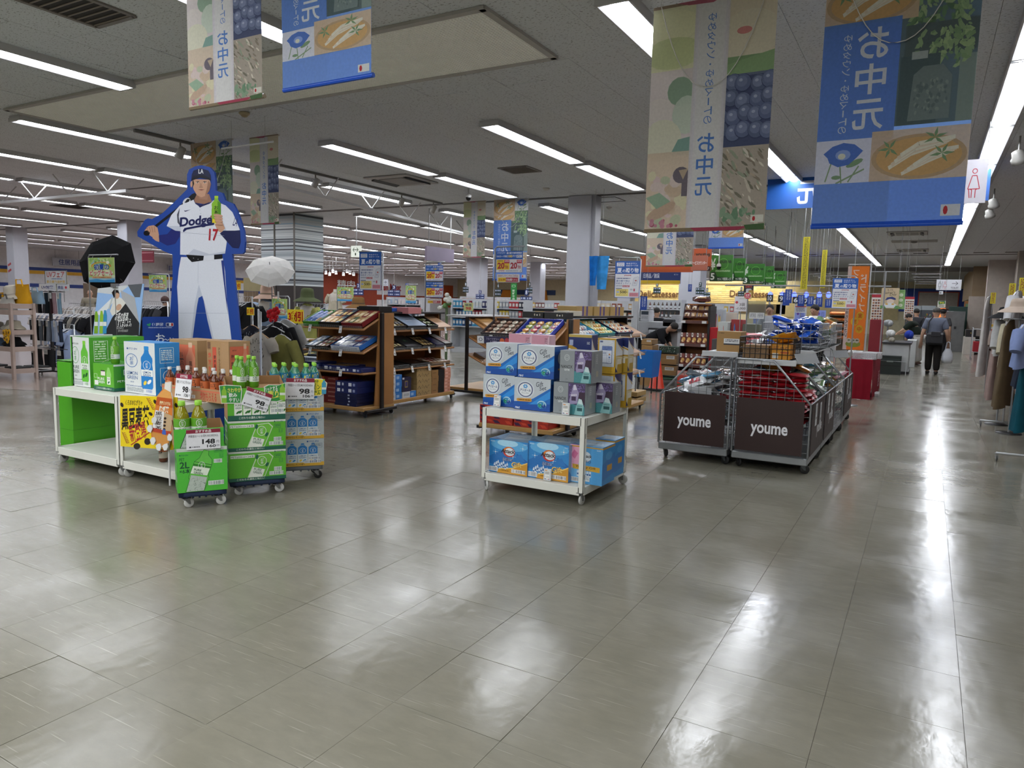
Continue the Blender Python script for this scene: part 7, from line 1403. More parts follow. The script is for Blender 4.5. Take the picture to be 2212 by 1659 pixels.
for ti,(cols,n,lab,hh) in enumerate(((('2a211c','b07a72','8a8078','17171a','4a4a4e','232a30','3a2428','9a8088','7a9ab0'),9,'arm cover hanging on the top tier of the black rack',.36),(('3a3c40','232528','151517','6a727a','16171a','8a93a0','7f8ea8','99a2b4','2c3444'),9,'glove set hanging on the middle tier of the black rack',.36),(('1f2022','2b2c2e','232426','303134','28292b'),5,'bagged dark garment hanging on the bottom tier of the black rack',.3))):
    for k in range(n):
        x=-w+2*w*(k+.5)/n; ww=2*w/n*.92; o=thing('arm_cover',lab,'clothing',(t.location.x+x,YR-.1-.02*(k%2),zt[ti]-.02-hh),0,lab.split(' hanging')[0]+'s, tier %s'%('top','middle','bottom')[ti])
        b=B(); b.grid(lambda u,v:((u-.5)*ww*(1-.15*v)+.01*math.sin(v*5+k),.012*math.cos((u-.5)*PI)*-1+.006*math.sin(u*13+k),hh*v),6,5,cloth(cols[k%len(cols)])); b.grid(lambda u,v:((.5-u)*ww*(1-.15*v)+.01*math.sin(v*5+k),.014,hh*v),4,3,cloth(cols[k%len(cols)])); b.obj('cloth',o)
        if k%2==ti%2: B().box(-ww*.3,-.018,hh*.72,ww*.3,-.015,hh*1.0,M('c2c2be',.5)).obj('paper_tag',o); Art(40,60).lines(6,20,28,20,3,'5a5c60').on(o,ww*.5,hh*.22,(0,-.0185,hh*.74))
    
# rows of clothes left of and behind the standee
def rowpx(label,group,px0,px1,pyt,Y,cols,h,**k):
    a,c=aty(px0,pyt,Y),aty(px1,pyt,Y); rail('metal clothes rail carrying '+group,a.x,Y,c.x,Y,a.z,wheels=False); rail_row(label,group,a.x+.03,Y,c.x-.03,Y,a.z-.0,cols,h=h,**k)
rowpx('dark garment on the rail behind the photo poster','dark clothes behind the photo poster',160,205,668,8.4,('1b1b1e','2a2a2e','b5b0a8','141416','8a857c'),.8); rowpx('blue or white top on the far rail left of the poster','blue tops left of the photo poster',138,160,700,8.0,('8a9ab8','b5b8c0','1f2a44'),.6)
rowpx('dark garment on the rail between poster and standee','dark clothes left of the standee',310,362,650,9.4,('1a1a1c','232326','3a3a3e','101012'),.8); rowpx('black garment on the rail right of the standee','black clothes right of the standee',512,545,640,8.2,('121214','1a1a1c','151517'),1.0)
rowpx('pale garment on the far rail behind the arm cover rack','pale clothes behind the arm cover rack',84,158,668,10.6,('b0a8a0','8a8f9a','c4c0ba','5a5e6a','a89a94'),.85,step=.09)
rowpx('navy garment on the rail behind the green mannequin','navy clothes behind the green mannequin',642,704,655,12.2,('1d2740','2a3550','141a2c','3a4258'),.85,step=.09)
rowpx('white or black top on the far rail left of the cream vest','white and black tops by the cream vest',690,722,648,14.5,('c4c4c4','1a1a1d','b8b8bc'),.7,step=.11)
rowpx('light garment on the far rail behind the black parasol','light clothes behind the black parasol',150,240,655,12.5,('9a9088','b5b0aa','6a6460','c0bab2'),.9,step=.1)
B().box(aty(185,610,16).x,15.9,.0,aty(232,610,16).x,16.2,aty(200,612,16).z,M('6a5a4a',.9,0,.15,3)).obj('curtain',label='brown fitting room curtain far behind the sale sign',cat='curtain')
t=thing('fitting_room','beige fitting room with brown curtains behind the blue mannequin','fitting room',(aty(545,640,13).x,13.4,0)); w=aty(598,640,13).x-aty(505,640,13).x; zt_=aty(550,600,13.4).z
B().box(-w/2,0,zt_-.35,w/2,.4,zt_,M('8f8460',.7)).obj('header',t); B().box(w/2-.5,0,0,w/2,.4,zt_-.35,M('857a58',.7)).obj('side_wall',t)
for k in range(2): b=B(); b.grid(lambda u,v:(-w/2+k*w*.4+u*w*.34,.04*math.sin(u*34),(zt_-.36)*v),34,3,cloth('857461',.08)); b.obj('curtain',t)
# parasols
def parasol(label,c,dirv,R,hexc,hex2,n=8,depth=.3,closed=False):
    t=thing('umbrella',label,'umbrella',c); d=Vector(dirv).normalized(); o=B(); m=cloth(hexc,.05)
    rot=d.to_track_quat('Z','Y').to_matrix().to_4x4()
    o.T=rot; P=[(0,0,depth*R)]; 
    for j in range(1,5):
        for k in range(n): a=2*PI*k/n; r_=R*j/4; P.append((r_*math.cos(a),r_*math.sin(a),depth*R*(1-(j/4)**2)-(.02*R if j==4 else 0)))
    F=[(0,1+k,1+(k+1)%n) for k in range(n)]+[(1+j*n+k,1+(j+1)*n+k,1+(j+1)*n+(k+1)%n,1+j*n+(k+1)%n) for j in range(3) for k in range(n)]
    o.add(P,F,m); o.obj('canopy',t); b=B(); b.T=rot; b.tube([(0,0,depth*R+.05),(0,0,-R*.9)],.006,M('5a5a5c',.3,.7),8); b.tube([(0,0,-R*.9),(0,0,-R*1.05)],.014,M(hex2,.4),8); b.obj('shaft',t)
    B().tube([(0,.03,-c[2]+.014),(0,.03,0)],.009,M('8f9194',.3,.7),6).lathe([(.12,0),(.12,.012),(.02,.016)],M('3a3a3c',.4),16,(0,.03,-c[2])).obj('stand',t)
    b=B(); b.T=rot
    for k in range(n): a=2*PI*k/n; b.tube([(0,0,depth*R*.98)]+[(R*j/4*math.cos(a),R*j/4*math.sin(a),depth*R*(1-(j/4)**2)-.006) for j in (1,2,3,4)],.0025,M('3a3a3c',.4),4)
    b.obj('rib',t); return t
p=aty(231,566,7.6); parasol('open black parasol behind the early summer sale sign',p,(.42,-.9,.35),.52,'040405','0a0a0a',8,.22)
p=aty(584,585,8.6); parasol('open white lace parasol hung above the blue mannequin',p,(.5,-.55,.8),.4,'b5b3ae','d0ccc4',8,.35)
q=aty(601,640,8.6); B().box(-.02,0,0,.02,.002,.16,M('cfcfcd',.4)).obj('paper_tag',None,(q.x,8.6,q.z-.08),label='white paper price tag hanging below the lace parasol',cat='tag')
# mannequins
mannequin('mannequin in a light blue blouse with a beige hat',575,645,8.8,'8a9fb8',.95,.55,.55,'9aa8b8'); p=aty(577,640,8.8); hat('pinkish beige hat on the blue mannequin',(p.x,8.8,p.z+.0),'c9aa98',.15,.12,.2,'8a7a66')
mannequin('mannequin in a lime green dress with an olive hat',664,655,9.6,'a8a860',1.0,.5,.5,'a8a868'); p=aty(664,646,9.6); hat('olive green hat on the green mannequin',(p.x,9.6,p.z),'4a5236',.16,.13,.2)
mannequin('mannequin in a cream vest over a yellow blouse, farther back',724,630,13.5,'b5ad98',.7,.44,.25,None); p=aty(774,655,10.5); t=hat('brown straw hat on a stand behind the gift stands',(p.x,10.5,p.z-.05),'7a5a34',.16,.12,.17,'5a4024'); 
B().tube([(0,0,.012),(0,0,p.z-.05)],.012,M('8a8c8e',.3,.7),8).lathe([(.12,0),(.12,.012),(.02,.016)],M('3a3a3c',.4),16).obj('hat_stand',None,(p.x,10.5,0),label='thin metal stand under the brown straw hat',cat='stand')
# red flowers in a dark vase
p=aty(590,676,7.7); t=thing('red_flowers','red artificial flowers on a dark stem before the blue mannequin','flowers',(p.x,7.7,p.z-.28)); B().tube([(0,0,-p.z+.29),(0,0,.2)],.02,M('16204a',.5),8).obj('stem',t)
for dx,dz in ((-.07,.26),(.07,.3),(-.02,.2),(.06,.22)):
    b=B(); [b.ell((.045*math.cos(a*1.26),-.01,.045*math.sin(a*1.26)),(.042,.02,.038),cloth('9c141c',.2),7,5) for a in range(5)]; b.obj('flower',t,(dx,rnd.uniform(-.03,.02),dz))
# near rail of tops right of the standee
p0,p1=aty(500,690,6.6),aty(640,735,6.2); RZ=p0.z; t=rail('chrome sloping clothes rail right of the standee',-8.45,7.32,-6.95,6.05,1.28)
for px,py,Y,hc,dots,lb,kw in ((560,718,6.25,'a39c90','2f2a26','light beige printed top on a wooden hanger, nearest on the rail',dict(w=.4,h=.5,sl=.2,wood='a8825a')),(608,722,6.5,'7f7c44',None,'olive green long sleeved top behind the beige top',dict(w=.4,h=.6,sl=.55)),(590,705,6.75,'111113',None,'black jacket on a hanger behind the olive top',dict(w=.5,h=.7,sl=.6)),(545,702,6.95,'1c1d26','6a6c78','dark dotted blouse left of the beige top',dict(w=.42,h=.6,sl=.3,wood='a8825a')),(600,695,7.0,'17171a',None,'second black jacket farther back on the rail',dict(w=.5,h=.7,sl=.6)),(618,690,7.3,'8a8a88',None,'grey cardigan at the back of the rail',dict(w=.44,h=.6,sl=.5))):
    p=aty(px,py,Y); hang(lb,p,hc,.05,seed=3,dots=dots,**kw)
# sale tables
def table(label,px0,px1,pyt,Y,d,hexc,stripe=None,zt=None):
    a,c=aty(px0,pyt,Y),aty(px1,pyt,Y); z=a.z; w=c.x-a.x; t=thing('cloth_table',label,'table',((a.x+c.x)/2,Y,0)); B().box(-w/2,0,z-.02,w/2,d,z,cloth(hexc),.005).obj('table_top',t); b=B(); b.grid(lambda u,v:((u-.5)*w,.012*math.sin(u*40)*(1-v)-.004,.01+(z-.02)*v),60,2,cloth(hexc)); b.grid(lambda u,v:(w/2+.012*math.sin(u*30)*(1-v),u*d,.01+(z-.02)*v),20,2,cloth(hexc)); b.obj('table_cloth',t)
    if stripe: A=Art(100,40,hexc); [A.r(k*4,0,k*4+2,40,stripe) for k in range(25)]; A.on(t,w,z*.6,(0,-.018,z*.4-.001),0,'stripes',PRT)
    for s in (-1,1):
        for y in (.05,d-.05): B().box(s*(w/2-.05)-.02,y-.02,0,s*(w/2-.05)+.02,y+.02,z-.02,'6a6a6a').obj('leg',t)
    return t,z
tb,z1=table('sale table with a blue and white striped cloth behind the gift stand',640,690,770,8.0,.7,'9aa0a8','2f4a7a'); tb2,z2=table('sale table with a grey green patterned cloth, behind the striped table',628,700,738,8.9,.6,'6a7568')
A=Art(100,50); A.blobs(0,0,100,50,260,('8f9a8c','4a5a4c','a3ab9c','3f4d44'),.8,2.2,8); A.on(tb2,.9,.35,(0,-.02,z2-.36),0,'pattern',PRT)
for k,(px,hc,lb) in enumerate(((642,'c9b0ac','pale pink'),(660,'c4b8b4','off-white'),(684,'8a6a2c','ochre'))):
    p=aty(px,738,9.1); B().box(-.14,-.12,.001,.14,.12,.05,cloth(hc),.02).obj('folded_top',None,(p.x,9.15,z2),rnd.uniform(-.2,.2),label=lb+' folded top lying on the patterned table',cat='clothing')
for k,(px,hc,lb) in enumerate(((655,'b0a05a','pale yellow'),(678,'1f2126','black'))): p=aty(px,770,8.2); B().box(-.14,-.12,.001,.14,.12,.035,cloth(hc),.014).obj('folded_top',None,(p.x,8.3,z1),rnd.uniform(-.2,.2),label=lb+' folded top lying on the striped table',cat='clothing')
p=aty(644,728,9.5); t=thing('pink_flowers','pink and white artificial blossom in a long row behind the sale table','flowers',(p.x,9.7,p.z-.02)); b=B(); b.box(-.4,-.08,-.06,.42,.08,0,M('5a4a4e',.6)); b.tube([(0,0,-.06),(0,0,-p.z+.03)],.02,'5a5a5a'); b.obj('planter',t)
for k in range(16):
    b=B(); [b.ell((.04*math.cos(a*1.26),.0,.035*math.sin(a*1.26)),(.034,.03,.03),cloth(('c9708a','d6a0ac','cf8898')[k%3],.1),6,4) for a in range(5)]; b.obj('blossom',t,(-.36+k*.05,rnd.uniform(-.05,.03),rnd.uniform(.03,.12)))
# purple glossy hanging sign
X=aty(950,540,14.2).x; ya,yc=atx(920,545,X).y,atx(979,530,X).y; za,zc=atx(920,562,X).z,atx(920,531,X).z; t=thing('aisle_sign','pale purple glossy hanging sign seen at an angle in mid distance','sign',(X,(ya+yc)/2,za)); L=(yc-ya)/2; B().box(-.03,-L,0,.03,L,zc-za,M('9a8ea2',.12,0,.03)).obj('board',t); b=B(); [b.tube([(0,y*L,zc-za),(0,y*L,ZC-za)],.012,'a9a9a9',6) for y in (-.8,.8)]; b.obj('hanging_rod',t)
pa=aty(283,543,15); pc=aty(331,567,15); t=thing('department_sign','dark red hanging sign left of the standee, behind the black parasol','sign',((pa.x+pc.x)/2,15,pc.z)); w=pc.x-pa.x; h=pa.z-pc.z; B().box(-w/2,0,0,w/2,.04,h,M('7a2434',.5)).obj('board',t); Art(100,50,'7a2434').r(0,6,100,9,'a87a80').r(0,40,100,43,'a87a80').on(t,w,h); b=B(); [b.tube([(s_*w*.4,.02,h),(s_*w*.4,.02,ZC-pc.z)],.01,'9a9a9a',6) for s_ in (-1,1)]; b.obj('hanging_rod',t)
# lit exit sign
p=aty(768,543,14); t=thing('exit_sign','small white lit direction sign with an arrow hung from the far ceiling','sign',(p.x,14,p.z-.14)); B().box(-.15,0,0,.15,.06,.28,M('d9e0d4',.4,0,0,em=.5)).obj('light_box',t); Art(30,28).l([(6,10),(24,10)],1.6,'2a3a2c').l([(11,5),(6,10),(11,15)],1.6,'2a3a2c').l([(19,5),(24,10),(19,15)],1.6,'2a3a2c').r(13,18,17,24,'2a3a2c').on(t,.3,.28); B().tube([(0,.03,.28),(0,.03,ZC-p.z+.14)],.012,'b9b9b9',6).obj('hanging_rod',t)
# ================================================================ CHECKOUTS AND GROCERY SIDE
def fbox(name,label,cat,px0,py0,px1,py1,Y,d,hexc,art=None,rough=.5,floor=False,mat=None,group=None,part='body',bev=.006):
    """box whose front is seen between two photographed corners at depth Y"""
    a,c=aty(px0,py0,Y),aty(px1,py1,Y); z0=0 if floor else c.z; w,h=c.x-a.x,a.z-z0; t=thing(name,label,cat,((a.x+c.x)/2,Y,z0),0,group); B().box(-w/2,0,.001,w/2,d,h,mat or M(hexc,rough),bev).obj(part,t)
    if art: art.on(t,w,h,(0,0,0),0,'print',PRG)
    t['w']=w; t['h']=h; return t
def hboard(label,px0,py0,px1,py1,Y,art,hexc,name='hanging_sign',rods=True,d=.04,group=None,rodr=.012):
    a,c=aty(px0,py0,Y),aty(px1,py1,Y); w,h=c.x-a.x,a.z-c.z; t=thing(name,label,'sign',((a.x+c.x)/2,Y,c.z),0,group); B().box(-w/2,0,0,w/2,d,h,M(hexc,.4,0,.03)).obj('board',t)
    if art: art.on(t,w,h,(0,0,0),0,'print')
    if rods: b=B(); [b.tube([(s*w*.4,d/2,h),(s*w*.4,d/2,ZC-c.z)],rodr*.6,'828282',5) for s in (-1,1)]; b.obj('hanging_rod',t)
    return t
def a_lane(n,big):
    A=Art(100,108,'2f6e1e'); A.t('youme',28,22,66,17,'1a3a14',.08); A.ring(58,36,22,22,2.,'5aa03c'); 
    if big: A.t('¥',-2,14,26,46,'b9c2b4',.05)
    A.lines(24,62,66,8,2,'a8c89a',.6); A.p([(0,76),(8,68),(24,70),(32,88),(100,94),(100,108),(0,108)],'16381c'); A.t(n,3,74,18,28,'d0d6cc',.06); A.t('セルフ精算レジ',34,92,62,12,'d0d6cc',.03); return A
for n,x0,y0,x1,y1,Y,big in (('5',1536,551,1581,608,17,1),('4',1581,558,1608,607,17.8,0),('3',1607,570,1650,614,18.8,1),('2',1649,575,1670,617,19.6,0),('1',1668,585,1697,623,20.6,1)):
    hboard('%s green hanging self checkout sign reading youme'%{'5':'nearest','4':'second','3':'third','2':'fourth','1':'farthest'}[n],x0,y0,x1 if big else x1,y1,Y,a_lane(n,big),'2f6e1e')
hboard('orange hanging sign reading youme, left of the green checkout signs',1496,537,1535,585,16.4,Art(100,120,'a3481e').t('youme',18,26,76,26,'3a2416',.08).t('6',4,86,20,30,'d8ccc4',.05).r(0,96,100,120,'2e1d18').t('通常レジ',30,100,62,16,'d8d0c8',.03),'a3481e')
hboard('long orange hanging board over the service counter',1384,553,1496,588,16.0,Art(200,60,'b0511f').r(0,50,200,60,'a3481e'),'b0511f'); hboard('red-brown service counter sign panel in front of the orange boards',1494,552,1527,584,15.6,Art(100,90,'a8604a').t('サービスカウンター',2,34,94,22,'e0d6d0',.05),'a8604a',rods=True)
hboard('navy and yellow hanging sign reading 日用品／雑貨',1380,586,1469,613,17.5,Art(200,60,'1c2f63').r(0,44,200,60,'c0a01c').t('日用品／雑貨',24,10,78,24,'c9ccd6',.03).t('ギフト',176-6,12,20,8,'c9ccd6'),'1c2f63')
# pale blue balloon-like flag by the white pillar
p=aty(1283,545,12.6); q=aty(1290,625,12.6); t=thing('summer_flag','two bright blue printed summer flags hanging beside the white pillar','flag',(p.x,12.6,q.z)); h=p.z-q.z
for k,(x,wd,cc) in enumerate(((0,.09,'1a6ab8'),(.16,.14,'3a8ccc'))):
    b=B(); b.grid(lambda u,v:(x+(u-.5)*wd*2*(1-.35*(1-v)),.03*math.sin(u*6+k)+.02*k,h*(.0 if k else .1)+h*(.9 if k else .8)*v),8,8,cloth(cc,.25)); b.obj('cloth',t)
b=B(); [b.tube([(x,0,h),(x,0,ZC-q.z)],.003,'9a9a9a',4) for x in (0,.16)]; b.obj('hanging_wire',t)
# chocolate display
Y=12.9; a,c=aty(1462,838,Y),aty(1522,838,Y); w=c.x-a.x; zt=aty(1500,656,Y).z; t=thing('snack_display','tall wood-look cardboard snack display with four shelves of brown boxes','display stand',((a.x+c.x)/2,Y,0)); WO=M('a8662c',.5,0,.12)
B().box(-w/2,.0,0,w/2,.42,.32,M('8a2622',.5,0,.05)).obj('plinth',t); Art(100,40,'a83a30').r(0,0,100,10,'b98a80').r(0,30,100,33,'2f5a3a').t('おいしいチョコ',10,1,80,8,'7a2a28',.03).on(t,w,.32,(0,0,0)); B().box(-w/2,.4,.3,w/2,.42,zt,WO).obj('back_panel',t)
for s in (-1,1): B().add([(s*w/2,0,.3),(s*w/2,.42,.3),(s*w/2,.42,zt),(s*w/2,.25,zt),(s*w/2,.1,zt-.4),(s*(w/2-.015),0,.3),(s*(w/2-.015),.42,.3),(s*(w/2-.015),.42,zt),(s*(w/2-.015),.25,zt),(s*(w/2-.015),.1,zt-.4)],[(0,1,2,3,4),(9,8,7,6,5),(0,4,9,5),(4,3,8,9),(3,2,7,8)],M('221a18',.5)).obj('side_panel',t)
zs=[aty(1490,y,Y).z for y in (787,742,692)]
for z in zs:
    B().box(-w/2+.016,.03,z-.05,w/2-.016,.4,z,WO).obj('shelf',t); o=B().box(-w/2+.02,.02,z-.055,w/2-.02,.028,z,M('5a3a34',.4)).obj('price_rail',t)
    for u in (-.2,.18): B().box(u-.04,.012,z-.05,u+.04,.018,z-.005,M('cfcfcc',.4)).obj('price_tag',t)
CH=Art(40,70,'66322a').r(0,0,14,26,'d6d2ca').r(4,6,10,18,'4a201a').o(24,44,15,14,'c9a25a',12).o(16,54,12,9,'dcc08a',10).o(28,52,8,6,'a8703a',10).lines(16,4,20,20,4,'8a5a4a')
cm=B().box(-.044,0,0,.044,.16,.19,M('46201c',.35),.002).mesh('carton'); cp=CH.mesh(.088,.19,PRG)
for z,n in ((zs[1]+.001,5),(zs[0]+.001,5)):
    for k in range(n):
        for r in range(1 if z>.4 else 2):
            o=thing('chocolate_box','brown box with a golden picture on the snack display','box',(t.location.x-w/2+.06+k*(w-.12)/(n-1),Y+.05+r*.0,z+r*.132),0,'brown boxes on the snack display'); link('box',cm,o); link('front_print',cp,o)
for k in range(8): put_bag('brown',(t.location.x-w/2+.08+(k%4)*(w-.16)/3,Y+.2+.05*(k//4),zs[2]+.09+.12*(k//4)),(1.2,0,rnd.uniform(-.2,.2)),'brown snack bag on the top shelf of the snack display','brown bags on the snack display',.8)
put_bag('brown',(t.location.x+.05,Y+.25,zt+.05),(.3,0,.3),'pile of brown snack bags on top of the snack display',None,1.6)
fbox('display_board','plain bright red cardboard side of a display, right of the snack display','board',1528,707,1557,832,13.0,.5,'b3141c',floor=True,rough=.4); B().box(-.02,0,0,.02,.42,1.5,M('1b1614',.5)).obj('display_strip',None,(aty(1525,800,12.95).x,12.97,0),label='dark narrow strip between the snack display and the red board',cat='board')
# traffic cone
p=at(1418,842,0); t=thing('traffic_cone','orange traffic cone on a black base beside the snack display','cone',p); h=aty(1418,762,p.y).z; B().lathe([(.15,.03),(.13,.05),(.03,h-.01),(.02,h),(.001,h)],M('c8361c',.4,0,.03),22).obj('cone_body',t); B().box(-.2,-.2,0,.2,.2,.035,M('191817',.6),.01).obj('base',t)
# blue bin
a,c=aty(1374,800,11.6),aty(1411,800,11.6); zt=aty(1390,758,11.6).z; t=thing('blue_bin','plain blue plastic bin on a black frame left of the traffic cone','bin',((a.x+c.x)/2,11.6,0)); w=(c.x-a.x)/2; z0=.28
b=B(); b.add([(-w*.85,0,z0),(w*.85,0,z0),(w*.85,.36,z0),(-w*.85,.36,z0),(-w,-.03,zt),(w,-.03,zt),(w,.4,zt),(-w,.4,zt)],[(0,3,2,1),(0,1,5,4),(1,2,6,5),(2,3,7,6),(3,0,4,7)],M('1464b0',.4)); b.obj('bin_body',t); b=B(); [b.tube([(sx*w*.8,sy,0.01),(sx*w*.8,sy,z0)],.012,BK,6) for sx in(-1,1) for sy in (.04,.32)]; b.obj('leg',t)
# stacked cartons on a green platform trolley
KA=Art(60,40,'8f6f46').r(30,6,54,20,'c4c4c0').lines(32,8,18,8,3,'5a5a5a').r(0,19,60,21,'a8875a')
t=thing('platform_trolley','green platform trolley under brown cartons behind the cone','trolley',(aty(1428,815,13.3).x,13.5,0)); B().box(-.5,-.3,.1,.5,.35,.14,M('1f4a34',.5),.01).obj('deck',t); [caster(t,x,y,.1,.045,'1b1b1c','55585a') for x in (-.42,.42) for y in (-.22,.28)]
for x0,y0,x1,y1,Y,lb in ((1412,788,1460,812,13.3,'bottom right'),(1400,790,1411,812,13.35,'bottom left'),(1418,764,1461,788,13.3,'top right'),(1386,745,1409,757,12.9,'upper loose'),(1386,732,1408,745,12.9,'topmost loose')): fbox('brown_carton','%s brown carton of the heap behind the traffic cone'%lb,'box',x0,y0,x1,y1,Y,.35,'8f6f46',KA,floor=lb[0]=='u')
fbox('green_netting','heap of green and white striped netting on the brown cartons','netting',1424,748,1461,764,13.35,.3,'2f4a3a',Art(100,50,'24352c').blobs(2,2,98,48,70,('b9c0b9','35684a','16231c'),2,6,4,.25)); fbox('plastic_bundle','white plastic bundle on the cartons left of the netting','bundle',1409,744,1426,762,13.4,.25,'b9babd')
for px,py,w_,lb in ((1358,850,.5,'lower'),(1358,836,.5,'upper')): fbox('kraft_carton',lb+' kraft carton on the low trolley at the end of the aisle gift stand','box',1337,py+8,1376,py+22,10.2,.4,'a08250')
# service counter with till
fbox('service_counter','white service counter with equipment behind the aisle gift stand','counter',1378,694,1462,760,14.2,.7,'a6a8aa',floor=True); fbox('counter_shelf','black counter ledge with a hand-written notice below','shelf',1400,708,1462,716,14.0,.4,'1f2022')
fbox('notice_board','white hand-written notice SOF on the service counter','sign',1402,712,1426,732,13.98,.01,'b5b7ba',Art(60,50,'b9bbbd').t('SOF',6,12,44,18,'4a4a52',.02)); fbox('cash_register','white cash register on the service counter','register',1384,670,1402,694,14.3,.3,'b5b6b9',Art(40,50).r(4,4,36,20,'2a3440').lines(6,26,28,16,4,'6a6c70')); fbox('printer','dark receipt printer on the service counter','printer',1432,690,1452,706,14.2,.3,'26272a')
fbox('grid_rack','white wire grid rack with leaflets on the service counter','rack',1450,680,1468,706,14.4,.1,'aeb0b2',Art(40,60).lines(2,2,36,56,8,'5a5c60',.2))
# ---- checkout lanes
NUM=lambda n:Art(40,40,'141416').t(n,8,6,24,28,'d0d2d6',.06)
FLG=Art(40,90,'1c3f8f'); FLG.v('ビデオカメラ',8,6,11,64,'d0d6e2',.02); FLG.v('作動中です',22,6,10,64,'d0d6e2',.02)
for i,(x,y0,y1,Y) in enumerate(((1384,640,670,13.6),(1487,614,630,18),(1692,632,660,17),(1724,637,662,17.6),(1744,640,662,18.2),(1763,642,663,18.8),(1783,646,665,19.4),(1697,625,655,16.5),(946,560,590,16),(876,612,626,22))):
    w=13 if i<8 and i!=1 else 7; hboard('small navy hanging flag with white vertical letters, %s'%('by the service counter','above the snack display','nearest of the checkout row','second of the checkout row','third of the checkout row','fourth of the checkout row','last of the checkout row','before the checkout monitors','in the middle of the hall','far behind the gift stands')[i],x,y0,x+w,y1,Y,FLG,'1c3f8f','hanging_flag',True,.006,None,.004)
for i,(x,y,n) in enumerate(((1659,646,'10'),(1684,647,'9'),(1715,650,'6'),(1738,652,'7'),(1757,654,'8'))):
    p=aty(x+4,y,17.4+i*.5); t=thing('lane_number','small black checkout number plate on a post, %s'%('nearest','second','third','fourth','farthest')[i],'sign',(p.x,p.y,0)); B().tube([(0,.02,.0),(0,.02,p.z+.1)],.02,'b9babd',6).obj('post',t); o=B().box(-.07,-.01,0,.07,.01,.16,M('141416',.4)).obj('plate',t); o.location.z=p.z-.06; NUM(n).on(o,.14,.16,(0,-.01,0))
for i,(x0,y0,x1,Y) in enumerate(((1600,700,1660,17.2),(1690,690,1735,17.8),(1735,690,1795,18.6))):
    fbox('checkout_counter',('left','middle','right')[i]+' white checkout counter behind the snack cages','counter',x0,y0,x1,760,Y,.8,'b2b4b6',floor=True); fbox('checkout_screen',('left','middle','right')[i]+' checkout screen on its white counter','screen',x0+28,y0-20,x0+48,y0-.5,Y+.1,.05,'7f8ec8',Art(40,30,'8f9ede').o(12,12,5,5,'6a4aa8',8).lines(20,6,16,18,4,'4a5aa8'))
card('white checkout notice sheet above the middle checkout screen',1718,661,1741,676,17.7,Art(60,40,'c4c6c8').r(0,0,60,6,'b0403a').lines(6,10,48,26,4,'4a5a8a'),0)
card('white sign reading 3袋 1,000 on a thin pole above the snack cages',1588,640,1613,673,11.2,Art(60,80,'cfccd0').lines(20,12,24,4,1,'6a6a70').o(10,32,7,7,'b0303a',12).t('3袋',24,34,26,18,'3a2a2a',.02).t('1,000',16,58,38,14,'3a2a2a',.02).lines(6,64,9,5,2,'3a2a2a'),0); card('round red discount badge beside the 3袋 sign',1608,632,1622,646,11.1,Art(40,40).o(20,20,19,19,'b0203a',24).t('お得',8,10,24,10,'e0d0d4',.05).lines(8,24,24,8,2,'e0d0d4'),0,'badge')
card('dark poster of a drink can behind the 3袋 sign',1607,616,1627,640,16,Art(40,50,'1a1816').t('DRY',8,2,26,10,'b03028',.04).rr(10,16,32,50,4,'b9bbbe').rr(20,22,38,50,4,'a8853a'),0,'poster')
card('small white price notices on a stick before the checkout',1619,675,1650,689,11.6,Art(80,40,'c4c6c8').lines(4,6,34,28,4,'4a4c52').lines(44,6,32,28,4,'4a4c52'),0)
fbox('acrylic_screen','clear acrylic screen at the checkout','screen',1613,650,1652,690,16.6,.02,'b9bec2',mat=M('b9c2c6',.05,0,0,tr=.9),floor=True)
# tall goods behind the cages
for x0,y0,x1,y1,Y,hc,lb in ((1540,668,1560,700,14.5,'a8aeb4','stack of white and blue drink packs right of the red panel'),(1560,675,1585,700,15,'c4b8a8','white and red snack boxes on the counter behind the cages'),(1580,690,1602,720,12.8,'8a2a2c','stack of dark red crates behind the cages'),(1552,695,1570,735,12.6,'b0b4b0','carton of snacks beside the red panel'),(1566,700,1582,728,12.9,'b09a4a','yellow snack boxes behind the cages')):
    fbox('snack_crate',lb,'box',x0,y0,x1,y1,Y,.3,hc,Art(50,50,hc).blobs(2,2,48,48,30,('b03a34','d0d0c8','2f5aa0','d0b04a'),2,6,x0,.6),floor=True); 
fbox('goods_island','low island of goods behind the snack cages','display stand',1538,732,1660,780,12.5,.6,'4a4644',floor=True); fbox('umbrella_stand','row of striped wrapped umbrellas and leeks standing behind the cages','produce',1605,700,1640,722,12.7,.2,'6f7466',Art(100,60,'55584c').blobs(0,0,100,60,70,('b9bfae','7a8a5c','c9ccc4','3f4a34'),2,5,9,3.,7,1.57),floor=True)
# bread corner, deep behind
t=fbox('bread_shelf','brightly lit bread shelves at the back between the posters','shelf',1793,668,1832,724,27,.8,'4a3a2a',floor=True); w=t['w']
bm=B().ell((0,0,.05),(.1,.08,.06),M('b8662c',.5,0,.2,20),8,5).mesh('bread')
for r in range(5):
    z=.55+r*.2; B().box(-w/2,-.35+.0,z-.02,w/2,0,z,M('6a563c',.5)).obj('shelf_board',t)
    for k in range(9): link('bread_loaf',bm,None,(t.location.x-w/2+.1+k*(w-.2)/8,26.8,z+.0),rnd.random(),'golden bread loaf on the far bread shelves','bread','bread loaves on the shelves')
B().box(-w/2,-.3,1.62,w/2,-.1,1.66,M('fff0d8',.5,0,0,em=6)).obj('shelf_lamp',t)
fbox('fire_extinguisher_box','white and red notice stand before the bread corner','sign',1796,714,1805,744,22,.2,'c0b4b4',Art(20,60,'c4b8b8').r(0,36,20,60,'b02c34').lines(4,6,12,24,3,'b02c34'),floor=True)
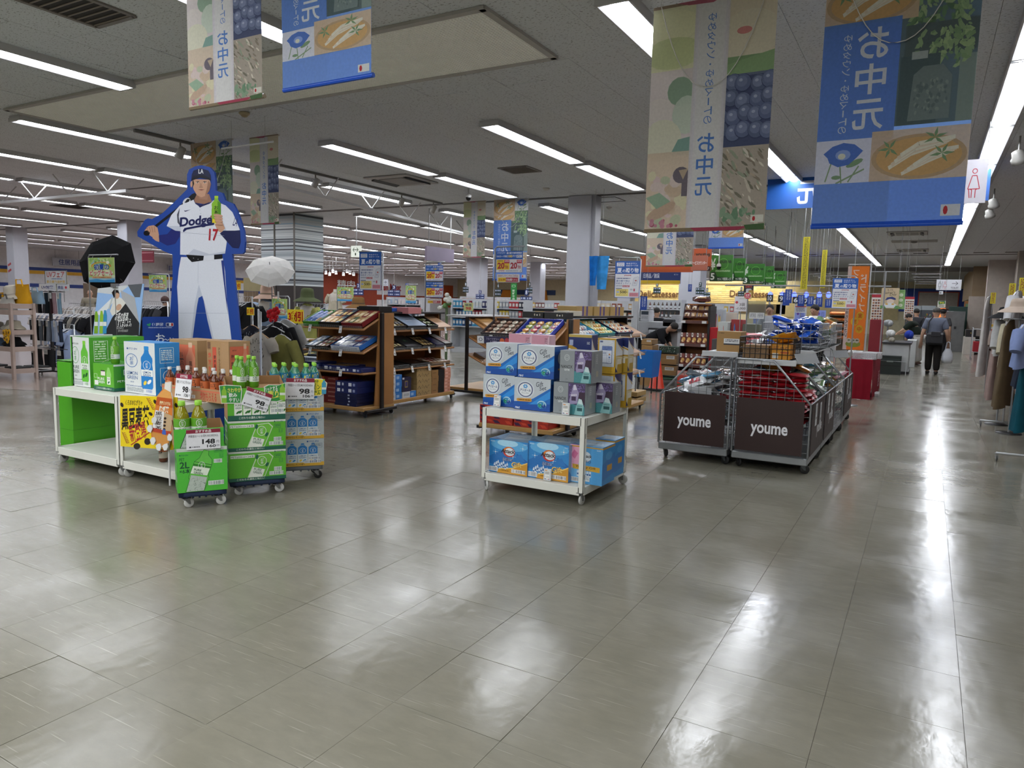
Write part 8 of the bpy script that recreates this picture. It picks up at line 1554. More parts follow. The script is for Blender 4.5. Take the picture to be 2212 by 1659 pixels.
# blue-lit display strip over the drinks
for i,x in enumerate((1664,1690,1716,1742,1770,1790)): p=aty(x,637,30); t=thing('blue_lamp','small blue glowing lamp high over the far drinks shelves','lamp',p,0,'blue lamps over the far drinks'); B().ell((0,0,0),(.09,.09,.12),M('3a4aff',.5,0,0,em=5),8,5).obj('bulb',t); B().tube([(0,0,.1),(0,0,ZC-p.z)],.008,'9a9a9a',5).obj('cable',t)
hboard('narrow yellow streamer with black letters hanging over the checkout, nearer',1736,512,1743,625,15.5,Art(10,160,'c0b41c').lines(2,2,6,156,60,'2a2a1c',.5),'c0b41c','hanging_streamer',True,.004); hboard('narrow yellow streamer with black letters hanging over the checkout, farther',1777,540,1782,622,18,Art(10,160,'c0b41c').lines(2,2,6,156,60,'2a2a1c',.5),'c0b41c','hanging_streamer',True,.004)
# hanging pole frames over the lanes
t=thing('pole_frame','white overhead frame of thin poles over the checkout lanes','frame',aty(1790,618,17)); b=B(); L=t.location
for k in range(6): y=17+k*1.6; x=aty(1700+k*36,618,y).x-L.x; b.tube([(x,y-17,-.02),(x,y-17,ZC-L.z)],.007,'8a8b8c',5)
b.tube([(-2.2,0,0),(1.2,0,0)],.02,'8f9091',6); b.tube([(-2.2,7,0),(1.2,7,0)],.02,'8f9091',6); b.obj('poles',t)
# orange nobori banner
Y=14.3; a,c=aty(1833,575,Y),aty(1880,568,Y); c2=aty(1873,757,Y); w=c.x-a.x; z0=c2.z; h=a.z-z0; t=thing('nobori_banner','tall orange vertical banner with white mirrored characters, beside the red table','banner',((a.x+c.x)/2,Y,z0)); A=Art(50,200,'c96a24'); A.flip=True; A.r(0,0,9,200,'cfccc8'); A.v('・ご希望の方はお持ちください',1,20,7,150,'2a2a2a',.02); A.v('ドライブ',30,18,15,92,'dcd4cc',.05); A.v('フードフード',12,8,15,96,'dcd4cc',.05)
for k,(x,y,ch) in enumerate(((36,118,'実'),(24,132,'施'),(36,150,'中'))): A.o(x,y,9,10,'d0ae34',16); A.t(ch,x-5,y-6,10,12,'b0521c',.03)
A.o(24,186,18,8,'8aa04a',16)
for x in (14,24,33): A.o(x,178,6,6,'c9ccc0',12); A.o(x-1,177,2,2,'4a5a3a',6); A.o(x+2,177,1.5,1.5,'4a5a3a',6)
A.on(t,w,h,(0,0,0),0,'cloth',PRC); B().tube([(w/2+.02,.02,-z0+.02),(w/2+.02,.02,h+.06)],.013,'b9babb',6).tube([(-w/2,.02,h+.03),(w/2+.05,.02,h+.03)],.008,'b9babb',5).obj('pole',t); B().box(-.05,-.2,-z0,w/2+.3,.25,-z0+.04,M('b9babb',.4)).obj('base',t)
# table with dark red cloth and white baskets
Y=13.4; a,c=aty(1822,865,Y),aty(1879,865,Y); zt=aty(1850,776,Y).z; w=c.x-a.x; t=thing('red_cloth_table','table covered to the floor by a dark red cloth, beside the roll cages','table',((a.x+c.x)/2,Y,0)); RC=cloth('7d1524',.06); d=atx(1895,850,c.x).y-Y
b=B(); b.box(-w/2,0,zt-.02,w/2,d,zt,RC,.006); b.grid(lambda u,v:((u-.5)*w*(1.02-.02*v),-.006-.012*(1-v)*(1+math.sin(u*22)),.002+(zt-.01)*v),24,3,RC); b.grid(lambda u,v:(w/2+.006+.014*(1-v)*(1+math.sin(u*26)),u*d,.002+(zt-.01)*v),20,3,RC); b.grid(lambda u,v:(-w/2-.006,(1-u)*d,.002+(zt-.01)*v),4,2,RC); b.obj('table_cloth',t)
A=Art(100,100); A.v('youme',60,40,16,44,'b98a94',.04); A.on(t,d,zt,(w/2+.034,d/2,0),PI/2,'lettering')
for k,(y,lb) in enumerate(((.08,'nearer'),(.42,'farther'))): wire_basket(lb+' white plastic basket on the red cloth table',t.location.x-.12+k*.1,t.location.x+.24+k*.06,Y+y,Y+y+.26,zt+.001,.1,'c9cacb',.025,.004,'plastic_basket')
fbox('paper_stack','stack of white paper sheets in the baskets on the red table','paper',1831,758,1864,764,13.7,.2,'c9cacc')
t=thing('clear_barrier','clear partition on thin steel posts beside the red table','partition',aty(1890,700,15.5)); z=t.location.z; b=B(); [b.tube([(x,0,-z+.01),(x,0,1.0)],.014,'9a9c9e',6) for x in (-.3,.12)]; b.tube([(-.3,0,.99),(.5,0,.99)],.01,'9a9c9e',5); b.obj('post',t)
# packing counters on the right of the nobori
t=fbox('packing_counter','white packing counter with a black top and black crate below','counter',1908,742,1960,805,19.8,1.6,'b4b6b5',floor=True); w=t['w']; B().box(-w/2-.04,-.05,t['h'],w/2+.04,1.65,t['h']+.04,M('2a2b2d',.35)).obj('counter_top',t); B().box(w/2-.4,-.03,0,w/2+.03,1.6,.06,M('232325',.5)).obj('plinth',t)
t=fbox('folding_crate','black folding plastic crate on the floor before the packing counter','crate',1901,768,1945,804,19.4,.35,'1a2422',Art(60,40,'1c2624').r(4,6,56,8,'2c3836').r(20,10,38,13,'8a9490').r(2,20,58,22,'0e1413'),floor=True); b=B(); b.tube([(-.34,-.02,.0),(-.34,-.02,.32),(.34,-.02,.32),(.34,-.02,0)],.01,'9a9c9e',5); b.obj('frame',t)
fbox('packing_counter','second white packing counter behind, by the bending woman','counter',1960,735,1976,786,22.5,1.4,'b0b2b1',floor=True)
for k,(x0,y0,x1,y1,Y,hc,lb) in enumerate(((1911,712,1935,727,20.2,'c0c0be','white plastic bag holder on the packing counter'),(1917,728,1934,741,20.0,'8a8478','glass jars on the packing counter'),(1951,713,1975,732,21.2,'2a3f9a','crumpled blue shopping bag on the packing counter'),(1905,690,1930,705,21,'9a9c9e','steel goods on the packing counter'))):
    p=aty((x0+x1)/2,y1,Y); q=aty(x1,y0,Y); t=thing('counter_goods',lb,'goods',(p.x,Y,p.z)); rw=(q.x-p.x); rh=(q.z-p.z); b=B(); b.ell((0,.15,rh*.45),(rw,.12,rh*.5),cloth(hc,.2),12,7); b.ell((rw*.4,.1,rh*.35),(rw*.5,.1,rh*.4),cloth(hc,.2),10,6); b.obj('body',t); B().tube([(0,.15,-p.z+ (.82 if k!=3 else .82)),(0,.15,rh*.2)],.02,'8a8c8e',6).obj('stand',t)
FD=Art(70,100,'b5a384'); FD.t("6.15",24,5,20,8,'3a3430'); FD.t("Father's",10,16,44,12,'3a3430',.0,-.1,.2); FD.t('Day',34,26,26,14,'3a3430',.0,-.1,.2); FD.p([(16,60),(24,46),(44,42),(58,50),(58,58),(40,54)],'27346e'); FD.o(38,64,14,11,'d0bfae',16); FD.p([(8,80),(26,72),(50,72),(66,84),(60,96),(20,96)],'c9cfd0'); FD.p([(0,86),(14,84),(24,100),(0,100)],'5a8a50'); FD.p([(70,86),(60,84),(52,100),(70,100)],'5a8a50'); FD.o(24,78,6,4,'c9983a',8); FD.o(48,78,6,4,'c9983a',8)
hboard("beige Father's Day poster with a drawing, hung over the packing counter",1905,622,1940,667,19.5,FD,'b5a384',rodr=.005); hboard('green poster strip beside the Father\'s Day poster',1940,626,1953,668,19.6,Art(30,90,'7fa868').o(15,24,8,8,'c9d6bc',12).o(15,48,8,8,'c9d6bc',12).o(15,72,8,8,'c9d6bc',12).lines(4,4,22,8,2,'3f6a34'),'7fa868',rodr=.005)
GR=Art(40,90,'c9c4bc').r(0,0,40,10,'9c2430'); [GR.r(4+(k%4)*9,16+(k//4)*9,11+(k%4)*9,22+(k//4)*9,('7a4a3a','9a6a4a','5a3a34')[k%3]) for k in range(32)]
hboard('red topped product grid poster left of the Father\'s Day poster',1884,636,1904,695,20.5,GR,'c9c4bc',rodr=.005); hboard('product grid poster with a dark heading, right of the Father\'s Day poster',1956,641,1972,690,24,GR,'c9c4bc',rodr=.005)
fbox('red_sign_board','dark red bag-shaped display right of the orange banner','display',1880,690,1905,728,17.5,.3,'7a1420',floor=True)
# ---- far end: toilet sign, doors, cabinet
hboard('white TOILET sign with two figures and an arrow, over the far aisle',2024,604,2076,627,30,Art(110,50,'cfd0d6').ring(15,12,4,4,1.2,'2a2a34',14).box(9,18,21,34,1.4,'2a2a34').box(12,34,18,44,1.2,'2a2a34').l([(27,8),(27,44)],1.2,'2a2a34').ring(38,12,4,4,1.2,'b02c40',14).l([(35,18),(41,18),(46,34),(30,34)],1.4,'b02c40',True).box(35,34,41,44,1.2,'b02c40').l([(68,18),(94,18)],2,'2a2a34').l([(84,9),(94,18),(84,27)],2,'2a2a34').t('TOILET',64,35,34,8,'2a2a34',.03),'cfd0d6',rodr=.008)
hboard('small white arrow sign below the TOILET sign',2029,629,2037,636,30,Art(20,18,'cfd0d6').l([(4,9),(16,9)],2,'2a2a34').l([(9,4),(4,9),(9,14)],2,'2a2a34'),'cfd0d6',rods=True,rodr=.005); hboard('yellow and green price sign board over the man\'s head',2026,650,2042,665,25,Art(40,40,'c4c2b4').p([(4,4),(36,0),(38,16),(6,22)],'2f6a3a').t('特価',10,6,22,10,'d8c83a',.04).lines(6,26,28,10,2,'3a3a3a'),'c4c2b4',rodr=.005)
hboard('white → TOILET panel far behind the left summer gift sign',826,603,838,618,24,Art(30,36,'b4b9c2').l([(6,16),(22,16)],2,'2a2a34').l([(15,9),(22,16),(15,23)],2,'2a2a34').t('TOILET',6,28,18,4,'2a2a34',.02),'b4b9c2',rodr=.006)
t=fbox('steel_cabinet','grey steel cold-room unit with glowing shelves at the end of the aisle','cabinet',2044,672,2080,742,33.5,2,'6f6f6e',rough=.35,floor=True,mat=M('6f706f',.3,.6,.1)); B().box(-.02,-.02,.9,.06,0,1.0,M('2a2a2a',.3)).obj('handle',t); B().box(-t['w']/2-.25,-.1,1.2,-t['w']/2-.02,.1,1.7,M('d86a2c',.4,0,0,em=1.2)).obj('lit_shelf',t)
fbox('green_partition','dark green panel behind the steel unit','panel',2050,662,2094,746,36,.2,'16332a',floor=True); t=fbox('white_cabinet','white cabinet with a black box on top, right of the man','cabinet',2084,728,2104,766,31.5,1.2,'b2aea4',floor=True); fbox('black_box','black box on the white cabinet','box',2087,712,2108,728,31.6,.8,'141416',Art(40,30,'141416').o(20,14,2,2,'b09a3a',8)); fbox('black_cabinet','black cabinet side behind the white cabinet','cabinet',2104,726,2112,768,32.2,1,'1c1a19',floor=True)
fbox('wooden_door','door frame of light wood with a green recess at the far right','door',2084,650,2098,742,37.5,.2,'8a5a2c',Art(30,100,'8a5a2c').r(4,6,24,100,'5f7a58'),floor=True)
fbox('beige_alcove','beige wall end with lower panel at the far right','wall panel',2094,640,2122,752,35,.3,'a3988e',floor=True)
# far fridges on the back wall
for k,(x0,x1) in enumerate(((1958,1988),(1991,2018))): fbox('cold_cabinet',('left','right')[k]+' open refrigerated cabinet under the blue wall','cabinet',x0,660,x1,708,50,1,'8f959a',Art(60,60,'5a6068').r(0,0,60,8,'b9c2c8').blobs(2,12,58,58,60,('b03a34','c9c9c4','3a6a8a','c9a23a','5a7a4a'),1.5,3.5,k+3,.8),floor=True)
# ================================================================ GROCERY GONDOLAS
PM={}
def prod(hc,kind):
    if (hc,kind) not in PM:
        b=B(); m=M(hc,.3,0,.05)
        if kind=='b': b.lathe([(.035,0),(.035,.13),(.014,.17),(.014,.2)],m,8); b.lathe([(.036,.03),(.036,.1)],M('c4c6c8',.4),8)
        elif kind=='p': b.box(-.05,-.03,0,.05,.03,.2,m,.008); b.box(-.035,-.032,.06,.035,-.03,.15,M('c4c4c0',.4))
        else: b.box(-.055,-.05,0,.055,.05,.16,m); b.box(-.04,-.052,.03,.04,-.05,.12,M('c9c9c4',.4))
        PM[(hc,kind)]=b.mesh('product')
    return PM[(hc,kind)]
def gondola(label,glab,group,px0,px1,Y,rows,pal,kind,H,step=.11,d=.5):
    a,c=aty(px0,680,Y).x,aty(px1,680,Y).x; w=c-a; t=thing('gondola',label,'shelf unit',((a+c)/2,Y,0)); m=M('b0b2b5',.4); B().box(-w/2,.2,0,w/2,.26,H,m).obj('back_panel',t); B().box(-w/2,-.25,0,w/2,.2,.14,m).obj('base',t); [B().box(s*w/2-.02,-.25,0,s*w/2+.02,.26,H,m).obj('side_panel',t) for s in (-1,1)]
    for i,z in enumerate(rows):
        B().box(-w/2,-.22,z-.03,w/2,.2,z,m).obj('shelf',t); n=int(w/step)
        for k in range(n):
            if rnd.random()<.05: continue
            hc=pal[(k//3+i)%len(pal)]; link('product',prod(hc,kind),None,(t.location.x-w/2+(k+.5)*w/n,Y-.15,z+.001),0,glab,'product',group)
gondola('white gondola of blue and red bottles left of the white pillar','bottle or pouch on the white gondola left of the pillar','bottles on the white gondola',985,1062,18,(.78,1.05,1.32),('2a6a9a','1f3f6a','3a8ab0','7a1f2c','b9c2c8','2a2f5a'),'p',1.58)
gondola('white gondola of dark and yellow packs, right of the bottle gondola','pack on the gondola right of the bottle gondola','packs on the second gondola',1064,1140,19,(.78,1.05,1.32),('2a2c3a','5a6a8a','c0a83a','8a8e94','a02c34'),'p',1.58)
gondola('gondola of mixed goods nearest the white pillar','pack on the gondola nearest the white pillar','packs on the gondola by the pillar',1142,1216,21,(.8,1.08,1.36),('a0302c','c4c4c0','c09a3a','6a3a34','b0b4ba'),'x',1.6)
gondola('white gondola of small goods behind the points posters','pack on the gondola behind the points posters','packs behind the points posters',845,918,20.5,(.85,1.1,1.36),('b9b4b8','9a3a4a','8a98a8','c9c0c4','5a5a6a'),'x',1.6,.15); gondola('far gondola of red and white goods beyond the middle of the hall','box on the far gondola beyond the middle of the hall','boxes on the far gondola',1000,1130,28,(.9,1.2,1.5),('b0403a','c9c4bc','c47a3a','8a3a34'),'x',1.75,.2)
gondola('gondola of snacks right of the white pillar, behind the summer sign','snack box on the gondola right of the pillar','snack boxes right of the pillar',1290,1372,20,(.85,1.12,1.38),('b08a5a','a8402c','c4b8a0','8a4a34'),'x',1.62,.16)
gondola('far gondola of dark bottles behind the service counter','bottle on the far gondola behind the service counter','dark bottles behind the counter',1385,1475,22,(.85,1.15,1.42),('3a1c1c','2a1a2a','5a2a2a','4a3a2a'),'b',1.7,.13)
gondola('far gondola of goods behind the 3袋 sign','pack on the far gondola behind the checkout','packs behind the checkout',1500,1590,23,(.85,1.12,1.38),('b03a34','c9c9c4','3a5a9a','c0a03a'),'x',1.62,.18)
# hanging aisle number signs
def aisle(n,px,y0,y1,Y,w_=18,dark='1f2f63'):
    h=y1-y0; A=Art(w_,h); A.r(w_*.35,0,w_*.65,h*.4,dark); A.t(n,w_*.42,h*.06,w_*.16,h*.26,'d0d4de',.06)
    for r in (0,1):
        for c in (0,1): A.r(c*w_*.51,h*(.44+r*.28),w_*(.49+c*.51),h*(.7+r*.28),dark); A.lines(c*w_*.51+w_*.05,h*(.5+r*.28),w_*.38,h*.14,1,'aab4ca',.8)
    a,c=aty(px,y0,Y),aty(px+w_,y1,Y); w,hh=c.x-a.x,a.z-c.z; t=thing('aisle_number_sign','hanging aisle sign with dark name plates, '+{'2':'before the red meat wall','3':'beside the Fresh Meat letters','1':'on the far pillar under the purple sign','5':'over the bottle gondola','9':'right of the green banner','4':'below the points poster','8':'nearest left of the big white pillar','6':'before the left Delicatessen letters','7':'above the snack display','12':'just right of the snack display','13':'before the right Delicatessen letters'}[n],'sign',((a.x+c.x)/2,Y,c.z)); A.on(t,w,hh,(0,0,0),0,'plates'); b=B()
    b.box(-w*.15,.001,hh*.6,w*.15,.012,hh,M(dark,.5)); b.box(-w*.5,.001,0,w*.5,.01,hh*.56,M(dark,.5)); b.obj('board',t); B().tube([(0,.006,hh),(0,.006,ZC-c.z)],.006,'9a9a9a',5).obj('hanging_rod',t)
for a in (('2',763,612,638,22,22),('3',838,616,640,23,26),('1',1000,610,632,24,12,'1a2a28'),('5',1028,627,646,25,18),('9',1138,610,634,25,12,'1a2a28'),('4',1070,612,640,24,12,'1a2a28'),('8',1125,625,660,21,24),('6',1412,610,634,22,15,'16302a'),('7',1504,610,636,21,17,'16302a'),('12',1521,622,642,23,13,'16302a'),('13',1595,620,640,23,13,'16302a')): aisle(*a)
hboard('green vertical hanging banner in the grocery hall',1104,612,1115,652,26,Art(20,80,'1f7a34').ring(10,12,7,5,1.,'c4d6c0',14).v('新鮮市場',5,26,10,48,'c4d6c0',.03),'1f7a34','hanging_banner',rodr=.006)
card('yellow and red sale card among the gondolas',1002,654,1022,672,15.5,Art(40,36,'b0b47a').t('特売',6,4,28,12,'3a4a5a',.04).t('98',8,18,24,14,'a8342c',.06),0)
t=thing('white_flowers','white artificial flowers and ivy on a stand in mid distance','flowers',aty(965,672,13)); z=t.location.z; B().tube([(0,0,-z+.01),(0,0,.1)],.03,'4a5a3a',6).obj('stem',t)
for k in range(10): b=B(); b.ell((0,0,0),(.06,.05,.05),cloth(('c4c4bc','5a7a4a','b9b9b0')[k%3]),7,5); b.obj('blossom',t,(rnd.uniform(-.15,.15),rnd.uniform(-.08,.08),rnd.uniform(.05,.35)))
# spotlights over the meat wall
for i,x in enumerate((690,704,712,719,726,742,750,756,764)): p=aty(x,586+(i%3)*3,27); t=thing('spotlight','small lit spotlight on the rail before the red wall','spotlight',p,0,'lit spotlights before the red wall'); B().lathe([(.03,.1),(.07,.06),(.07,-.05)],M('cfcfcf',.4),10).obj('spot_head',t); B().ell((0,0,-.05),(.06,.06,.03),M('ffffff',.5,0,0,em=14),8,5).obj('bulb',t); B().tube([(0,0,.1),(0,0,ZC-p.z)],.01,'9a9a9a',5).obj('stem',t)
# ================================================================ RIGHT-HAND CLOTHES RACKS
q=at(2165,925,0); rail('chrome clothes rail at the right edge, nearest',q.x,q.y,q.x,q.y-2.6,1.42); 
def gx(lb,px,pyt,Y,hc,w=.42,h=.9,sl=.25,fl=1.1,dots=None,**k): p=aty(px,pyt,Y); return hang(lb,p,hc,1.25,w,h,sl,1+.25*fl,2,dots,None,**k)
gx('long olive brown tiered dress with cream lace hem, at the right edge',2184,690,10.9,'5a4c38',.5,1.05,0,.9,name='hanging_dress'); gx('pinkish long dress hanging left of the olive dress',2161,700,12.2,'8f7a74',.42,1.0,0,1.0,name='hanging_dress'); gx('cream blouse on the rail behind the olive dress',2186,688,11.4,'b0a890',.42,.6,.5,1.0); gx('white blouse with black flowers on the rail at right',2172,680,12.0,'b4b4b2',.46,.5,.5,1.1,'2a2a2e'); gx('purple and blue dotted t-shirt cut by the right edge',2216,698,9.8,'7a88b0',.46,.45,.3,.7,'9a3a7a'); gx('teal trousers cut by the right edge',2218,778,9.8,'124a58',.3,.75,0,.7,name='hanging_trousers'); gx('dark blue dotted dress at the right edge',2216,752,10.2,'1f2634',.44,.4,.1,.8,name='hanging_dress'); gx('dark brown jacket behind the flowered blouse',2168,690,13.0,'3a2422',.46,.7,.5,1.2); gx('beige long coat farther back on the right rail',2158,705,14,'8a7a70',.44,.95,.3,1.2,name='hanging_coat'); gx('black trousers under the pinkish dress',2160,760,12.6,'141416',.3,.6,0,1.,name='hanging_trousers')
p=aty(2176,676,11.6); hat('black wide hat on the right clothes rail',(p.x,p.y,p.z-.03),'161618',.13,.12,.11); p=aty(2206,664,10.8); hat('beige wide brimmed hat on the right clothes rail',(p.x,p.y,p.z-.02),'a8988a',.15,.13,.13)
B().tube([(p.x,p.y,.012),(p.x,p.y,p.z-.02)],.012,'8a8c8e',6).lathe([(.14,0),(.14,.012),(.02,.016)],M('1c1c1e',.4),18,(p.x,p.y,0)).obj('hat_stand',label='black footed stand under the beige hat at right',cat='stand'); p=aty(2176,676,11.6); B().tube([(p.x,p.y,.012),(p.x,p.y,p.z-.03)],.012,'8a8c8e',6).lathe([(.14,0),(.14,.012),(.02,.016)],M('1c1c1e',.4),18,(p.x,p.y,0)).obj('hat_stand',label='black footed stand under the black hat at right',cat='stand')
gx('long white translucent dress hung on the pilaster at right',2138,640,18,'b4b0ac',.5,1.6,0,1.2,name='hanging_dress'); gx('white blouse hung high before the shop windows',2200,628,11.5,'c0c0c2',.45,.55,.4,.9)
for k,(x,y0,y1,Y,lb) in enumerate(((2181,612,666,13.5,'nearer'),(2203,600,660,12,'rightmost'),(2141,632,656,17,'farther'))): card(lb+' yellow sale streamer at the right-hand racks',x,y0,x+9,y1,Y,Art(10,60,'c9bc1c').lines(2,3,6,54,16,'7a2a2a',.6),0,'streamer')
p=atx(2165,590,2.38); t=thing('red_wall_bag','red glossy bag hung on the pilaster at the upper right','bag',(p.x,p.y,atx(2165,620,2.38).z)); B().box(-.12,0,0,.12,.12,p.z-t.location.z,M('8f1420',.3),.03).obj('bag_body',t); B().box(-.14,.02,.1,-.12,.1,p.z-t.location.z,M('1a1a1c',.4)).obj('strap',t)
p=aty(2128,745,22); t=thing('promo_cart','silver cart with a poster and red box, left of the right-hand racks','cart',(at(2120,778,0).x,at(2120,778,0).y,0)); b=B(); 
for sx in (-.3,.3): b.tube([(sx,0,.08),(sx,0,1.05),(sx,.5,1.05),(sx,.5,.08)],.014,'a9abad',6)
for z in (.25,.65,1.0): b.tube([(-.3,0,z),(.3,0,z)],.012,'a9abad',6); b.tube([(-.3,.5,z),(.3,.5,z)],.012,'a9abad',6)
b.obj('frame',t); B().box(-.28,.02,.24,.28,.48,.26,'a9abad').obj('shelf',t); B().box(-.26,.05,.262,.1,.42,.6,M('a8202c',.4),.01).obj('red_box',t); o=B().box(-.1,-.03,.7,.3,-.02,1.2,M('c4c2bc',.4)).obj('poster',t); Art(40,50,'c4c2bc').r(2,2,38,10,'c09a2c').blobs(4,14,36,46,14,('7a4a3a','b03a34','3a6a4a'),2,4,3).on(o,.4,.5,(.1,-.03,.7)); [caster(t,x,y,.08,.03,'8a8a8a','8a8c8e') for x in (-.3,.3) for y in (0,.5)]
# ================================================================ PEOPLE
def skin(name,V,E,R,m,parent,root=0,sub=2,extra=None):
    me=bpy.data.meshes.new('body'); me.from_pydata(V,E,[]); o=bpy.data.objects.new('body',me); COL.objects.link(o)
    md=o.modifiers.new('s','SKIN'); md.use_smooth_shade=True; sb=o.modifiers.new('u','SUBSURF'); sb.levels=sub; sb.render_levels=sub
    for i,r in enumerate(R):
        d=me.skin_vertices[0].data[i]; d.radius=(r,r) if not isinstance(r,tuple) else r; d.use_root=(i==root)
    bpy.context.view_layer.update(); ev=bpy.data.meshes.new_from_object(o.evaluated_get(bpy.context.evaluated_depsgraph_get())); bpy.data.objects.remove(o)
    ev.materials.clear(); ev.materials.append(m); ev.polygons.foreach_set('use_smooth',[True]*len(ev.polygons))
    if extra:
        b=B(); b.v=[tuple(v.co) for v in ev.vertices]; b.f=[tuple(p.vertices) for p in ev.polygons]; b.mi=[0]*len(b.f); b.sm=[True]*len(b.f); b.mats=[m]; extra(b); ev=b.mesh('body')
    return link(name,ev,parent)
def person(label,x,y,H,face,top,legs,hairc='17120f',skinc='b08a72',lean=0.,arms=((.16,.03,.62,.15,-.02,.46),(-.16,.03,.62,-.15,-.02,.46)),stride=.0,hair=1.,sleeve=.55,apron=None,zb=0.,shoe='1a1512',headtilt=0.,hatc=None):
    t=thing('person',label,'person',(x,y,zb),face); s=H
    def tr(p,z0=.52):   # lean the upper body about the hips
        X,Y_,Z_=p; 
        if Z_>z0: dz=Z_-z0; return Vector((X,Y_-dz*math.sin(lean)+0,z0+dz*math.cos(lean)))*s
        return Vector(p)*s
    V=[(0,0,.53),(0,0,.63),(0,.005,.735),(0,.005,.815),(0,.0,.855),(0,-.008,.905),(0,-.012,.95)]; E=[(0,1),(1,2),(2,3),(3,4),(4,5),(5,6)]; R=[(.085,.06),(.075,.055),(.092,.062),(.06,.045),.03,.048,.05]
    V+=[(.1,0,.8),(-.1,0,.8)]; E+=[(3,7),(3,8)]; R+=[.042,.042]; hands=[]
    for sg,A in zip((7,8),arms):
        i=len(V); V+=[A[:3],A[3:6]]; E+=[(sg,i),(i,i+1)]; R+=[.029,.019]
        e,wv=Vector(A[:3]),Vector(A[3:6]); d=(wv-e).normalized(); pm=wv+d*.04; V.append(tuple(pm)); E.append((i+1,i+2)); R.append((.022,.014)); sd=d.cross(Vector((0,1,0))) if abs(d.y)<.9 else Vector((1,0,0)); sd.normalize()
        for f,(o_,l_) in enumerate(((-.018,.036),(-.006,.044),(.006,.042),(.017,.032))):
            j=len(V); a=pm+sd*o_+d*.012; V+=[tuple(a),tuple(a+d*l_*.6),tuple(a+d*l_+Vector((0,-.008,-.004)))]; E+=[(i+2,j),(j,j+1),(j+1,j+2)]; R+=[.0062,.0056,.0045]
        j=len(V); V+=[tuple(wv+d*.012-sd*.02),tuple(wv+d*.035-sd*.034+Vector((0,-.006,0)))]; E+=[(i+1,j),(j,j+1)]; R+=[.0075,.006]
    nl=len(V); V+=[(.05,0,.5),(.055,-.01-stride,.285),(.055,.01-stride*.6,.05),(.06,-.075-stride*.6,.022),(-.05,0,.5),(-.055,-.01+stride*.4,.285),(-.055,.02+stride*1.6,.055),(-.06,-.06+stride*1.6,.022)]; E+=[(0,nl),(nl,nl+1),(nl+1,nl+2),(nl+2,nl+3),(0,nl+4),(nl+4,nl+5),(nl+5,nl+6),(nl+6,nl+7)]; R+=[.055,.036,.022,.02]*2
    P=[tr(p) for p in V]; SK_=M(skinc,.5,0,.04); hc=P[6]
    ax=(P[6]-P[4]).normalized()
    def ex(b):
        c=P[5]+ax*.012*s; b.ell(tuple(P[6]-ax*.01*s),(.046*s,.055*s,.062*s),SK_,14,9); b.ell(tuple(c+Vector((0,-.056*s,0))),(.009*s,.014*s,.014*s),SK_,8,5)
        for q in (-1,1): b.ell(tuple(c+Vector((q*.047*s,.004*s,.008*s))),(.007*s,.013*s,.018*s),SK_,8,5)
    skin('body',[tuple(p) for p in P],E,[tuple(a*s for a in r) if isinstance(r,tuple) else r*s for r in R],SK_,t,0,2,ex)
    c=P[5]+ax*.022*s
    for q in (-1,1): B().ell(tuple(c+Vector((q*.018*s,-.05*s,0))),(.007*s,.004*s,.004*s),M('1b1414',.3),8,5).obj('eye',t)
    B().ell(tuple(P[5]+Vector((0,-.052*s,-.014*s))),(.014*s,.004*s,.004*s),M('8a4a42',.5),8,5).obj('mouth',t)
    if hair: B().ell(tuple(P[6]+ax*.012*s+Vector((0,.012*s,0))),(.054*s,.058*s*hair,.056*s*hair),M(hairc,.7,0,.3,40,.3,90),14,9).obj('hair',t)
    if hatc: B().lathe([(.085*s,0),(.06*s,.01),(.055*s,.05*s),(.001,.06*s)],cloth(hatc),16,tuple(P[6]+ax*.02*s)).obj('hat',t)
    # clothes follow the same joints with wider rings
    ids=[0,1,2,3,7,8]; E2=[(0,1),(1,2),(2,3),(3,4),(3,5),(3,6)]; V2=[P[i] for i in ids]+[P[3].lerp(P[4],.75)]; R2=[(.11,.085),(.105,.082),(.118,.085),(.085,.068),.062,.062,.045]
    for k,sg in ((0,7),(1,8)):
        e=P[9+0] if k==0 else None
    i0=9; i1=9+3+12+2
    for k,(sh,i) in enumerate(((4,i0),(5,i1))):
        e=P[i]; a=V2[sh]; n=len(V2); 
        if sleeve<=1: V2.append(a.lerp(e,sleeve*1.5 if sleeve*1.5<1 else 1)); E2.append((sh,n)); R2.append(.05)
        else: V2+=[e,e.lerp(P[i+1],.9)]; E2+=[(sh,n),(n,n+1)]; R2+=[.04,.03]
    skin('shirt',[tuple(v) for v in V2],E2,[tuple(a*s for a in r) if isinstance(r,tuple) else r*s for r in R2],cloth(top,.06),t)
    ids=[0]+[nl+q for q in (0,1,2,4,5,6)]; V3=[P[i]+Vector((0,0,(.012 if i not in (nl+2,nl+6) else -.004)*s)) for i in ids]; skin('trousers',[tuple(v) for v in V3],[(0,1),(1,2),(2,3),(0,4),(4,5),(5,6)],[(.105*s,.085*s)]+[.074*s,.056*s,.046*s]*2,cloth(legs,.05),t)
    for q in (nl+2,nl+6): a=P[q]; B().ell((a.x,a.y-.045*s,a.z-.025*s),(.032*s,.085*s,.03*s),M(shoe,.5),12,6).obj('shoe',t)
    if apron: B().grid(lambda u,v:((u-.5)*.19*s,-.09*s-.02*s*math.cos((u-.5)*2.6)-((.35+.42*v)-.52)*s*math.sin(lean)*(v>.4),(.35+.42*v)*s),8,6,cloth(apron)).obj('apron',t)
    return t,P
mx=at(2012,808,0); mh=aty(2018,663,mx.y).z
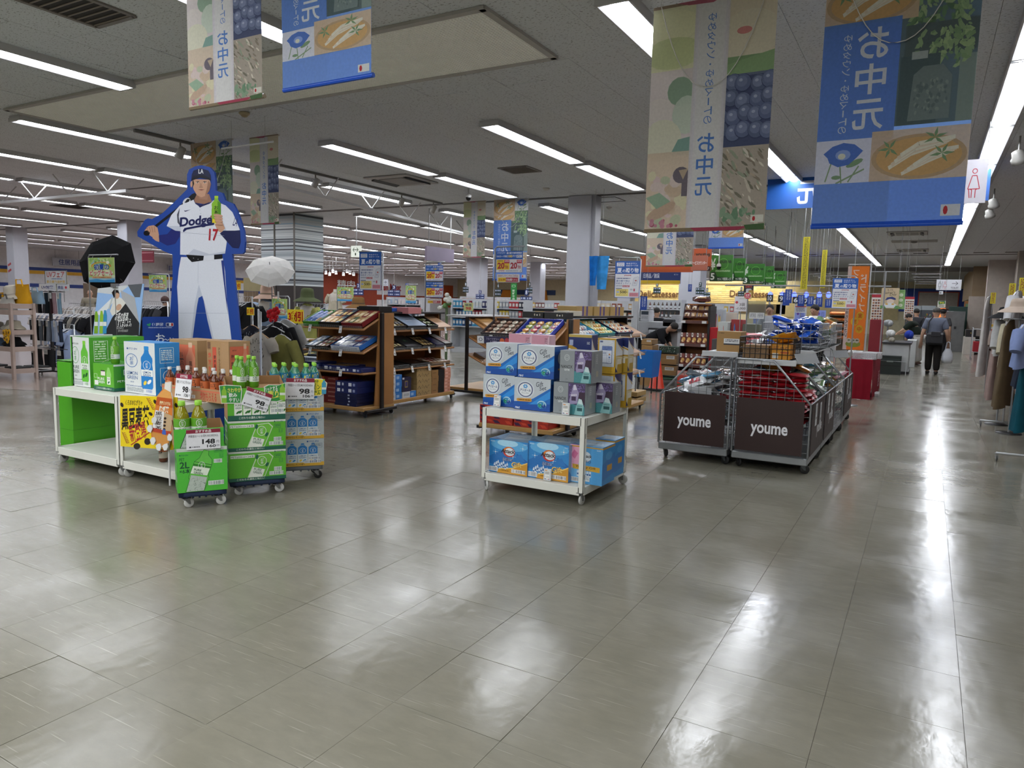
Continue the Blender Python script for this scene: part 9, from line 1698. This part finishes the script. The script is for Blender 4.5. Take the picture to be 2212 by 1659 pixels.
pm,PJ=person('man in a grey-blue polo shirt and dark trousers, walking away with a shoulder bag',mx.x,mx.y,mh*.985,PI,'6a7080','1f1c1a','4a4845',stride=.05,arms=((.16,.03,.62,.175,-.02,.47),(-.16,.03,.62,-.18,-.02,.47)),hair=.92,sleeve=.5)
o=thing('shoulder_bag','black shoulder bag on the back of the walking man','bag',(mx.x+.02,mx.y-.2,.72)); B().box(-.2,-.06,0,.2,.06,.3,M('14141a',.5,0,.05),.05).obj('bag_body',o); B().box(-.1,-.075,.2,.1,-.06,.32,M('1b1b22',.4),.02).obj('pocket',o); B().tube([(-.19,0,.26),(-.17,.08,.55),(-.1,.13,.66)],.017,M('14141a',.5),6).obj('strap',o)
hd=pm.matrix_world@Vector((0,0,0)); 
o=thing('plastic_bag','white plastic shopping bag carried in the walking man\'s right hand','bag',(mx.x+.3,mx.y-.02,.28)); b=B(); b.lathe([(.02,.0),(.1,.01),(.125,.1),(.11,.24),(.05,.36)],M('c4c6cc',.3,0,.06,12,.4,20),14,(0,0,0),True,1,.6); b.tube([(-.05,0,.34),(-.03,0,.5),(0,0,.52)],.014,M('c4c6cc',.3),6); b.tube([(.05,0,.34),(.03,0,.5),(0,0,.52)],.014,M('c4c6cc',.3),6); b.obj('bag_body',o)
w_=at(1985,788,0); person('woman in a dark green top and white trousers bending over a counter',w_.x-.05,w_.y,1.52,-PI/2-.3,'1f2620','b4b0aa',lean=.5,arms=((.14,-.18,.66,.1,-.3,.6),(-.14,-.18,.66,-.1,-.3,.6)),sleeve=.6,shoe='4a2a20')
p=aty(1980,678,26); person('person with black hair behind the bending woman',p.x,26,1.6,PI,'3a3a3e','2a2a2c'); p=aty(2037,680,27.5); person('person in a black hat beyond the walking man',p.x,27.5,1.6,PI-.3,'4a4a4c','2a2a2c',hatc='141416')
p=aty(1768,662,15.6); person('checkout assistant in a white shirt and black apron, looking down',p.x,15.6,p.z/.985,-.5,'b9bcc2','1b1b1d',arms=((.15,-.06,.63,.06,-.16,.6),(-.15,-.06,.63,-.06,-.16,.6)),sleeve=1.4,apron='1b1b1e',lean=.14)
p=aty(1419,668,16.5); person('assistant with dark hair seen from behind at the service counter',p.x,16.5,p.z/.985,PI-.4,'1d1d20','1b1b1d',sleeve=1.4); p=aty(1449,712,13.9); person('assistant bending down beside the snack display',p.x-.5,13.9,1.48,PI/2,'1d1d20','1b1b1d',lean=1.05,arms=((.14,-.2,.6,.1,-.3,.5),(-.14,-.2,.6,-.1,-.3,.5)),sleeve=1.4)
p=aty(1664,662,17.); person('assistant in white behind the checkout screens',p.x,17.0,p.z/.985,0,'b9bcc2','1b1b1d',arms=((.15,-.06,.66,.16,-.16,.78),(-.15,-.06,.63,-.06,-.16,.6)),sleeve=1.4)
p=aty(194,628,13.2); person('bald man in a checked shirt behind the clothes, far left',p.x,13.2,p.z/.985,.9,'8f8878','3a3a3c',hair=0,sleeve=1.4); p=aty(356,645,10.8); person('woman with long brown hair left of the standee',p.x,10.8,p.z/.985,PI,'2a2a2c','1b1b1d','3a2018',hair=1.25,sleeve=1.4)
# ---------------------------------------------------------------- the pattern bottles themselves are not part of the scene
for _p in (bG,bL,bB,b2):
    for _c in list(_p.children): bpy.data.objects.remove(_c)
    bpy.data.objects.remove(_p)
